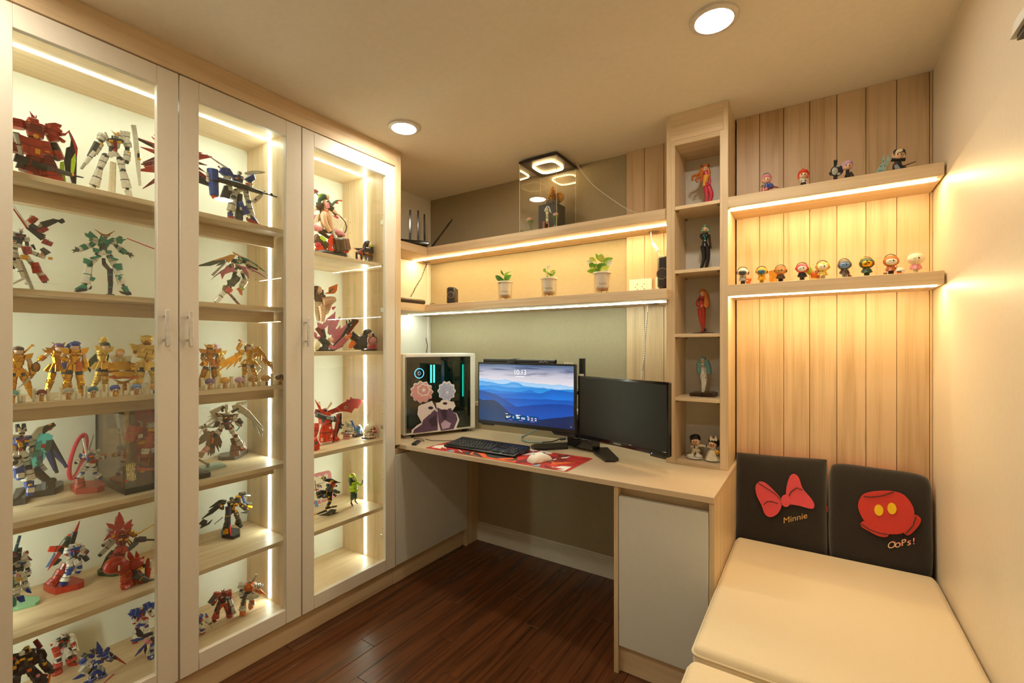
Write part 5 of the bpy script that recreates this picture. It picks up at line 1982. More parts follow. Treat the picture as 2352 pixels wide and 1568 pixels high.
f.part('rifle', 'b K 340,625 700,720 80 90 .7 90;b K 620,700 1090,860 100 60 .7 90;B G 1080,850 1370,938 30 26 1 90;b K 560,740 500,930 120 130 .8 -20;x O 815,715 70 36 20 140;B K 1230,870 1260,900 40 40 1 90')
f.part('hip_binder', 'b B 720,990 830,1220 110 70 .5 40;b B 800,1080 880,1200 90 60 .5 50;x W 735,1120 30 50 20 70;B W 860,1180 960,1190 40 60;B G 870,1260 960,1420 30 24')
f.part('toe_cap', 'k R 40 30 850,1300 900,1280 1090,1395 1060,1400 920,1370;k R 40 30 545,1230 635,1245 625,1300 535,1280')
f.part('stand', 'b K 770,850 760,1120 90 90 .8 -40;b G 765,1120 760,1430 130 140 .8 -40')
f.end()
# ======== second shelf
f = Fig(ROB, 'red and white toy robot with a big sword on the second shelf', 'robot figure', FA3, (240, 1330), 1.471, -2.07, acc='KR')
f.robot(250, (185, 440), (170, 530), (150, 640), Q((90, 480), (80, 590), (70, 700)), Q((270, 560), (290, 680), (270, 800)), Q((90, 700), (70, 860), (60, 980), (50, 1010)), Q((280, 830), (420, 1010), (520, 1130), (560, 1230)), 'WKGR', 'R')
f.part('sword', 'k W 14 80 50,55 75,70 300,385 270,385;k R 10 78 50,110 60,90 275,385 250,400;B K 270,370 520,560 60 80 .7 60')
f.part('thruster_pack', 'b R 320,300 420,220 90 80 .9 -20;b W 310,300 340,180 40 30 .6 -10;b R 430,450 590,380 90 80 .9 -20;b W 430,420 510,320 40 40 .6 -10;b K 330,330 420,400 70 90;b R 520,580 670,640 80 70 .8;b W 520,560 620,580 40 40')
f.part('claw_arm', 'b K 520,340 720,270 100 70 .6;k K 24 0 700,245 770,260 830,235 872,290 820,320 760,290 700,320;b K 460,470 570,500 40 20;b G 500,700 600,790 60 90 .8 30;b W 330,750 560,840 60 60;x Y 530,780 50 50 40 20;x Y 640,855 50 40 40 20;b K 360,640 410,720 40 20')
f.part('shin_armour', 'b R 390,920 440,1080 90 110 .8 30;b R 500,1120 560,1210 90 90 .8 40;x Y 230,840 90 70 60 60;b R 260,680 280,790 110 90 .8 50')
f.part('stand', 'b W 105,760 150,950 60 70 .7 -10;b W 150,950 220,1160 70 60 .7 -10;B W 230,1160 60,1240 40 30;B w 170,880 390,1370 60 50 .8 -30;B W 260,1230 290,1260 40 30')
f.end()
f = Fig(ROB, 'white toy robot with clear green crystal armour on the second shelf', 'robot figure', FA3, (1580, 1430), 1.471, -2.05, acc='EW')
f.robot(300, (1488, 545), (1460, 650), (1455, 770), Q((1335, 610), (1240, 690), (1050, 750)), Q((1610, 620), (1690, 720), (1830, 800)), Q((1370, 830), (1250, 970), (1180, 1300), (1040, 1370)), Q((1560, 850), (1640, 990), (1775, 1310), (1850, 1440)), 'WEGw', None)
f.part('horn', 'B n 1450,520 1320,428 26 5 1 20;B n 1520,520 1632,453 26 5 1 20;x n 1485,520 100 20 30 30')
f.part('crystal', 'k E 34 10 1370,560 1250,455 1215,500 1170,482 1185,530 1250,570 1235,600 1300,620 1350,650;k E 34 10 1600,560 1640,570 1705,530 1750,550 1745,580 1820,580 1760,610 1735,655 1690,640 1640,690 1595,640;k E 20 70 1380,570 1400,520 1430,570 1500,600 1580,560 1600,620 1520,650 1420,650')
f.part('green_trim', 'b E 1300,640 1250,690 70 60 .9 20;b E 1190,690 1120,720 80 80 1 20;b E 1710,740 1790,790 80 80 1 20;b E 1340,730 1330,790 90 60 .5 50;b E 1520,760 1530,810 80 60 .5 50;b E 1220,900 1190,960 110 80 .8 30;b E 1670,960 1700,1060 100 80 .8 30;b E 1290,1170 1260,1220 60 50 .8 40;x E 1330,860 130 24 60 30 -20;x E 1600,880 120 24 60 30 15;b E 1680,1210 1710,1160 30 40 .8 50')
f.part('hand', 'r V 22 10 1050,745 960,750 985,790 1000,780 1020,690 1060,700;r V 22 10 1840,805 1940,835 1930,855 1890,880 1915,795 1870,790')
f.part('foot_armour', 'k i 60 20 1005,1380 1080,1335 1210,1350 1190,1380 1060,1398;k i 60 20 1700,1380 1780,1400 1860,1390 1885,1440 1830,1450 1740,1420;k i 40 -10 1235,1340 1280,1290 1280,1340 1250,1360')
f.part('stand', 'b K 1468,870 1480,970 40 50 .7 -20;b N 1480,960 1560,1050 60 50 .7 -20;b i 1570,1030 1575,1240 70 60 .7 -20;b i 1580,1230 1570,1420 60 50 .7 -20;x K 1570,1450 100 50 90 -20')
f.end()
o = Fig('beam_saber', 'thin red saber blade behind the green crystal robot on the second shelf', 'toy weapon', FA3, (2100, 1480), 1.471, -2.2)
o.part('blade', 'B D 1825,488 2290,672 12 16 1')
o.part('holder', 'B Z 2280,670 2290,1500 14 30 1;x Z 2290,1490 90 14 90')
o.end()
f = Fig(ROB, 'green and orange winged toy robot with a pink cape on the second shelf', 'robot figure', FA4, (620, 1190), 1.471, -2.08, acc='KV')
f.robot(260, (870, 260), (850, 350), (830, 450), Q((760, 330), (700, 420), (650, 470)), Q((960, 340), (1030, 420), (1110, 470)), Q((790, 530), (740, 700), (650, 850), (610, 960)), Q((930, 560), (970, 680), (910, 840), (900, 960)), 'VECY', 'C')
f.part('wing', 'k X 26 0 325,318 580,240 690,198 790,205 760,270 600,290 400,320;k X 30 14 590,250 680,200 760,230 720,300 650,360 600,340;k V 22 -4 45,412 325,322 590,285 575,330 430,380 290,425 50,432;k V 22 6 400,430 450,380 560,330 600,350 520,400')
f.part('wing', 'k X 16 0 730,140 800,175 1000,275 960,270 760,190;k E 24 6 860,235 1000,275 1110,340 1220,410 1390,555 1330,520 1180,410 1050,360 940,310;k X 16 20 1215,395 1290,500 1250,490;k C 20 10 960,330 1080,340 1190,420 1210,470 1050,400;B C 1100,520 1450,610 60 20 .4;b K 1000,410 1220,500 50 30 .7 20')
f.part('cape', 'k x 14 20 740,370 640,440 480,530 280,710 400,600 520,570 560,540 500,620 700,550 770,560;k x 14 30 760,400 800,440 900,500 1050,690 1030,560 970,470 1200,560 1420,690 1260,570 1080,480 940,440;k D 12 -10 640,400 560,500 500,580 530,690 600,560;B w 590,370 340,610 30 50 .6 -20')
f.part('boots', 'b V 820,640 690,800 120 130 .8 20;k V 50 20 620,715 700,690 880,650 850,730 760,810 640,800;b C 980,720 900,850 110 100 .8 20;b F 680,880 620,960 120 120 .8 10;k O 50 20 790,900 850,860 900,920 915,1015 880,990 830,900;b L 870,870 950,890 50 50 .9 20')
f.part('stand', 'b M 600,930 400,1150 90 80 .6 -20;b q 660,960 900,1230 50 50 .8 -10;x N 360,1180 130 50 80 -20;b q 560,860 700,900 110 120 .8 -20')
f.end()
# ======== third shelf: gold armoured knights
KN = 'knight_figure'
f = Fig(KN, 'gold armoured knight with brown hair, sword and round shield, far left', 'knight figure', FA5, (200, 1010), 1.131, -2.10, acc='ng')
f.knight(430, (150, 280), (150, 440), (140, 560), Q((60, 360), (50, 480), (60, 600)), Q((290, 370), (335, 480), (370, 640)), Q((80, 620), (60, 780), (50, 960), (40, 1020)), Q((190, 620), (280, 770), (340, 930), (380, 1010)), 'N')
f.part('sword', 'B M 330,690 130,855 36 8 .4 60;B n 370,640 320,700 30 30 1 60;B g 235,320 360,200 26 22 1 -30;r g 26 -30 360,200 410,205 395,180 370,180')
f.part('shield', 's N 408,530 46 78 20 70;s n 408,530 34 60 12 84')
f.end()
f = Fig(KN, 'gold armoured knight with a horned helmet and a chain on the third shelf', 'knight figure', FA5, (700, 960), 1.131, -2.16, acc='ng')
f.knight(430, (770, 240), (745, 380), (740, 490), Q((650, 290), (560, 370), (480, 420)), Q((850, 330), (880, 430), (850, 520)), Q((690, 560), (640, 760), (590, 920), (570, 960)), Q((850, 580), (910, 760), (955, 920), (970, 960)), 'p', 'g', 'S', 'n')
f.part('wing_collar', 'k g 30 20 505,250 560,280 690,290 600,320 545,310;k n 14 -30 850,165 858,215 820,235')
f.part('chain', 't n 9 7 690,225 640,260 610,300;t n 9 6 470,430 430,465 400,470')
f.end()
f = Fig(KN, 'gold armoured knight with wild blue hair and an orange sash on the third shelf', 'knight figure', FA5, (1000, 1010), 1.131, -2.05, acc='ng')
f.knight(450, (1010, 240), (1020, 380), (1010, 500), Q((880, 310), (830, 400), (900, 460)), Q((1140, 310), (1170, 430), (1190, 560)), Q((940, 600), (895, 800), (855, 960), (830, 1010)), Q((1080, 610), (1110, 800), (1130, 960), (1120, 1030)), 'B')
f.part('hair_sweep', 'r B 60 20 1040,200 860,250 890,210 940,190 1000,155 1110,190 1080,165')
f.part('sash', 'k O 20 70 1060,440 1100,480 1115,600 1060,625 1030,600 1030,500;k B 16 30 800,490 890,480 880,570 840,600')
f.end()
f = Fig(KN, 'gold armoured knight in a dark green cape raising both arms', 'knight figure', FA5, (1400, 960), 1.131, -2.13, acc='nM')
f.knight(420, (1485, 230), (1440, 370), (1450, 470), Q((1400, 270), (1425, 180), (1470, 110)), Q((1530, 290), (1500, 180), (1475, 105)), Q((1410, 560), (1360, 740), (1290, 880), (1250, 960)), Q((1500, 570), (1490, 730), (1490, 880), (1500, 930)), 'V', 'j')
f.part('cape', 'k V 24 -40 1400,240 1370,330 1260,430 1215,520 1230,590 1270,635 1290,560 1330,480 1340,570 1390,450;k V 20 -30 1520,300 1560,360 1540,480 1500,400')
f.part('crest', 'k g 20 20 1390,180 1410,210 1415,260 1440,230 1400,280')
f.end()
f = Fig(KN, 'gold seated figure with blond hair on an orange lotus base', 'knight figure', FA5, (1770, 960), 1.131, -2.08, acc='ng')
f.part('head', 's S 1725,345 44 52 46 10;B S 1725,390 1730,430 40 46')
f.part('hair', 's X 1725,325 56 52 54 -8;B X 1690,330 1650,400 50 20;k X 30 -20 1680,310 1640,390 1690,400')
f.part('collar', 'k C 14 0 1545,395 1570,378 1700,400 1890,378 1905,395 1870,475 1740,500 1600,480;k j 30 30 1690,410 1740,470 1780,400 1790,470 1740,540 1690,480')
f.part('body', 'B g 1740,470 1740,600 200 320 .7;s g 1600,540 60 40 50 20;s g 1890,530 60 40 50 20;r g 70 40 1740,560 1560,560 1940,500 1900,560;B n 1560,600 1700,650 90 70;B n 1930,600 1780,650 90 70;k g 40 60 1540,640 1760,610 1960,640 1860,700 1640,700;s K 1640,630 40 36;s N 1840,600 40 40')
f.part('lotus_base', 'k O 60 10 1510,715 1640,745 1750,730 1900,745 2010,700 1930,680 1600,680;k n 50 30 1600,745 1750,780 1900,740 1800,800 1700,800')
f.part('pedestal', 'b g 1790,790 1800,900 110 80;B n 1800,880 1800,980 110 190;B j 1700,780 1700,960 40 50;B g 1860,800 1850,960 30 40')
f.end()
f = Fig(KN, 'big gold armoured knight with bull horns and crossed arms', 'knight figure', FA5, (2120, 930), 1.131, -2.10, acc='nj')
f.knight(520, (2125, 150), (2120, 330), (2110, 470), Q((1960, 260), (1960, 350), (2100, 370)), Q((2280, 270), (2290, 350), (2150, 380)), Q((2050, 560), (2000, 760), (1920, 900), (1880, 960)), Q((2210, 560), (2240, 720), (2270, 900), (2290, 950)), None, 'j', 'n', 'j', .5)
f.part('horn', 't j 16 5 2080,160 2045,140 2060,105 2100,90 2105,70;t j 16 5 2170,160 2200,150 2190,125;k j 50 30 1885,230 1990,215 2060,190 2050,300 1950,300')
f.part('crossed_arms', 'b j 1950,350 2200,400 110 90 .9 90;b j 2280,360 2060,310 100 90 .9 70;r j 40 120 2010,310 1960,260 2050,260 1990,300;B M 2090,670 2240,560 10 10 1 80;B M 2100,670 2250,830 10 10 1 80')
f.end()
f = Fig(KN, 'bronze gold armoured knight with a cap-like helmet behind the right glass door', 'knight figure', FA6, (300, 1230), 1.131, -2.05, acc='ng')
f.knight(560, (330, 290), (340, 440), (340, 570), Q((190, 370), (150, 500), (210, 590)), Q((500, 370), (520, 520), (530, 650)), Q((250, 740), (170, 950), (90, 1180), (70, 1250)), Q((430, 740), (440, 950), (510, 1150), (560, 1230)), None, 'n', 'N', 'g', .44)
f.part('shoulder_wing', 'k g 40 10 78,300 120,320 240,345 300,380 260,420 150,390 90,350;k g 40 10 590,340 520,330 420,350 400,400 480,390')
f.part('belt_cloth', 'k O 20 80 370,560 420,620 430,720 390,740 360,680;k g 20 70 130,570 230,640 200,740 170,700')
f.part('stand', 'B M 345,720 345,1100 30 30 1 -20;B Z 345,1080 345,1260 30 60 1 -20')
f.end()
f = Fig(KN, 'bright gold armoured knight half hidden behind the bronze one', 'knight figure', FA6, (560, 1180), 1.131, -2.20, acc='jg')
f.knight(520, (470, 280), (560, 470), (560, 610), None, Q((640, 420), (670, 540), (660, 640)), Q((500, 740), (540, 900), (590, 1080), (600, 1180)), Q((300, 800), (270, 950), (260, 1100), (250, 1180)), 'l', 'j')
f.end()
f = Fig(KN, 'gold winged archer figure with a bow behind the right glass door', 'knight figure', FA6, (1300, 1190), 1.131, -2.08, acc='ng')
f.knight(500, (1290, 290), (1310, 430), (1310, 590), Q((1130, 400), (1020, 350), (1100, 200)), Q((1430, 380), (1500, 440), (1430, 540)), Q((1190, 700), (1190, 900), (1180, 1130), (1160, 1210)), Q((1370, 720), (1440, 930), (1540, 1100), (1600, 1170)), 'N', 'g', 'S', 'j')
f.part('wing', 'r g 70 -20 1120,420 860,650 700,780 510,760 500,800 520,910 750,850 940,780 1080,640 1100,660;B g 1180,420 980,500 90 120 .3 -10')
f.part('wing', 'r g 70 -20 1400,380 1560,270 1680,480;r g 70 -30 1560,290 1790,640 1700,560 1620,620 1540,600 1480,520;r g 50 -10 1640,560 2150,910 2060,920 2050,780 1900,850 1740,760;B g 1380,390 1560,300 80 50 .4')
f.part('bow', 't n 12 10 1040,780 1200,730 1400,720 1560,680 1640,620 1760,540;B O 1020,110 1090,150 50 40 .6 60;B O 1080,145 1180,190 10 10 1 60')
f.part('stand', 'B W 1440,600 1620,800 36 36 .8 -60;B W 1640,800 1500,950 36 36 .8 -60;s W 1632,806 30;B Z 1500,940 1560,1200 30 50 1 -60')
f.end()
# row of little big-headed figures in the front
minis = [(FA5, 60, 1000, 'c', 'g', 'with sky-blue hair'), (FA5, 505, 985, 'r', 'm', 'with maroon hair'), (FA5, 920, 960, 'w', 'm', 'with grey hair'), (FA5, 1300, 940, 'U', 'm', 'with steel-blue hair'), (FA5, 1640, 915, 'B', 'g', 'with navy hair and a gold cap'), (FA5, 1970, 900, 'b', 'm', 'with grey-blue hair behind pale columns'), (FA5, 2260, 890, 'X', 'p', 'cut off by the first door stile'),
         (FA6, 340, 1190, 'p', 'm', 'with purple-grey hair'), (FA6, 715, 1160, 'X', 'm', 'with yellow-green hair'), (FA6, 1070, 1150, 'l', 'm', 'with lavender hair'), (FA6, 1400, 1120, 'm', 'm', 'with tan hair, left of the light strip'), (FA6, 1720, 1100, 'm', 'N', 'with dark tan hair touching the light strip'), (FA6, 2060, 1085, 'N', 'm', 'with brown hair, nearest the hinge side')]
for k, (fr, X, Y, hc, bc, tx) in enumerate(minis):
    q = fr[2] / 6.72
    f = Fig('mini_figure', 'tiny big-headed gold figure %s between two pale columns' % tx, 'mini figure', fr, (X, Y + 90 * q), 1.131, -1.978, group='tiny figures in front of the gold knights')
    r = 62 * q * .92
    f.part('head', 's S %g,%g %g %g %g 6' % (X, Y - 15 * q, r * .8, r * .75, r * .75))
    s_ = 's %s %g,%g %g %g %g -6;' % (hc, X, Y - 35 * q, r * 1.15, r * .9, r * .95)
    for i in range(7):
        a = PI * (1 + i / 6)
        s_ += 'B %s %g,%g %g,%g %g %g .8 %g;' % (hc, X + math.cos(a) * r * .8, Y - 35 * q + math.sin(a) * r * .6, X + math.cos(a) * r * 1.4, Y - 20 * q + math.sin(a) * r * 1.05, r * .6, r * .1, 10)
    f.part('hair', s_ + 'B %s %g,%g %g,%g %g %g .4 %g' % (hc, X - r * .5, Y - 50 * q, X + r * .5, Y - 46 * q, r * .55, r * .45, r * .7))
    f.part('body', 'B %s %g,%g %g,%g %g %g .9 4;B %s %g,%g %g,%g %g %g .9 4;B %s %g,%g %g,%g %g %g .9 4;B S %g,%g %g,%g %g %g' % (bc, X, Y + 25 * q, X, Y + 65 * q, 50 * q, 44 * q, bc, X - 14 * q, Y + 60 * q, X - 18 * q, Y + 96 * q, 26 * q, 30 * q, bc, X + 14 * q, Y + 60 * q, X + 18 * q, Y + 96 * q, 26 * q, 30 * q, X - 40 * q, Y + 35 * q, X + 40 * q, Y + 40 * q, 18 * q, 18 * q))
    f.part('eyes', 's K %g,%g %g %g 4 %g;s K %g,%g %g %g 4 %g' % (X - r * .35, Y, 7 * q, 13 * q, r * .78, X + r * .35, Y, 7 * q, 13 * q, r * .78))
    for sg in (-1, 1):
        f.part('column', 'B C %g,%g %g,%g %g %g 1 -40;B C %g,%g %g,%g %g %g 1 -40' % (X + sg * 105 * q, Y - 90 * q, X + sg * 105 * q, Y + 110 * q, 34 * q, 34 * q, X + sg * 105 * q, Y - 92 * q, X + sg * 105 * q, Y - 76 * q, 46 * q, 40 * q))
    f.part('short_column', 'B C %g,%g %g,%g %g %g 1 30' % (X - 75 * q, Y + 20 * q, X - 75 * q, Y + 110 * q, 44 * q, 44 * q) + (';B C %g,%g %g,%g %g %g 1 10' % (X + 165 * q, Y, X + 165 * q, Y + 100 * q, 44 * q, 44 * q)))
    f.part('base', 'x Z %g,%g %g %g %g -10' % (X + 20 * q, Y + 106 * q, 330 * q, 14 * q, 150 * q))
    f.end()
# ======== fourth shelf of the left cabinet
f = Fig(ROB, 'blue and white toy robot with dark blue blade wings on a black stand', 'robot figure', FA7, (450, 1290), .784, -2.10, acc='KW')
f.robot(400, (190, 345), (190, 490), (165, 620), Q((60, 430), (50, 560), (60, 680)), Q((330, 480), (380, 600), (400, 680)), Q((110, 720), (80, 800), (150, 860), (200, 880)), Q((240, 700), (290, 860), (300, 1080), (310, 1250)), 'WBKY', 'W')
f.part('ear_plate', 'B K 150,330 125,220 60 40;B K 230,330 225,210 60 40;B Y 150,320 140,280 20 20 1 30')
f.part('chest_trim', 'k R 30 110 100,450 180,440 220,400 215,430 150,470;x Y 150,520 46 66 30 110 -8;x R 150,590 40 40 30 100;k W 40 110 125,610 160,620 150,670 120,670;b W 380,560 420,700 110 120')
f.part('shoulder_plate', 'k W 60 60 330,380 420,260 500,245 480,330 400,440 340,430;b K 490,330 700,220 110 60 .5 -30;k R 30 -20 560,330 700,240 640,310;x Y 620,225 40 20 20 10 -30')
f.part('blade_wing', 'B i 640,470 890,880 70 40 .3 -70;B B 660,620 880,870 60 20 .3 -60;B i 600,560 740,960 80 40 .3 -50;B B 590,640 700,930 70 20 .3 -44;B B 480,650 490,980 80 40 .3 -60;B i 640,470 600,620 80 90 .4 -60;b w 440,780 560,910 60 50 .8 -20')
f.part('energy_shield', 'k e 14 130 430,350 560,340 630,380 590,560 520,690 430,830 340,850 285,800 330,620 360,520;k c 8 138 400,470 460,440 470,520 430,600 390,580 360,600;s R 482,530 26 36 10 140')
f.part('skirt_armour', 'b B 130,860 160,1040 120 80 .6 60;x W 155,975 80 70 60 90;b B 80,740 100,860 70 60;b B 100,900 90,1030 40 20')
f.part('foot', 'b B 320,1130 300,1280 110 80 .8 60;x W 305,1190 80 70 40 100 5;x Y 300,1115 40 20 40 90')
f.part('stand', 'b K 380,900 620,1090 120 90 .7 -90;s K 680,1085 50 50 40 -90;b K 620,1080 620,1200 140 150 .8 -90;b K 260,1180 130,1330 60 50 .7 20;x K 110,1340 90 60 60 20 -30')
f.part("base", "f K 22 40,1220 420,1170 780,1150 825,1165 825,1205 690,1275 560,1295 340,1330 250,1420 40,1450")
f.end()
f = Fig(ROB, 'small white, red and blue toy robot with a swirl ring on a red stand', 'robot figure', FA7, (1180, 1230), .784, None, acc='KW')
f.robot(240, (1225, 640), (1215, 720), (1220, 800), Q((1130, 690), (1070, 770), (1010, 800)), Q((1310, 710), (1370, 725), (1440, 715)), Q((1170, 860), (1100, 950), (1050, 1030), (1030, 1040)), Q((1280, 860), (1290, 950), (1360, 1010), (1390, 1030)), 'WBKR', 'R')
f.part('chest_trim', 'k O 20 60 1180,690 1250,670 1260,695 1200,710;b R 1210,770 1300,770 70 60 .8 40;b B 1060,690 1140,690 60 70;b W 1270,650 1370,610 60 50;b O 1400,700 1465,680 50 20;B B 1300,740 1440,720 30 16')
f.part('sword', 'B M 1108,425 1165,710 30 24 .3 40;B M 1140,770 1005,990 44 16 .3 60;B w 1290,380 1215,610 10 24 1 -30')
ring = []
for i in range(28):
    a = 2 * PI * i / 28
    x_, y_ = 95 * math.cos(a), 345 * math.sin(a)
    cr, sr = math.cos(.28), math.sin(.28)
    ring.append((1035 + x_ * cr - y_ * sr * 1.0, 708 + x_ * sr * .35 + y_ * cr))
f.part('swirl_ring', 't D 26 26 ' + ' '.join('%g,%g' % q for q in ring + ring[:1]) + ';t Y 12 12 ' + ' '.join('%g,%g,-4' % (1035 + (x - 1035) * .78, 708 + (y - 708) * .88) for x, y in ring + ring[:1]) + ';k Z 4 -10 ' + ' '.join('%g,%g' % (1035 + (x - 1035) * .7, 708 + (y - 708) * .84) for x, y in ring))
f.part('stand', 'b y 1130,850 1060,1040 90 70 .7 -20;b R 1060,1030 1070,1180 100 130 .8 -10')
f.part('base', 'f R 20 920,1195 1030,1150 1350,1140 1440,1185 1440,1215 1330,1250 1010,1275')
f.end()
f = Fig('model_diorama', 'boxed red armoured model with gold backdrop and a dark name plate', 'model', FA7, (1900, 1130), .784, -2.12, acc='gr', lim=(-2.314, -1.93))
bs = [at(*f.px(q), 2, .785) for q in ((1395, 1050), (1745, 1200), (2300, 1090))]
x0, x1 = -2.30, -1.985
y0 = at(*f.px((1745, 1200)), 0, x1).y
y1 = y0 + .27
zb_ = .784
BKM = mat('16140f', .3)
M().box(x0, x1, y0, y1, zb_, zb_ + .022, BKM, .002).to('base', f.root)
POST = mat('5e4119', .6, var=.75, scale=26)
M().box(x0 + .006, x0 + .012, y0 + .01, y1 - .005, zb_ + .022, 1.055, POST).to('backdrop', f.root)
b = M()
for y in (y0 + .006, y1 - .006):
    b.box(x0 + .004, x0 + .014, y - .006, y + .006, zb_ + .022, 1.06, BKM)
b.box(x0 + .012, x0 + .016, y0 + .105, y0 + .117, zb_ + .022, 1.055, BKM)
b.to('backdrop_frame', f.root)
PR_ = {'a': mat('8d6a2c', .6, var=.5, scale=60), 'b': mat('6d1f17', .6, var=.4, scale=60), 'c': mat('b98d3a', .6, var=.3, scale=60)}
b = M()
for (ya, yb, za, zb2, m_) in ((.02, .10, .87, 1.04, 'a'), (.118, .26, .83, 1.05, 'b'), (.03, .085, .98, 1.05, 'c')):
    b.box(x0 + .012, x0 + .0125, y0 + ya, y0 + yb, za, zb2, PR_[m_])
b.to('backdrop_print', f.root)
f.part('figure', 'b R 1900,250 1800,470 190 150 .7 10;b R 2110,400 2060,560 170 150 .8 40;x w 2110,235 90 90 80 40;B Y 2130,240 2175,195 14 6;b R 2090,330 2190,420 150 130;b g 2060,300 2200,300 60 60 .6 60;x W 2145,465 70 70 40 80;x R 2145,465 40 40 44 86;b W 2040,580 2020,660 100 90 .8 50;b R 1990,520 2090,560 120 120;b W 2180,580 2190,640 80 70;t w 14 14 1945,300 1985,250 1985,200 1945,180;t g 12 8 1800,500 1890,400 1850,350 1890,330;x g 1975,490 100 60 60 60;b W 1950,370 1960,420 70 60 .8 40;b r 1960,800 2190,790 150 170;t g 8 8 1930,720 1970,690 1960,780;t g 8 8 2070,680 2060,740;B F 1900,890 2190,880 90 80;k g 10 100 1930,910 2010,900 1990,930 1940,935;B N 1780,740 2160,890 14 8 1 80')
f.part('spear', 'B M 1600,60 1640,290 50 30 .3 40;B i 1640,280 1665,560 16 16 1 40;x Y 1655,340 34 20 20 42;x K 1680,560 100 60 60 40;B K 1640,600 1630,1010 40 40 .8 40;B R 1690,610 1710,800 30 20 1 40')
pp = [at(*f.px(q), 0, x1 - .008) for q in ((1715, 855), (1925, 815), (1925, 1000), (1715, 1040))]
pp = [V((p.x, p.y, max(p.z, zb_ + .023))) for p in pp]
yl, yr, zt2, zl2 = pp[0].y, pp[1].y, pp[0].z, zb_ + .022
pm = M().box(x1 - .012, x1 - .009, yl, yr, zl2, zt2, mat('2a2622', .5)).to('name_plate', f.root)
b = M()
for ch, X, Y, h in (('戦', 1830, 915, .030), ('国', 1828, 965, .026), ('の', 1830, 1000, .020), ('陣', 1840, 1072, .030)):
    p = at(*f.px((X, Y)), 0, x1 - .0085)
    b.text(ch, V((x1 - .009, p.y, p.z)), (0, 1, 0), (0, 0, 1), h, GOLD, .0006)
p = at(*f.px((1768, 1092)), 0, x1)
b.box(x1 - .001, x1 + .0004, p.y - .004, p.y + .004, max(p.z, zb_ + .004), max(p.z, zb_ + .004) + .008, mat('b3241c', .6))
b.to('lettering', f.root, smooth=False)
b = M()
for (a0, a1, c0, c1) in ((x0 + .002, x1 - .002, y0 + .002, y0 + .004), (x1 - .004, x1 - .002, y0 + .004, y1 - .002)):
    b.box(a0, a1, c0, c1, zb_ + .022, 1.06, ACRYL)
b.to('acrylic_cover', f.root, smooth=False)
# same shelf, behind the right door
f = Fig(ROB, 'dark purple toy robot with spreading white feather wings on a clear stand', 'robot figure', FA8, (720, 1140), .784, -2.10, acc='KW')
f.robot(330, (590, 345), (585, 420), (560, 520), Q((450, 430), (420, 500), (385, 560)), Q((720, 420), (780, 490), (840, 550)), Q((510, 540), (450, 640), (390, 720), (330, 760)), Q((650, 600), (740, 740), (850, 930), (900, 1000)), 'WirY', 'Y')
f.part('collar', 'r i 60 30 560,380 350,320 380,380 420,410;r i 60 30 630,380 800,330 790,370 740,400;r m 30 50 480,370 355,310;r m 30 50 680,370 770,330;s B 565,478 26 26 20 90;k R 20 80 540,520 640,460 640,490 570,540;k i 40 60 490,520 590,500 600,620 540,630;k i 30 -10 650,500 720,560 725,625 680,600')
f.part('wing', 'r W 50 -30 560,330 230,390 250,440 180,510 40,720 300,620 270,560;B W 540,190 300,330 60 110 .3 -20;t i 30 20 540,200 500,240 510,290')
f.part('wing', 'r W 60 -20 760,200 960,260 1010,380 1100,450 1280,610;r W 40 -20 1060,420 1130,610 1160,690 1240,790;r W 36 -10 1240,590 1255,815 1275,700;B W 700,220 800,180 100 70 .4;B W 800,180 1000,330 90 100 .3;B W 1000,330 1280,610 90 20 .3;t i 30 24 680,300 760,250 800,230')
f.part('tail_feather', 'r W 60 -60 780,190 860,110 940,100 1040,100 1000,150;k W 20 -60 800,290 870,250 920,310 860,330;r W 50 -50 600,320 585,140 620,140')
f.part('beam_blade', 't E 12 4 350,585 240,580 130,570 30,565;t E 14 4 825,585 790,630 720,680 625,705')
f.part('arm_guard', 'b i 400,480 380,560 80 70 .8 30;B R 400,500 385,450 20 16 1 30;b i 780,440 850,510 100 80 .8 30;B R 835,500 840,430 22 20 1 30')
f.part('shin_guard', 'b R 850,890 900,1010 130 110 .8 -5;b W 820,860 880,980 80 70 .8 30')
f.part('stand', 'b q 710,800 770,960 60 70 .7 -60;b q 760,920 770,1130 120 180 .7 -60')
f.part('base', 'f G 16 420,1190 470,1140 700,1075 985,1050 990,1070 840,1165 730,1200 500,1210')
f.end()
f = Fig(ROB, 'small orange toy robot in a ragged brown cloak on a dark stand', 'robot figure', FA8, (240, 1370), .784, None, acc='Nq')
f.part('head', 'x q 250,740 80 90 80 10;x O 290,700 40 30 40 40;B O 270,680 330,650 24 8')
f.part('torso', 'b q 250,760 280,880 120 90;x O 285,820 40 60 40 60;x O 275,870 30 40 40 60')
f.part('cloak', 'r N 70 10 250,660 30,940 60,880 100,900 30,840;r N 60 20 300,660 490,880 480,940 430,1050 400,980;r N 90 -10 280,700 240,1120 290,1130 330,1110 360,1080 210,1060;k N 30 20 200,700 330,650 420,720 480,850 450,980 380,860 300,760 150,860 40,920 60,840')
f.part('leg', 'b P 230,960 100,1090 90 80;b q 110,1060 60,1160 110 100')
f.part('arm', 'b q 180,700 110,560 40 36;b q 200,680 170,520 40 36;B q 40,600 170,590 30 30')
f.part('stand', 'b N 40,1190 210,1290 36 30;s K 225,1290 30;b K 230,1280 215,1380 40 50;b K 215,1370 80,1420 30 40')
f.part('base', 'f h 8 40,1350 430,1275 570,1325 560,1340 180,1420 40,1430')
f.end()
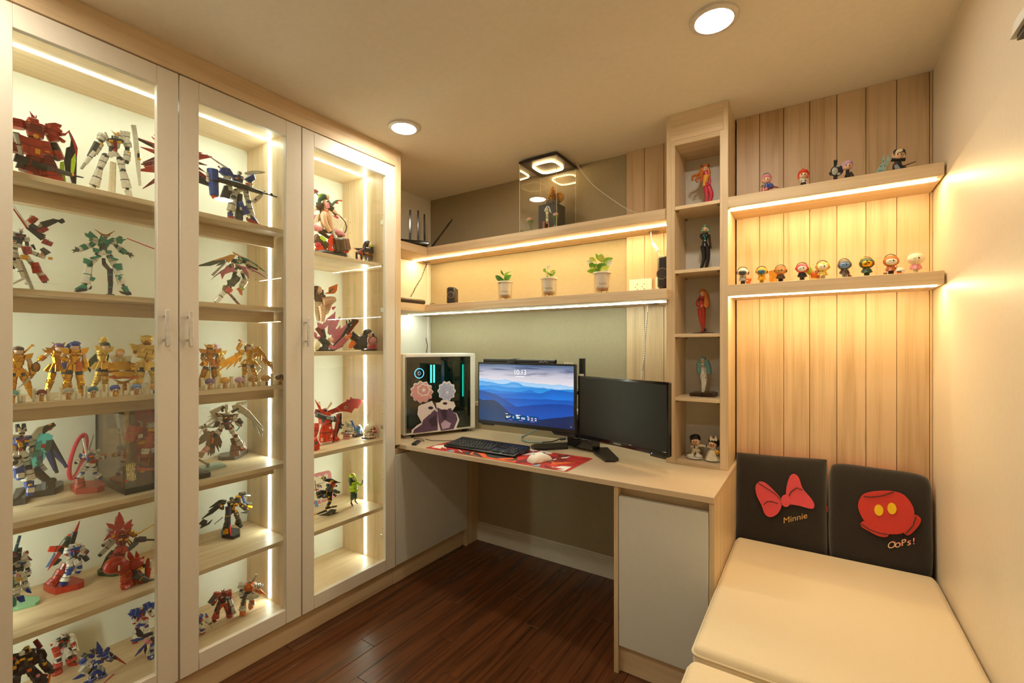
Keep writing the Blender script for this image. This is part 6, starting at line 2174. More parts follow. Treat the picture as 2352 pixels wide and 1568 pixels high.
# ======== fifth shelf
f = Fig(ROB, 'white toy robot with a tall blue cannon on a clear teal base', 'robot figure', FA9, (180, 1390), .445, -2.06, acc='wK')
f.robot(260, (235, 660), (170, 800), (150, 920), Q((80, 820), (70, 930), (100, 980)), Q((240, 820), (270, 900), (270, 970)), Q((110, 960), (110, 1100), (100, 1230), (130, 1300)), Q((210, 960), (220, 1060), (230, 1130), (280, 1180)), 'WwKB', None)
f.part('cannon', 'b U 155,420 90,640 30 36;b K 90,640 60,760 70 90;b K 150,590 130,720 50 60;x R 80,665 30 30 30 20;b K 110,720 40,900 90 80')
f.part('crest', 'B W 200,740 245,640 60 50 .8 20;k R 30 50 215,640 250,612 265,640 240,655;b r 250,720 320,760 40 16')
f.part('hand', 'r Y 24 60 140,980 95,1030 115,1040 140,1040 170,1030;x P 100,950 36 36 30 60')
f.part('foot', 'k B 60 30 100,1260 200,1240 215,1310 150,1330 110,1300;k B 60 20 220,1170 260,1130 300,1180 305,1205 240,1195;b A 60,900 40,1150 60 50')
f.part('base', 'f T 10 35,1340 150,1290 430,1300 430,1350 370,1390 35,1475;B A 60,1180 60,1400 60 60')
f.end()
f = Fig(ROB, 'blue and white toy robot with red wings on a red base', 'robot figure', FA9, (780, 1180), .445, None, acc='KW')
f.robot(300, (955, 570), (900, 640), (880, 740), Q((820, 620), (800, 680), (860, 720)), Q((1000, 620), (1050, 640), (1000, 690)), Q((860, 780), (820, 930), (760, 1060), (730, 1180)), Q((950, 760), (970, 850), (950, 900), (990, 915)), 'WBKR', 'Y')
f.part('wing', 'b F 560,610 760,610 70 90 .5 -20;k R 20 -20 700,640 770,640 640,800 540,910 600,780;k b 14 -30 640,660 660,680 560,860 515,870;k V 16 -34 700,740 750,760 690,820 620,850 640,800;B K 700,600 780,640 70 80 .6 -10')
f.part('blade_wing', 'B K 880,540 930,370 60 60 .5 -30;B R 920,400 993,222 56 10 .5 -30;b V 760,590 850,440 110 70 .5 -40;s F 850,422 18 18 16 -40;B w 720,560 780,480 20 20')
f.part('arm_blade', 'b i 1000,620 1090,660 70 60;B i 1040,610 1110,625 40 6;b W 980,690 1060,730 40 30;b w 920,740 970,890 130 90 .6 -20;k R 30 -20 890,895 990,905 990,920 920,922;b i 1040,700 1090,760 60 60')
f.part('knee', 'b B 830,860 840,910 70 60 .8 40;k R 30 60 700,1080 725,1110 735,1200 712,1195;B R 735,1200 705,1080 14 10 1 70')
f.part('stand', 'b y 810,810 740,930 90 80 .7 -30;b R 740,900 640,1060 110 90 .7 -30;b R 650,1040 590,1110 120 130 .7 -30')
f.part('base', 'f R 20 480,1165 590,1085 880,1055 1045,1100 1045,1130 960,1165 650,1240 560,1215')
f.end()
f = Fig(ROB, 'tall red toy robot with red fin feathers and a black rifle', 'robot figure', FA9, (1380, 960), .445, None, acc='rg')
f.robot(300, (1560, 370), (1570, 480), (1560, 570), Q((1490, 380), (1440, 420), (1500, 450)), Q((1650, 380), (1720, 400), (1750, 410)), Q((1520, 600), (1470, 680), (1420, 740), (1390, 760)), Q((1600, 600), (1560, 680), (1540, 740), (1570, 770)), 'RrrY', None)
f.part('fin', 'r R 90 10 1540,330 1525,90 1560,180 1490,150;r R 70 20 1600,330 1700,190 1720,260 1640,240;r R 60 20 1480,330 1345,245 1310,490 1360,410 1400,260')
f.part('thruster_tube', 'b w 1370,325 1440,340 60 60;b w 1360,395 1440,400 60 60;b w 1310,550 1500,430 50 50;x K 1305,555 30 36 40 6 -30;b w 1260,690 1480,480 50 56;x K 1262,688 36 40 40 6 -40')
f.part('gold_trim', 'b g 1650,350 1740,400 70 50 .8 40;t g 10 10 1650,470 1700,520 1680,550 1640,500;t g 8 8 1590,640 1620,680 1570,660')
f.part('rifle', 'b K 1720,470 1880,465 80 50 .7 60;B K 1860,465 2040,465 26 22 1 60;b K 1780,430 1880,430 24 20 1 60;b G 1760,500 1640,610 70 60 .7 40')
f.part('saber', 'B Y 1770,395 2045,235 18 10 1 30')
f.part('stand', 'b V 1470,640 1380,740 70 60 .7 -30;b V 1390,730 1320,900 60 70 .7 -30')
f.part('base', 'f V 14 1225,950 1300,890 1560,930 1545,970 1440,990 1240,975')
f.end()
f = Fig(ROB, 'squat shiny red toy robot crouching in front of the tall red one', 'robot figure', FA9, (1660, 1130), .445, None, acc='gK')
f.part('head', 's R 1750,800 90 80 80 20;r R 60 10 1700,770 1650,620 1690,680;r R 46 10 1790,770 1760,630 1780,700;r R 36 10 1820,760 1880,700 1860,720;x K 1850,830 40 50 40 40;x g 1790,850 60 30 50 70')
f.part('body', 's R 1470,830 130 110 100 0;s R 1560,850 100 90 90 10;r R 80 10 1450,800 1330,900 1350,800;b R 1600,880 1660,960 150 130;b K 1700,900 1760,960 100 90;x W 1490,840 20 70 20 110')
f.part('leg', 'b R 1650,940 1640,1050 130 150;b R 1640,1050 1660,1120 150 160;x P 1620,1105 50 40 40 80;b K 1690,1110 1730,1130 50 50;b W 1600,950 1565,1095 40 34 .8 -20')
f.part('leg', 'b R 1760,940 1830,1020 110 100;b R 1820,1000 1850,1080 110 100')
f.part('rifle', 'b G 1720,950 1900,1030 90 70 .7 60;B G 1890,1025 2025,1100 40 20 1 60;b G 1760,930 1850,940 30 30 1 70')
f.part('shield', 's R 1915,865 36 150 20 40;s M 1935,800 16 70 20 52;B R 1920,870 1980,890 40 8;B L 1895,830 1870,1080 22 8 1 20')
f.end()
# ======== bottom of the left cabinet
f = Fig(ROB, 'blue horned toy robot with white arms standing at the back of the lowest shelf', 'robot figure', FA10, (2050, 660), .117, None, acc='wb')
f.robot(250, (2040, 185), (2040, 255), (2065, 315), Q((1950, 250), (1940, 320), (1935, 400)), Q((2150, 170), (2180, 220), (2225, 290)), Q((1990, 350), (1985, 470), (1950, 650), (1940, 700)), Q((2120, 350), (2120, 440), (2130, 550), (2110, 590)), 'WBRK', 'W')
f.part('horn', 'b B 1990,230 1880,250 110 90;k B 40 20 1900,220 1830,265 1900,280 1890,340 1930,280;b B 2090,170 2190,110 110 90;k B 40 20 2170,90 2250,75 2220,185 2190,150')
f.part('waist_blade', 'k B 20 60 1935,435 2000,390 2100,395 2040,430;k R 30 60 2020,310 2110,290 2090,330 2050,335;b R 1950,640 1940,700 90 70 .8 20;b R 2150,560 2110,585 90 80 .8 10')
f.end()
f = Fig(ROB, 'dark blue bladed toy robot cut off by the first door stile, lowest shelf', 'robot figure', FA10, (2190, 950), .117, None, acc='Kw')
f.robot(250, (2270, 560), (2270, 640), (2260, 740), None, None, Q((2220, 750), (2200, 820), (2180, 900), (2170, 950)), Q((2290, 760), (2310, 850), (2310, 940), (2320, 1000)), 'wiBR', None)
f.part('blade_wing', 'r i 60 0 2080,610 1955,480 1960,560;r B 50 10 2080,640 1870,680;r B 50 10 2120,720 1940,920;r i 40 -10 2120,740 2110,890;b i 2060,620 2220,560 60 50;b P 2100,680 2200,700 50 60;b W 2150,600 2260,620 30 60;k r 30 20 2230,880 2290,900 2290,1000 2240,950;x B 2185,915 60 70 50 40;x W 2185,905 30 30 52 44')
f.end()
f = Fig(ROB, 'red and white toy robot with a tall shield on the lowest shelf', 'robot figure', FA10, (850, 1140), .117, None, acc='wW')
f.robot(290, (845, 615), (840, 690), (845, 790), Q((710, 720), (730, 800), (760, 890)), Q((970, 650), (1000, 720), (1020, 800)), Q((790, 860), (770, 960), (740, 1100), (730, 1180)), Q((920, 830), (940, 920), (960, 1000), (1010, 1035)), 'WKGR', 'R')
f.part('arm_armour', 'b R 710,770 750,900 90 80 .8 30;b W 670,720 760,710 90 90 .9 10;b R 960,630 1010,760 70 70 .8 10;x R 668,732 40 40 40 20')
f.part('shield', 'k C 20 20 920,590 960,555 1000,560 1045,650 1080,800 1075,830 1040,800 980,680;B W 990,820 1060,910 40 40;k W 10 20 1055,850 1160,960 1100,970 1070,910')
f.part('foot', 'b R 740,1110 745,1190 110 120 .8 20;k R 50 30 900,1040 960,1000 1060,1010 1040,1040 900,1060;b R 750,1010 740,1080 100 120 .8 20;b R 950,930 965,980 120 130 .8 20;s P 810,775 20 20 14 80')
f.end()
f = Fig(ROB, 'blue knight-like toy robot with a red-tipped lance on the lowest shelf', 'robot figure', FA10, (1370, 1270), .117, None, acc='Ww')
f.robot(300, (1390, 930), (1370, 1040), (1350, 1130), Q((1230, 1030), (1180, 1100), (1150, 1160)), Q((1490, 900), (1530, 950), (1570, 960)), Q((1300, 1160), (1280, 1220), (1290, 1290), (1240, 1330)), Q((1430, 1130), (1450, 1180), (1450, 1230), (1490, 1240)), 'BBwW', None)
f.part('crest', 'r B 60 20 1420,900 1355,685 1400,760 1390,740;r B 60 10 1300,940 1230,880 1280,890;r B 40 0 1380,880 1250,820 1300,800;b G 1290,860 1370,820 80 60;b G 1140,890 1200,920 60 60;x R 1415,945 20 20 20 80;B W 1330,940 1400,930 40 30 .6 60;k B 20 10 1470,830 1530,770 1560,780 1550,830 1500,850')
f.part('lance', 'b i 1540,880 1660,950 60 40;B R 1640,930 1812,1040 40 10 .8;b B 1560,870 1670,940 30 20;b G 1550,960 1600,975 60 60;b W 1480,880 1540,950 90 70')
f.part('tail', 'k B 20 10 980,1275 1100,1190 1180,1180 1180,1215 1060,1260;b B 1130,980 1200,1040 90 80;b W 1180,1010 1280,1060 110 90;b w 1130,1100 1220,1140 110 100;B W 1260,1240 1330,1340 70 70;k B 20 20 1140,1320 1210,1285 1230,1335;b K 1240,1130 1300,1230 60 60')
f.end()
f = Fig(ROB, 'black toy robot with gold and red trim at the left of the lowest shelf', 'robot figure', FA10, (300, 1320), .117, -2.0, acc='rg')
f.robot(420, (260, 840), (250, 960), (260, 1090), Q((110, 950), (80, 1080), (100, 1180)), Q((420, 950), (540, 1020), (640, 1140)), Q((180, 1120), (120, 1240), (60, 1360), (50, 1400)), Q((330, 1120), (420, 1240), (520, 1360), (540, 1400)), 'KKGY', None)
f.part('crest', 'b j 270,780 310,900 70 90;b j 320,900 360,990 90 60;x W 190,850 60 60 60 60;B M 110,930 150,1010 26 16 1 60;x R 60,935 50 40 40 60;b r 420,690 500,800 60 60 .6 -40;k K 60 -20 420,800 560,820 595,890 560,1000 460,1000;b w 200,960 260,1010 60 50')
f.part('trim', 'b q 140,1160 230,1130 40 20;b W 340,1080 420,1040 30 20;B w 370,1080 400,1130 20 20;x O 290,1090 50 40 40 110;b K 340,1130 520,1330 110 140;x P 430,1180 40 40 40 90;b W 60,1260 140,1190 70 90;x Y 110,980 40 40 40 90;s K 660,1150 40 40 30 10;b r 520,1210 600,1215 40 30')
f.part('saber', 'B O 640,1170 605,1331 30 24 1 20')
f.end()
o = Fig('toy_sword', 'thin red toy blade lying near the front of the lowest shelf', 'toy weapon', FA10, (1545, 1262), .117, None)
pa, pb = at(*o.px((1622, 1190)), 2, .1185), at(*o.px((1465, 1335)), 2, .1185)
M().beam(pa, pb, .004, .002, .004, .002, pc_('D'), (0, 0, 1)).to('blade', o.root)
# ======== behind the right door, lower shelves
f = Fig(ROB, 'black and gold toy robot with claw wings on a hexagonal black base', 'robot figure', FA11, (365, 520), .445, None, acc='gG')
f.robot(170, (375, 115), (385, 175), (385, 240), Q((290, 150), (260, 190), (280, 220)), Q((440, 130), (480, 190), (540, 230)), Q((340, 260), (325, 350), (315, 450), (310, 480)), Q((425, 270), (445, 330), (450, 380), (480, 410)), 'KKgY', None)
f.part('claw_wing', 'r K 34 10 290,130 135,210 200,160;r K 40 0 290,170 60,330 220,210 130,250;k K 12 0 30,385 80,330 120,345 110,385 175,335 140,385 45,430 60,395;B K 285,310 195,385 8 6')
f.part('arm_claw', 'b g 430,110 470,90 50 40;b K 460,70 520,60 40 40;b M 500,75 575,80 30 16;b B 490,90 515,160 26 18;k G 10 -10 520,140 600,160 590,180 540,180;b g 540,190 590,200 40 30;k K 10 10 465,265 540,240 570,240 530,270')
f.part('gold_trim', 'x g 400,240 24 30 30 40;x g 415,180 20 20 20 40;b g 430,360 440,390 36 30;b g 320,420 310,480 50 50 .8 20;b g 470,400 480,415 40 30')
f.part('blade', 'B D 330,380 345,570 14 8 .5 60;b i 320,190 325,390 50 40 .8 40')
f.part('base', 'f K 14 265,480 350,450 465,458 467,515 395,545 275,530;b K 330,420 350,500 60 60 .7 -10')
f.end()
f = Fig(ROB, 'dark red toy robot standing alone near the front of the lowest right shelf', 'robot figure', FA11, (280, 1400), .117, None, acc='rK')
f.robot(190, (290, 1110), (285, 1160), (285, 1220), Q((220, 1130), (195, 1180), (180, 1230)), Q((350, 1120), (365, 1180), (370, 1230)), Q((250, 1250), (220, 1310), (200, 1390), (175, 1420)), Q((325, 1250), (340, 1310), (365, 1370), (370, 1395)), 'RrKM', None)
f.part('horn', 'B r 285,1100 265,1080 10 4;B r 290,1095 300,1065 10 4;B r 305,1100 325,1085 10 4;s R 355,1120 26 26')
f.part('weapon', 'b G 205,1130 140,1220 46 50 .7 10;b K 240,1200 195,1300 36 24 .8 20;b M 340,1170 390,1320 44 40 .7 30;b G 320,1150 360,1280 30 30 .8 30')
f.end()
f = Fig(ROB, 'orange and white toy robot with pointed wing blades on the lowest right shelf', 'robot figure', FA11, (540, 1320), .117, None, acc='Gw')
f.robot(190, (560, 970), (560, 1030), (565, 1100), Q((485, 1020), (480, 1080), (480, 1130)), Q((610, 1020), (650, 1020), (690, 1010)), Q((530, 1110), (500, 1200), (490, 1280), (480, 1320)), Q((590, 1120), (590, 1180), (590, 1220), (570, 1240)), 'WOGw', 'O')
f.part('wing_blade', 'k W 12 0 590,1000 570,985 630,893 655,898 610,990;b G 590,980 640,905 16 12;k W 10 0 445,985 480,975 530,990 530,1010 490,1010;r E 16 -10 480,1010 440,1040;b G 505,1100 480,1220 40 24 .6 30;k W 10 20 530,1155 600,1110 665,1105 640,1140 560,1160;b O 600,1040 690,1090 36 30;B O 670,1065 745,1118 36 6')
f.part('foot', 'b O 490,1280 480,1320 50 50 .8 20;b O 590,1225 560,1240 50 60 .8 10;b O 545,1010 580,1040 60 50 .8 30')
f.end()
f = Fig(ROB, 'blue and white toy robot cut off by the middle door stile, lowest shelf', 'robot figure', FA11, (65, 1540), .117, None, acc='Ww')
f.robot(180, (20, 1350), (20, 1400), (30, 1450), None, Q((70, 1380), (110, 1360), (150, 1430)), Q((0, 1460), (-10, 1500), (0, 1540), (0, 1560)), Q((45, 1460), (60, 1490), (65, 1520), (65, 1545)), 'WBGR', 'Y')
f.part('blade', 'b B 90,1350 140,1410 44 36;B M 140,1400 172,1445 30 6;B w 100,1420 180,1495 10 6 .4;b R 65,1500 68,1545 50 50 .8 10;b B 40,1400 70,1380 50 40')
f.end()
# ======== single-door cabinet
DF = 'doll_figure'
f = Fig(DF, 'doll in a dark jacket and pale flowing skirt stepping over rocks and pink blossom', 'doll figure', FB1, (420, 1400), 1.747, -2.08)
f.part('body', 's S 290,230 44 56 44 20;t S 26 30 255,280 250,340 255,400;B S 255,330 255,480 110 90 .7 20;t S 64 44 230,540,30 200,610,50 250,760,40 330,880,30;t S 70 40 330,560,10 300,600,40 350,720,10 400,860,0;t W 30 40 340,700,4 400,850,0 430,880,0;t W 34 26 390,890,20 420,950,20 440,1010,20;t S 26 22 100,420 60,480;t S 30 18 400,480 470,530 540,580')
f.part('jacket', 'B N 190,350 200,540 90 80 .7 10;B N 320,350 340,480 90 80 .7 0;t N 60 46 190,370 130,420 110,450;t N 50 56 320,380 370,430 400,460;k P 24 60 200,330 240,450 310,440 290,330 260,420;B O 260,480 260,510 110 120 .7 20;x N 440,510 140 60 40 -20 35')
f.part('hair', 's V 250,220 70 56 60 -10;t V 44 20 220,240 160,280 150,330 100,350;t V 34 12 310,300 380,370 460,310 520,290;t O 22 10 340,390 400,380 460,310 560,290 580,310;t F 20 8 460,330 500,340 510,350;B P 285,200 280,175 20 6')
f.part('hair_band', 'k L 30 -30 165,170 210,150 250,180 220,240 160,220', 'pale yellow fan-shaped ornament behind the head')
f.part('skirt', 'k C 40 -20 170,600 120,700 60,740 50,690 100,580 200,520 360,520 420,590 540,660 665,620 660,700 600,800 540,840 430,830 380,700 300,620 240,760 230,840 200,760;k P 24 -30 60,560 150,560 200,590 160,690 60,700;k D 20 -10 410,570 500,590 530,630 460,640')
f.part('blossom', 's P 100,810 80 60 40 -10;s P 150,830 60 50 40 10;s P 530,910 110 60 50 -10;s P 470,880 70 50 40 10;s P 600,940 50 40 40 0;s P 110,95 70 34 30 -60;s P 80,120 40 30 30 -60')
f.part('branch', 't N 40 30 150,870 240,930 330,990 400,960;t N 40 30 200,860 300,880 380,890;t N 20 12 500,970 560,980 600,960;t N 14 8 600,960 640,700 110,120,-60')
f.part('rocks', 'b N 60,1000 300,1150 160 120;b N 160,1000 280,1200 110 100;k L 30 50 160,960 250,1040 205,1080 120,1010;t K 50 60 60,1290 200,1270 400,1290 640,1340;s w 660,1340 44 50 40 10;b K 250,1360 620,1360 60 60 .7 -20')
f.part('flames', 'r F 100 20 200,1230 60,980 100,920 55,1130;r F 120 30 330,1240 320,1040 370,930 450,1270;r F 100 10 150,1240 60,1210 330,1240;r F 80 -10 600,1280 710,1160 730,1240;s D 120,1120 60 50 40 20')
f.part('chest', 'b N 410,1140 570,1140 260 250 .4 40;b q 560,1130 700,1120 230 230 .3 20;B N 415,1020 415,1260 20 20 1 70;B N 555,1020 570,1280 20 20 1 70;b F 580,1270 690,1260 50 50')
f.end()
f = Fig(DF, 'small long-haired doll in a dark robe beside the light strip', 'doll figure', FB1, (1040, 1500), 1.747, -2.05)
f.part('head', 's S 1090,1130 50 60 50 20;b L 1060,1155 1130,1160 20 20 .6 70')
f.part('hair', 's K 1070,1110 72 66 66 -10;t K 40 16 1020,1130 990,1200 920,1210 840,1200;t K 40 30 1130,1130 1150,1200 1160,1280;t r 36 12 980,1210 900,1250 840,1280;t r 30 10 1150,1250 1210,1270 1200,1310;t F 26 10 900,1260 960,1300 930,1360;t F 30 14 1140,1290 1180,1340;B D 900,1210 800,1190 40 10')
f.part('robe', 'b K 1075,1200 1070,1330 110 150;b n 1070,1300 1060,1340 180 190;b N 1080,1330 1060,1400 190 200;t K 36 30 1010,1230 980,1300;t K 36 30 1130,1220 1150,1300')
f.part('leg', 'b w 1030,1390 1020,1500 50 50;b w 1090,1390 1085,1500 50 50')
f.part('lantern_post', 'b K 860,1270 860,1430 40 40;b K 940,1300 960,1450 36 36;s P 905,1420 44 40 36;B K 850,1290 960,1310 20 20')
f.end()
f = Fig(DF, 'seated doll in white among pink clear flames and dark blades', 'doll figure', FB2, (330, 1460), 1.275, -2.08)
f.part('body', 's S 140,225 60 76 56 20;B N 120,310 140,460 150 130 .7 10;t S 30 26 100,340 60,380;t S 90 60 200,470,40 330,430,60 430,420,50;t S 50 26 430,420,50 350,500,60 320,620,60;t S 80 50 180,540,30 200,700,30 200,860,20;s q 250,350 40 36;t O 16 10 130,290 140,350;t O 16 10 200,300 230,340')
f.part('hair', 's N 120,200 90 60 70 -10;t N 50 30 70,230 60,330 80,420;t N 40 40 200,220 210,300 200,340;B C 90,160 70,120 20 4')
f.part('dress', 'k C 40 0 55,480 160,460 200,400 240,380 160,560 150,700 165,840 90,850 60,700;k C 40 -30 230,470 320,490 400,520 360,680 260,760 230,640')
f.part('flag', 'k O 20 -20 365,170 535,105 520,230 480,290 400,300 270,300 360,260;B V 370,260 450,190 40 10 .3 -4', 'orange leaf-shaped cloth held out to the side')
f.part('flame', 'r x 110 40 200,1000 440,690 300,850 130,900 100,880;r x 110 30 330,1100 560,760 460,660 390,870 520,1010;r x 120 20 420,1280 700,900 570,940 640,1000 470,960;r x 110 30 420,1400 730,1200 780,1090 620,1300 300,1280;r x 80 0 100,1180 60,1060 90,1200 240,1200;B D 400,600 460,560 60 20 .5 40')
f.part('blade', 'B K 460,1360 760,930 90 70 .5 10;k r 16 0 690,1100 850,850 800,800 940,820 945,860 860,960 740,1130;B K 720,930 860,840 60 50;B K 710,900 700,835 24 24;B K 770,890 760,820 24 24;B K 820,850 810,800 24 24;B M 730,960 770,990 20 20;B r 100,980 250,1200 90 60 .5 20;B K 420,1450 620,1330 110 60;b V 370,840 370,940 70 60')
f.part('rocks', 's K 270,1400 70 110 60 10;s K 190,1420 80 60 60 30;b K 180,1180 330,1330 120 130;b K 220,960 250,1180 70 100;s C 100,1330 70 100 50 20;b K 100,1430 400,1440 60 60;s S 370,1220 60 50 40 30')
f.end()
f = Fig(DF, 'doll with long black hair streaming over pink crystals on a small black base', 'doll figure', FB2, (1200, 1450), 1.275, -2.02)
f.part('head', 's S 1145,1110 66 66 56 20;s K 1120,1100 8 10 6 74;s K 1170,1105 8 10 6 74')
f.part('hair', 's K 1130,1070 90 70 76 -6;t K 60 40 1080,1100 1070,1180 1060,1280;t K 50 30 1200,1090 1240,1170 1290,1190;t K 50 18 1070,1140 960,1180 870,1120 825,1060;t K 70 50 1070,1210 950,1250 850,1190 790,1140;t K 100 90 1060,1280 960,1310 880,1330;t K 60 40 1080,1340 950,1370 870,1360;t O 50 16 830,1180 760,1150 690,1190;t O 40 18 930,1180 880,1240;t O 60 34 850,1270 800,1330 770,1380;t O 20 12 1290,1190 1330,1220;B D 800,1110 770,1090 40 20')
f.part('robe', 's P 1210,1240 100 90 70 10;t q 50 40 1280,1220 1300,1270;t O 20 12 1260,1190 1230,1260')
f.part('crystal', 'r x 90 20 1220,1400 1070,1370 1120,1290 1180,1280 1260,1270 1330,1310;r x 50 20 1290,1380 1400,1240 1410,1270 1340,1300;r D 60 30 1220,1410 1140,1330 1210,1310 1290,1330')
f.part('base', 'b K 1035,1430 1375,1430 46 46 2.6;b Y 1260,1430 1360,1430 18 18 .4 70')
f.end()
f = Fig(ROB, 'large red winged toy robot with a grey cannon in the single-door cabinet', 'robot figure', FB3, (380, 1150), .794, -2.12, acc='rK')
f.part('head', 'b F 290,380 310,480 100 110;x K 290,410 70 50 60 40 20;B F 300,400 280,350 8 4')
f.part('torso', 'b F 300,470 300,700 260 240;b F 180,380 240,450 60 80;B F 190,360 80,170 60 8 .4;b r 100,440 300,480 110 110 .5 -10;b K 340,600 440,660 140 130 .7 20')
f.part('wing', 'k R 24 -20 360,430 560,360 700,260 800,210 820,160 840,180 890,160 900,115 940,150 1060,155 1190,190 1110,270 1050,370 980,370 940,420 915,475 820,445 700,440 600,450 450,510 380,500;t w 8 8 740,350 770,320 800,350 770,375 745,360;r r 30 0 800,250 900,190')
f.part('cannon', 'b G 60,500 220,560 110 110 .7 90;b G 220,560 480,600 110 90 .7 90;b K 440,560 490,640 90 90 .7 90;B G 220,600 200,680 80 50 .7 90;b w 260,570 420,600 40 40 .6 130;k h 20 60 170,690 330,690 260,670')
f.part('skirt', 'b F 100,700 60,1050 150 150 .6 10;b F 230,720 190,1130 110 100 .7 60;b F 330,720 330,1100 220 260 .7 30;b F 430,900 600,1110 200 120 .5 -10;x W 175,1060 40 70 20 110;x W 340,790 40 50 20 130;x W 370,980 30 50 20 130 30;x W 345,1050 30 20 20 130')
f.part('side_blade', 'k R 60 60 545,500 600,480 560,720 500,980 460,1180 450,1150 490,900 530,640;k K 50 50 595,480 640,470 640,700 560,900 520,1000 560,760;B M 620,480 625,720 30 20 1 60;b F 620,440 570,360 60 80')
f.part('tube', 'B C 195,230 220,360 50 40 .9 -40;B C 480,240 370,410 46 30 .9 -40;B W 170,720 70,1020 24 24 1 100;b G 650,720 720,740 50 60;b G 640,780 680,810 60 60')
f.end()
f = Fig(ROB, 'orange-red toy robot part cut off by the white door stile', 'robot figure', FB3, (110, 1310), .794, None, acc='rK')
f.part('torso', 'b F 60,1050 120,1200 130 170;b F 60,1180 190,1190 60 50;x G 70,1140 60 50 60 60;s F 150,1180 60 60 50')
f.part('leg', 'b F 90,1230 110,1300 180 150;b G 60,1310 160,1305 20 20 2')
f.end()
f = Fig('toy_figure', 'little pot-shaped toy with a face, grey armour on top and green leaves', 'toy', FB3, (790, 1050), .794, None)
f.part('pot', 'b P 790,930 790,1060 130 140 1;b q 720,930 860,930 50 50 3;s K 765,990 10 12 8 72;s K 820,990 10 12 8 72')
f.part('leaf_tuft', 's V 780,880 26 20;s V 840,880 26 20;B C 760,850 730,830 30 10;B C 850,850 870,830 30 10')
f.part('armour', 'b w 850,700 840,790 110 130;b M 800,760 770,790 60 60;b w 900,830 910,890 50 50;b W 850,830 850,870 90 110;B B 880,640 960,790 50 16 .5 30;s b 900,760 40 50;B K 770,660 790,720 10 6;B w 940,780 1000,820 20 12;s M 880,640 20 20')
f.end()
f = Fig('toy_figure', 'small blue armoured toy on a square black base', 'toy', FB3, (1040, 1005), .794, None)
f.part('body', 's b 1060,810 60 70 56 10;b b 1050,860 1050,930 110 120;s b 1000,830 40 60;B h 1100,780 1160,890 60 30;s w 1070,760 50 30;b M 1010,940 1000,985 50 60;b M 1090,930 1100,975 50 60;b w 990,880 1000,920 60 60')
f.part('plume', 'B O 1040,770 1020,740 30 10;B O 1060,760 1075,730 24 6;s X 1040,755 16 12 12 40')
f.part('base', 'f K 14 920,1000 1060,970 1165,990 1020,1020')
f.end()
f = Fig('toy_figure', 'squat cream toy creature with a red scarf on a black base', 'toy', FB3, (1300, 1050), .794, None)
f.part('body', 's C 1300,810 100 90 90 0;b C 1290,900 1300,1010 200 190 .9;s C 1230,870 44 60;s C 1370,940 50 60 50 30;s K 1303,830 16 18 10 86;s D 1405,830 34 40 30 20;B W 1420,790 1475,695 18 6;b D 1380,770 1370,810 30 30 1 40')
f.part('scarf', 'b D 1300,895 1420,895 36 36 1 70;b q 1320,920 1330,990 26 26 .6 90')
f.part('markings', 'x K 1260,900 8 40 10 90;x K 1262,945 8 20 10 90;x K 1262,980 8 20 10 90;x K 1215,940 20 10 10 70;B F 1390,1000 1360,1010 30 20 .6 90')
f.part('base', 'b K 1175,1040 1440,1040 34 34 4')
f.end()
f = Fig(ROB, 'black bird-shaped toy robot with yellow trim on a dark stand', 'robot figure', FB4, (500, 1370), .431, None, acc='YK')
f.part('head', 'k K 70 0 330,410 420,350 560,345 680,410 820,465 700,460 600,450 460,440;k Y 76 2 470,440 530,375 610,400 560,440;b p 560,480 700,465 40 30;B Y 690,430 760,445 30 10')
f.part('chest', 'b F 600,480 620,570 150 80;s F 570,610 40 30 30 20;b G 430,520 560,560 80 90;b G 470,600 540,700 160 140;b p 540,640 620,680 60 50;b Y 540,700 600,690 40 40;B K 690,530 640,620 10 6;s K 695,550 26 26')
f.part('gun_arm', 'b K 250,720 560,740 110 110;b K 190,720 240,860 120 130;b p 230,690 290,720 60 50;b Y 230,740 290,720 40 36;b K 330,830 470,820 120 110;x b 325,800 50 60 50 70;b V 640,690 780,730 100 60;b K 620,780 680,830 60 60;b O 680,760 740,750 26 24;x Y 440,850 30 50 30 70')
f.part('leg', 'b K 520,780 510,920 110 110;b K 540,900 490,1060 90 80;b K 480,1030 450,1180 70 80;x Y 495,950 30 34 40 60;x W 560,910 40 24 30 50')
f.part('wing_base', 'k G 40 0 200,1370 400,1300 560,1190 690,1200 650,1290 760,1350 640,1395 480,1385;b K 400,1170 700,1110 60 40;b Y 380,1230 430,1250 60 40;B K 160,1330 420,1230 40 60;b q 470,1330 560,1300 50 50 .6 30;B Y 80,1350 140,1320 60 30;B Y 690,1100 730,1100 20 14')
f.end()
f = Fig('backing_card', 'pink-edged card with printed panels leaning behind the bird-shaped robot', 'card', FB4, (380, 1050), .431, -2.20)
f.part('board', 'k P 20 0 60,230 200,180 470,120 520,140 550,200 560,420 640,860 600,900 160,1060 60,1060')
f.part('print', 'k C 14 8 60,300 120,290 150,310 170,280 250,260 260,290 360,260 370,210 440,210 450,420 520,700 500,880 140,960 60,960;k K 16 9 100,520 380,430 380,440 105,532;k K 16 9 80,400 95,400 150,760 135,760;k R 16 10 80,640 200,630 190,665 85,680;k K 16 10 250,340 320,280 390,290 410,350 330,390;k Y 16 11 290,320 340,300 365,320 320,345;k K 16 10 140,540 200,510 270,530 285,600 190,610;k Y 16 11 170,545 220,520 235,545 190,565;k W 16 10 280,350 350,345 330,385;k l 16 11 170,570 260,560 265,605 190,610')
f.part('strut', 'B W 200,900 360,1230 24 24 .5 40;k b 20 60 75,940 120,950 165,1110 75,1130')
f.end()
f = Fig(DF, 'doll in a bright green hooded dress with dark shoes', 'doll figure', FB4, (1160, 1085), .431, None)
f.part('head', 's S 1160,340 50 60 40 24;k w 20 70 1120,290 1150,280 1140,390 1110,380')
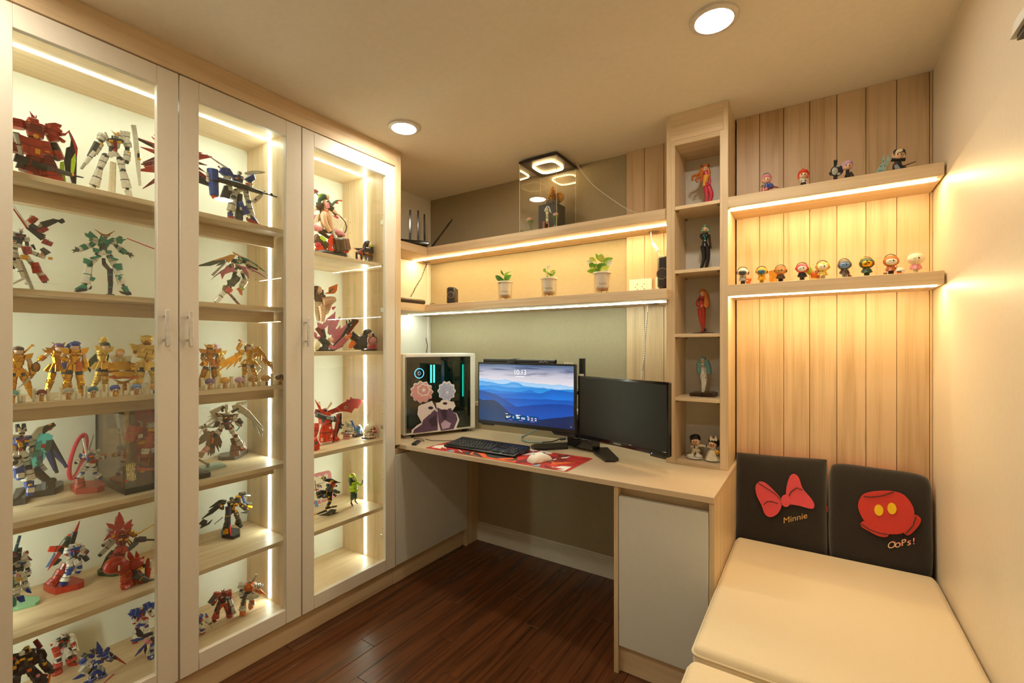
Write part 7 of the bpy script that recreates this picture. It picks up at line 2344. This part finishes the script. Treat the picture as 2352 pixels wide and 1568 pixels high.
f.part('hood', 's L 1140,280 90 84 80 -16;t V 46 40 1080,320 1075,420 1090,480;t L 40 40 1210,300 1240,380 1240,430;s Y 1120,220 50 26 40 10;t i 40 26 1110,360 1130,410 1190,420')
f.part('dress', 'b L 1160,430 1170,560 160 170 .8;b L 1170,540 1170,680 190 210 .8;k L 120 0 1075,640 1275,640 1250,690 1210,750 1150,700 1080,690')
f.part('arm', 't L 40 40 1240,440 1310,490 1370,520;t V 34 30 1090,460 1080,540;t U 22 8 1370,530 1410,470 1415,400 1405,380')
f.part('leg', 'b V 1140,700 1130,930 100 90;b V 1230,680 1230,900 100 80;B i 1115,930 1110,1010 34 30;B i 1220,900 1220,970 34 30;B i 1105,1010 1140,1090 40 40;B i 1215,970 1280,1045 40 34;B L 1080,940 1000,1010 30 14 1 -30')
f.end()


# ======== dolls in the tall column (they look at us from the wall)
def slim_doll(f, S, head, hair, suit, trim, J, style):
    """a slender doll: J = neck, chest, waist, hip, left arm, right arm, left leg, right leg"""
    ne, ch, wa, hi, la, ra, ll, rl = J
    g = lambda *p: ' '.join('%g,%g' % tuple(q) for q in p)
    hx, hy = head
    f.part('head', 's S %g,%g %g %g %g %g;t S %g %g %s;s K %g,%g %g %g 3 %g;s K %g,%g %g %g 3 %g' % (hx, hy + S * .015, S * .055, S * .065, S * .055, S * .02, S * .022, S * .024, g((hx, hy + S * .05), ne), hx - S * .022, hy + S * .02, S * .008, S * .012, S * .07, hx + S * .022, hy + S * .02, S * .008, S * .012, S * .07))
    q = 't %s %g %g %s;' % (suit, S * .062, S * .05, g(ne, ch, wa)) + 't %s %g %g %s;' % (suit, S * .048, S * .078, g(wa, hi)) + 's %s %g,%g %g %g %g %g;s %s %g,%g %g %g %g %g' % (trim, ch[0] - S * .03, ch[1], S * .032, S * .03, S * .03, S * .04, trim, ch[0] + S * .03, ch[1], S * .032, S * .03, S * .03, S * .04)
    for a in (la, ra):
        q += ';t %s %g %g %s' % (suit, S * .03, S * .018, g(*a))
    for a in (ll, rl):
        q += ';t %s %g %g %s' % (suit, S * .062, S * .024, g(*a))
    f.part('body', q, ang=60)
    f.part('hair', ('s %s %g,%g %g %g %g %g;s %s %g,%g %g %g %g %g' % (hair, hx, hy - S * .02, S * .075, S * .07, S * .072, -S * .012, hair, hx, hy - S * .045, S * .06, S * .035, S * .06, S * .03)) + style, ang=60)


FC1, FC2 = (1520, 220, 3.5625), (1520, 640, 3.41)
f = Fig(DF, 'slender doll in a shiny red and orange suit with long windblown auburn hair', 'doll figure', FC1, (355, 868), 1.937, 2.25, 1)
slim_doll(f, 350, (357, 540), 'H', 'D', 'X', [(355, 572), (368, 605), (360, 655), (372, 690), [(335, 590), (330, 625), (365, 660)], [(385, 595), (395, 640), (390, 690)], [(362, 690), (368, 770), (362, 860)], [(382, 690), (408, 768), (365, 860)]],
          ';t H 16 8 335,540 300,590 255,605 250,640;t H 16 6 340,560 310,610 280,630 290,655;t H 16 6 345,570 325,620 320,655;t H 14 10 378,540 388,590 380,620;s r 325,520 8 10;s r 382,516 8 10')
f.part('suit_panel', 'B X 368,600 356,660 44 36 .9 8;B X 352,660 350,690 26 30 .9 8;b r 340,862 375,858 12 12')
f.end()
f = Fig(DF, 'slender doll in a glossy black suit with short pale green hair', 'doll figure', FC1, (345, 1405), 1.647, 2.25, 1)
slim_doll(f, 360, (357, 1055), 'T', 'K', 'G', [(355, 1092), (355, 1120), (350, 1165), (352, 1205), [(330, 1100), (318, 1120), (335, 1145)], [(385, 1105), (392, 1160), (402, 1220)], [(338, 1200), (345, 1300), (316, 1400)], [(372, 1200), (378, 1300), (360, 1402)]], ';t T 10 14 338,1060 336,1080;t T 10 14 376,1060 378,1080')
f.part('suit_panel', 'B E 345,1110 362,1150 10 8 .8 30;x h 360,1160 16 10 10 26;x K 345,1040 8 8 8 26;x K 370,1040 8 8 8 26')
f.end()
f = Fig(DF, 'doll in a red suit seen from the side with long straight orange hair', 'doll figure', FC2, (320, 425), 1.357, 2.25, 1)
slim_doll(f, 350, (322, 105), 'H', 'R', 'r', [(318, 130), (308, 155), (312, 190), (312, 220), [(300, 140), (280, 165), (275, 200), (290, 205)], [(325, 140), (330, 170), (300, 180)], [(300, 225), (305, 300), (325, 400)], [(322, 225), (328, 300), (325, 405)]], ';t H 22 24 338,100 350,150 350,200 342,215;t H 20 10 336,110 338,160;t H 14 6 310,95 306,120')
f.part('shoe', 'b K 330,385 345,400 18 18;b R 310,405 330,408 16 14')
f.part('base', 's K 323,419 86 6 70 0')
f.end()
f = Fig(DF, 'doll in a white suit with big wavy blue-green hair on a hexagonal dark base', 'doll figure', FC2, (325, 905), 1.068, 2.25, 1)
slim_doll(f, 300, (322, 632), 't', 'W', 'w', [(320, 660), (320, 685), (322, 715), (324, 745), [(300, 680), (300, 705), (340, 708)], [(342, 680), (348, 720), (345, 765)], [(315, 745), (322, 810), (320, 885)], [(335, 745), (340, 810), (328, 888)]], ';t t 20 16 300,640 290,690 295,735;t t 22 18 345,640 365,690 370,740;t t 16 8 300,660 285,720 300,745;t t 16 8 360,690 380,730 375,745')
f.part('suit_panel', 'B K 340,760 345,775 10 10 .8 10;x K 322,675 8 6 8 36')
f.part('base', 'b N 228,900 430,900 26 26 3.4;b N 250,888 410,888 8 8 14')
f.end()
f = Fig(DF, 'groom doll in a cream suit with black hair on a round white base', 'doll figure', FC2, (258, 1395), .777, 2.24, 1)
f.part('base', 's W 258,1392 62 8 52 0')
f.part('head', 's S 266,1262 34 32 30 6;s K 258,1264 4 7 3 36;s K 276,1262 4 7 3 36;s q 270,1276 8 3 4 36')
f.part('hair', 's K 260,1240 42 30 36 -4;s K 236,1258 14 24 24 -4;s K 290,1252 12 20 24 -4;s K 266,1222 30 14 26 0')
f.part('suit', 'b C 262,1295 262,1335 50 44;b C 255,1330 240,1370 24 22;b C 272,1330 285,1370 24 22;t C 12 9 244,1296 236,1310 246,1320;t C 12 8 285,1294 305,1298 330,1295;k C 12 -10 240,1330 250,1300 245,1345;k C 12 -10 290,1320 300,1350 280,1340;x G 262,1302 8 20 4 26;s W 335,1300 14 10;B W 330,1300 348,1320 8 5')
f.part('shoe', 's W 226,1378 30 17 24 6;s W 290,1380 28 17 24 6')
f.end()
f = Fig(DF, 'bride doll in a cream gown with a bow and yellow bouquet on a white base', 'doll figure', FC2, (402, 1408), .777, 2.235, 1)
f.part('base', 's W 405,1405 60 7 50 0')
f.part('head', 's S 400,1276 32 30 28 6;s K 392,1278 4 7 3 34;s K 410,1280 4 7 3 34;s D 398,1292 7 3 4 34')
f.part('hair', 's K 408,1256 40 28 34 -4;s K 436,1276 14 24 22 -4;s K 378,1262 10 16 20 -4')
f.part('bow', 'k C 16 20 410,1238 388,1206 380,1236 384,1250;k C 16 20 410,1238 430,1206 440,1238 436,1250;s C 410,1240 10 10 8 26')
f.part('gown', 'b C 402,1300 400,1330 38 34;t C 24 62 400,1325 398,1360 400,1398;t C 8 7 386,1304 370,1300 355,1292;s K 352,1292 8 7')
f.part('bouquet', 's Y 440,1338 18 18 16 24;B b 432,1352 424,1380 10 6 .8 24;B b 440,1354 440,1372 6 4 .8 24;B C 420,1312 436,1335 10 9 1 18')
f.end()
# ======== upper right shelf: four small big-headed dolls
FR1, FR2 = (1660, 560, 4.523), (1700, 320, 4.9)


def chibi(f, X, Y, r, hair, shirt, skirt, leg, base_y, fringe=1):
    f.part('head', 's S %g,%g %g %g %g 4;s K %g,%g %g %g 3 %g;s K %g,%g %g %g 3 %g' % (X, Y + r * .12, r * .82, r * .78, r * .8, X - r * .3, Y + r * .2, r * .1, r * .18, r * .82, X + r * .35, Y + r * .2, r * .1, r * .18, r * .80))
    q = 's %s %g,%g %g %g %g %g;s %s %g,%g %g %g %g %g;' % (hair, X, Y - r * .12, r, r * .95, r * .98, -r * .16, hair, X, Y - r * .45, r * .85, r * .5, r * .85, r * .18)
    for t_, dx in ((-1, .85), (1, .85)):
        q += 'B %s %g,%g %g,%g %g %g .9 %g;' % (hair, X + t_ * r * dx, Y - r * .1, X + t_ * r * (dx + .08), Y + r * .9, r * .45, r * .1, r * .1)
    f.part('hair', q, ang=60)
    hb = base_y - (Y + r * .85)
    f.part('body', 'b %s %g,%g %g,%g %g %g .8;B %s %g,%g %g,%g %g %g .9;B %s %g,%g %g,%g %g %g;B %s %g,%g %g,%g %g %g;B S %g,%g %g,%g %g %g;B S %g,%g %g,%g %g %g' % (
        shirt, X, Y + r * .8, X, Y + r * .85 + hb * .45, r * .6, r * .65, skirt, X, Y + r * .85 + hb * .4, X, Y + r * .85 + hb * .68, r * .75, r * 1.1,
        leg, X - r * .22, Y + r * .85 + hb * .6, X - r * .25, base_y, r * .28, r * .32, leg, X + r * .22, Y + r * .85 + hb * .6, X + r * .25, base_y, r * .28, r * .32,
        X - r * .35, Y + r * .95, X - r * .62, Y + r * .85 + hb * .4, r * .22, r * .18, X + r * .35, Y + r * .95, X + r * .62, Y + r * .85 + hb * .4, r * .22, r * .18))


f = Fig(DF, 'little pink-haired doll in a blue and red robe with a sword on the upper shelf', 'doll figure', FR2, (300, 590), 1.938, 2.19, 1)
chibi(f, 295, 420, 55, 'P', 'B', 'R', 'R', 590)
f.part('head_bow', 'k K 14 10 250,385 280,355 320,350 350,375 345,400 310,370 280,372;B w 350,410 395,380 4 2')
f.part('sword', 'B r 350,510 432,522 16 12 1 30;B K 240,520 265,490 10 10 1 20;t B 26 30 320,480 345,500 350,520;b R 270,530 260,585 40 60')
f.end()
f = Fig(DF, 'little red-haired doll in a white top and black skirt on the upper shelf', 'doll figure', FR2, (710, 515), 1.938, 2.19, 1)
chibi(f, 712, 360, 56, 'F', 'W', 'K', 'K', 515)
f.part('hair_tuft', 'B F 700,310 708,284 14 3;B F 660,380 650,412 26 6;t W 16 14 690,430 682,400 690,380;b C 740,460 770,485 16 12;b K 690,432 745,432 8 8 3')
f.end()
f = Fig(DF, 'little lilac-haired doll in a black dress holding a huge dark shield', 'doll figure', FR2, (1210, 430), 1.938, 2.19, 1)
chibi(f, 1208, 255, 55, 'l', 'K', 'K', 'K', 430)
f.part('shield', 'b K 1073,190 1073,445 30 40 .6 -10;s K 1090,310 62 66 12 -6;s w 1066,322 30 44 10 10;s w 1108,260 20 16 10 10;s w 1112,352 16 16 10 10;b K 1005,355 1150,270 40 40 .5 -4;b K 1052,215 1095,200 30 30 .5')
f.part('glove', 't K 12 14 1240,330 1262,360 1270,395;B S 1190,385 1188,400 18 18;B S 1225,385 1228,398 18 18')
f.end()
f = Fig(DF, 'little doll in black armour with pale hair and a spotted banner on the upper shelf', 'doll figure', FR2, (1790, 340), 1.938, 2.19, 1)
chibi(f, 1785, 130, 60, 'C', 'K', 'K', 'K', 330)
f.part('head_band', 'k K 20 40 1715,120 1730,95 1760,85 1775,110 1800,105 1820,80 1850,90 1862,150 1840,110 1800,125 1790,145 1765,120 1735,110 1718,150;b K 1700,190 1860,185 30 30 1.5')
f.part('skirt_train', 't K 30 60 1780,210 1770,260 1800,310;r K 40 0 1780,250 1890,295 1860,300 1715,325')
f.part('lance', 'B K 1820,275 1970,220 10 8 1 40;B K 1540,355 1720,310 10 10 1 30')
f.part('banner', 'k h 10 20 1508,362 1550,290 1590,230 1600,150 1615,145 1625,180 1615,250 1640,220 1655,140 1672,135 1668,160 1690,180 1680,220 1640,280 1635,330 1580,345;s G 1580,270 6 6 4 26;s G 1625,265 6 6 4 26;s G 1610,210 5 5 4 26;x G 1580,318 40 4 4 26')
f.end()


# ======== lower right shelf: round-headed figures with headphones
def phones(lbl, X, Y, r, hood, face, coat, legs, base_y, cup, band='K'):
    f = Fig('headphone_figure', lbl, 'toy figure', FR1, (X, base_y), 1.562, 2.185, 1, 'headphone figures on the lower right shelf')
    f.part('head', 's %s %g,%g %g %g %g 0' % (hood, X, Y, r, r * .86, r * .9), ang=60)
    f.part('face', 's %s %g,%g %g %g %g %g' % (face, X, Y + r * .1, r * .74, r * .56, r * .5, r * .48), ang=60)
    f.part('face_print', 'x K %g,%g %g %g 4 %g;s K %g,%g %g %g 3 %g;x K %g,%g %g %g 4 %g' % (X - r * .28, Y + r * .06, r * .3, r * .06, r * .93, X + r * .26, Y + r * .02, r * .11, r * .16, r * .92, X, Y + r * .36, r * .5, r * .06, r * .86))
    pts = ' '.join('%g,%g' % (X + math.cos(a) * r * 1.06, Y - r * .05 - math.sin(a) * r * 1.02) for a in [PI * k / 8 for k in range(9)])
    f.part('headband', 't %s 3.2 3.2 %s' % (band, pts))
    for sg in (-1, 1):
        f.part('ear_cup', 's %s %g,%g %g %g %g 0' % (cup, X + sg * r * 1.02, Y + r * .06, r * .2, r * .34, r * .34))
    h = base_y - (Y + r * .75)
    f.part('body', 't %s %g %g %g,%g %g,%g %g,%g;t %s %g %g %g,%g %g,%g;t %s %g %g %g,%g %g,%g' % (coat, r * .36, r * .6, X, Y + r * .7, X, Y + r * .8 + h * .25, X, Y + r * .8 + h * .5, coat, r * .2, r * .26, X - r * .4, Y + r * .85, X - r * .66, Y + r * .8 + h * .48, coat, r * .2, r * .26, X + r * .4, Y + r * .85, X + r * .66, Y + r * .8 + h * .48))
    f.part('legs', 'b %s %g,%g %g,%g %g %g;b %s %g,%g %g,%g %g %g;B %s %g,%g %g,%g %g %g 1.3 4;B %s %g,%g %g,%g %g %g 1.3 4' % (legs, X - r * .2, Y + r * .8 + h * .45, X - r * .22, base_y - 4, r * .36, r * .36, legs, X + r * .2, Y + r * .8 + h * .45, X + r * .22, base_y - 4, r * .36, r * .36, cup, X - r * .22, base_y - 10, X - r * .24, base_y + 2, r * .4, r * .42, cup, X + r * .22, base_y - 10, X + r * .24, base_y + 2, r * .4, r * .42))
    f.part('coat_trim', 'b %s %g,%g %g,%g %g %g .8 %g' % (cup, X - r * .12, Y + r * .82, X + r * .12, Y + r * .82, r * .16, r * .16, r * .5))
    f.end()
    return f


phones('white-hooded headphone figure with a visor, first from the column', 210, 283, 54, 'W', 'G', 'w', 'G', 412, 'N')
phones('yellow headphone figure with a blue-green mask, second from the column', 405, 270, 52, 'Y', 'U', 'Y', 'Y', 396, 'N')
phones('brown and gold headphone figure with goggles beside an orange shape', 602, 258, 56, 'H', 'm', 'N', 'K', 382, 'N')
phones('red-hooded headphone figure with a white face and black coat', 825, 235, 58, 'D', 'W', 'K', 'N', 366, 'r')
phones('gold and cream headphone figure beside the round orange toy', 1038, 218, 62, 'j', 'C', 'j', 'C', 352, 'g')
phones('black and silver headphone figure with a brown cape', 1265, 198, 62, 'G', 'b', 'N', 'M', 336, 'M')
phones('green headphone figure with a gold face', 1496, 182, 66, 'V', 'g', 'V', 'V', 320, 'g', 'g')
phones('orange-brown headphone figure with a white face and satchel', 1748, 160, 68, 'H', 'W', 'H', 'N', 304, 'q')
phones('pale cream headphone figure with a blue collar, nearest the right wall', 2006, 132, 72, 'C', 'C', 'P', 'C', 284, 'C', 'C')
f = Fig('toy_figure', 'tiny orange creature at the foot of the white-hooded figure', 'toy', FR1, (265, 408), 1.562, 2.165, 1)
f.part('body', 's O 265,385 24 20 20;s O 262,362 26 20 20 4;s O 290,358 10 16;s C 258,370 14 10 10 14;s K 250,360 3 4 2 24;s K 268,360 3 4 2 24;s r 275,402 10 6')
f.end()
f = Fig('toy_figure', 'large golden-orange tail-shaped toy behind the brown headphone figure', 'toy', FR1, (540, 384), 1.562, 2.23, 1)
f.part('body', 't X 44 30 520,250 530,300 520,340 545,375;s X 530,350 36 36 30;s X 560,290 40 30 30;s H 545,380 40 10 30')
f.end()
f = Fig('toy_figure', 'round orange toy with big eyes beside a pale yellow leaf shape', 'toy', FR1, (965, 350), 1.562, 2.20, 1)
f.part('body', 's O 962,295 44 50 40;s X 955,340 40 20 34;s W 962,268 10 12 6 38;s W 992,268 9 12 6 38;s K 962,268 5 6 4 44;s K 992,268 5 6 4 44;t X 14 12 985,320 1000,340')
f.part('leaf_shape', 'k L 30 -10 860,270 900,240 905,205 925,230 935,265 900,290;k Y 20 -20 870,280 930,270 940,290 900,295')
f.end()
f = Fig('toy_figure', 'white rounded helmet toy with an orange visor lying by the orange-brown figure', 'toy', FR1, (1838, 298), 1.562, 2.17, 1)
f.part('helmet', 's W 1842,262 42 36 38;b W 1795,285 1885,280 22 22 3')
f.part('visor', 'b O 1800,285 1855,282 14 14 1 40;b K 1800,274 1850,270 8 8 1 44')
f.end()
f = Fig('toy_figure', 'small brown cape piece standing behind the black and silver figure', 'toy', FR1, (1335, 332), 1.562, 2.215, 1)
f.part('cape', 'k q 24 0 1290,250 1320,290 1368,325 1340,335 1300,332')
f.end()
f = Fig('toy_figure', 'small brown satchel beside the orange-brown headphone figure', 'toy', FR1, (1688, 275), 1.562, 2.16, 1)
f.part('bag', 'x q 1690,262 34 26 20;B q 1700,250 1725,215 4 4')
f.end()
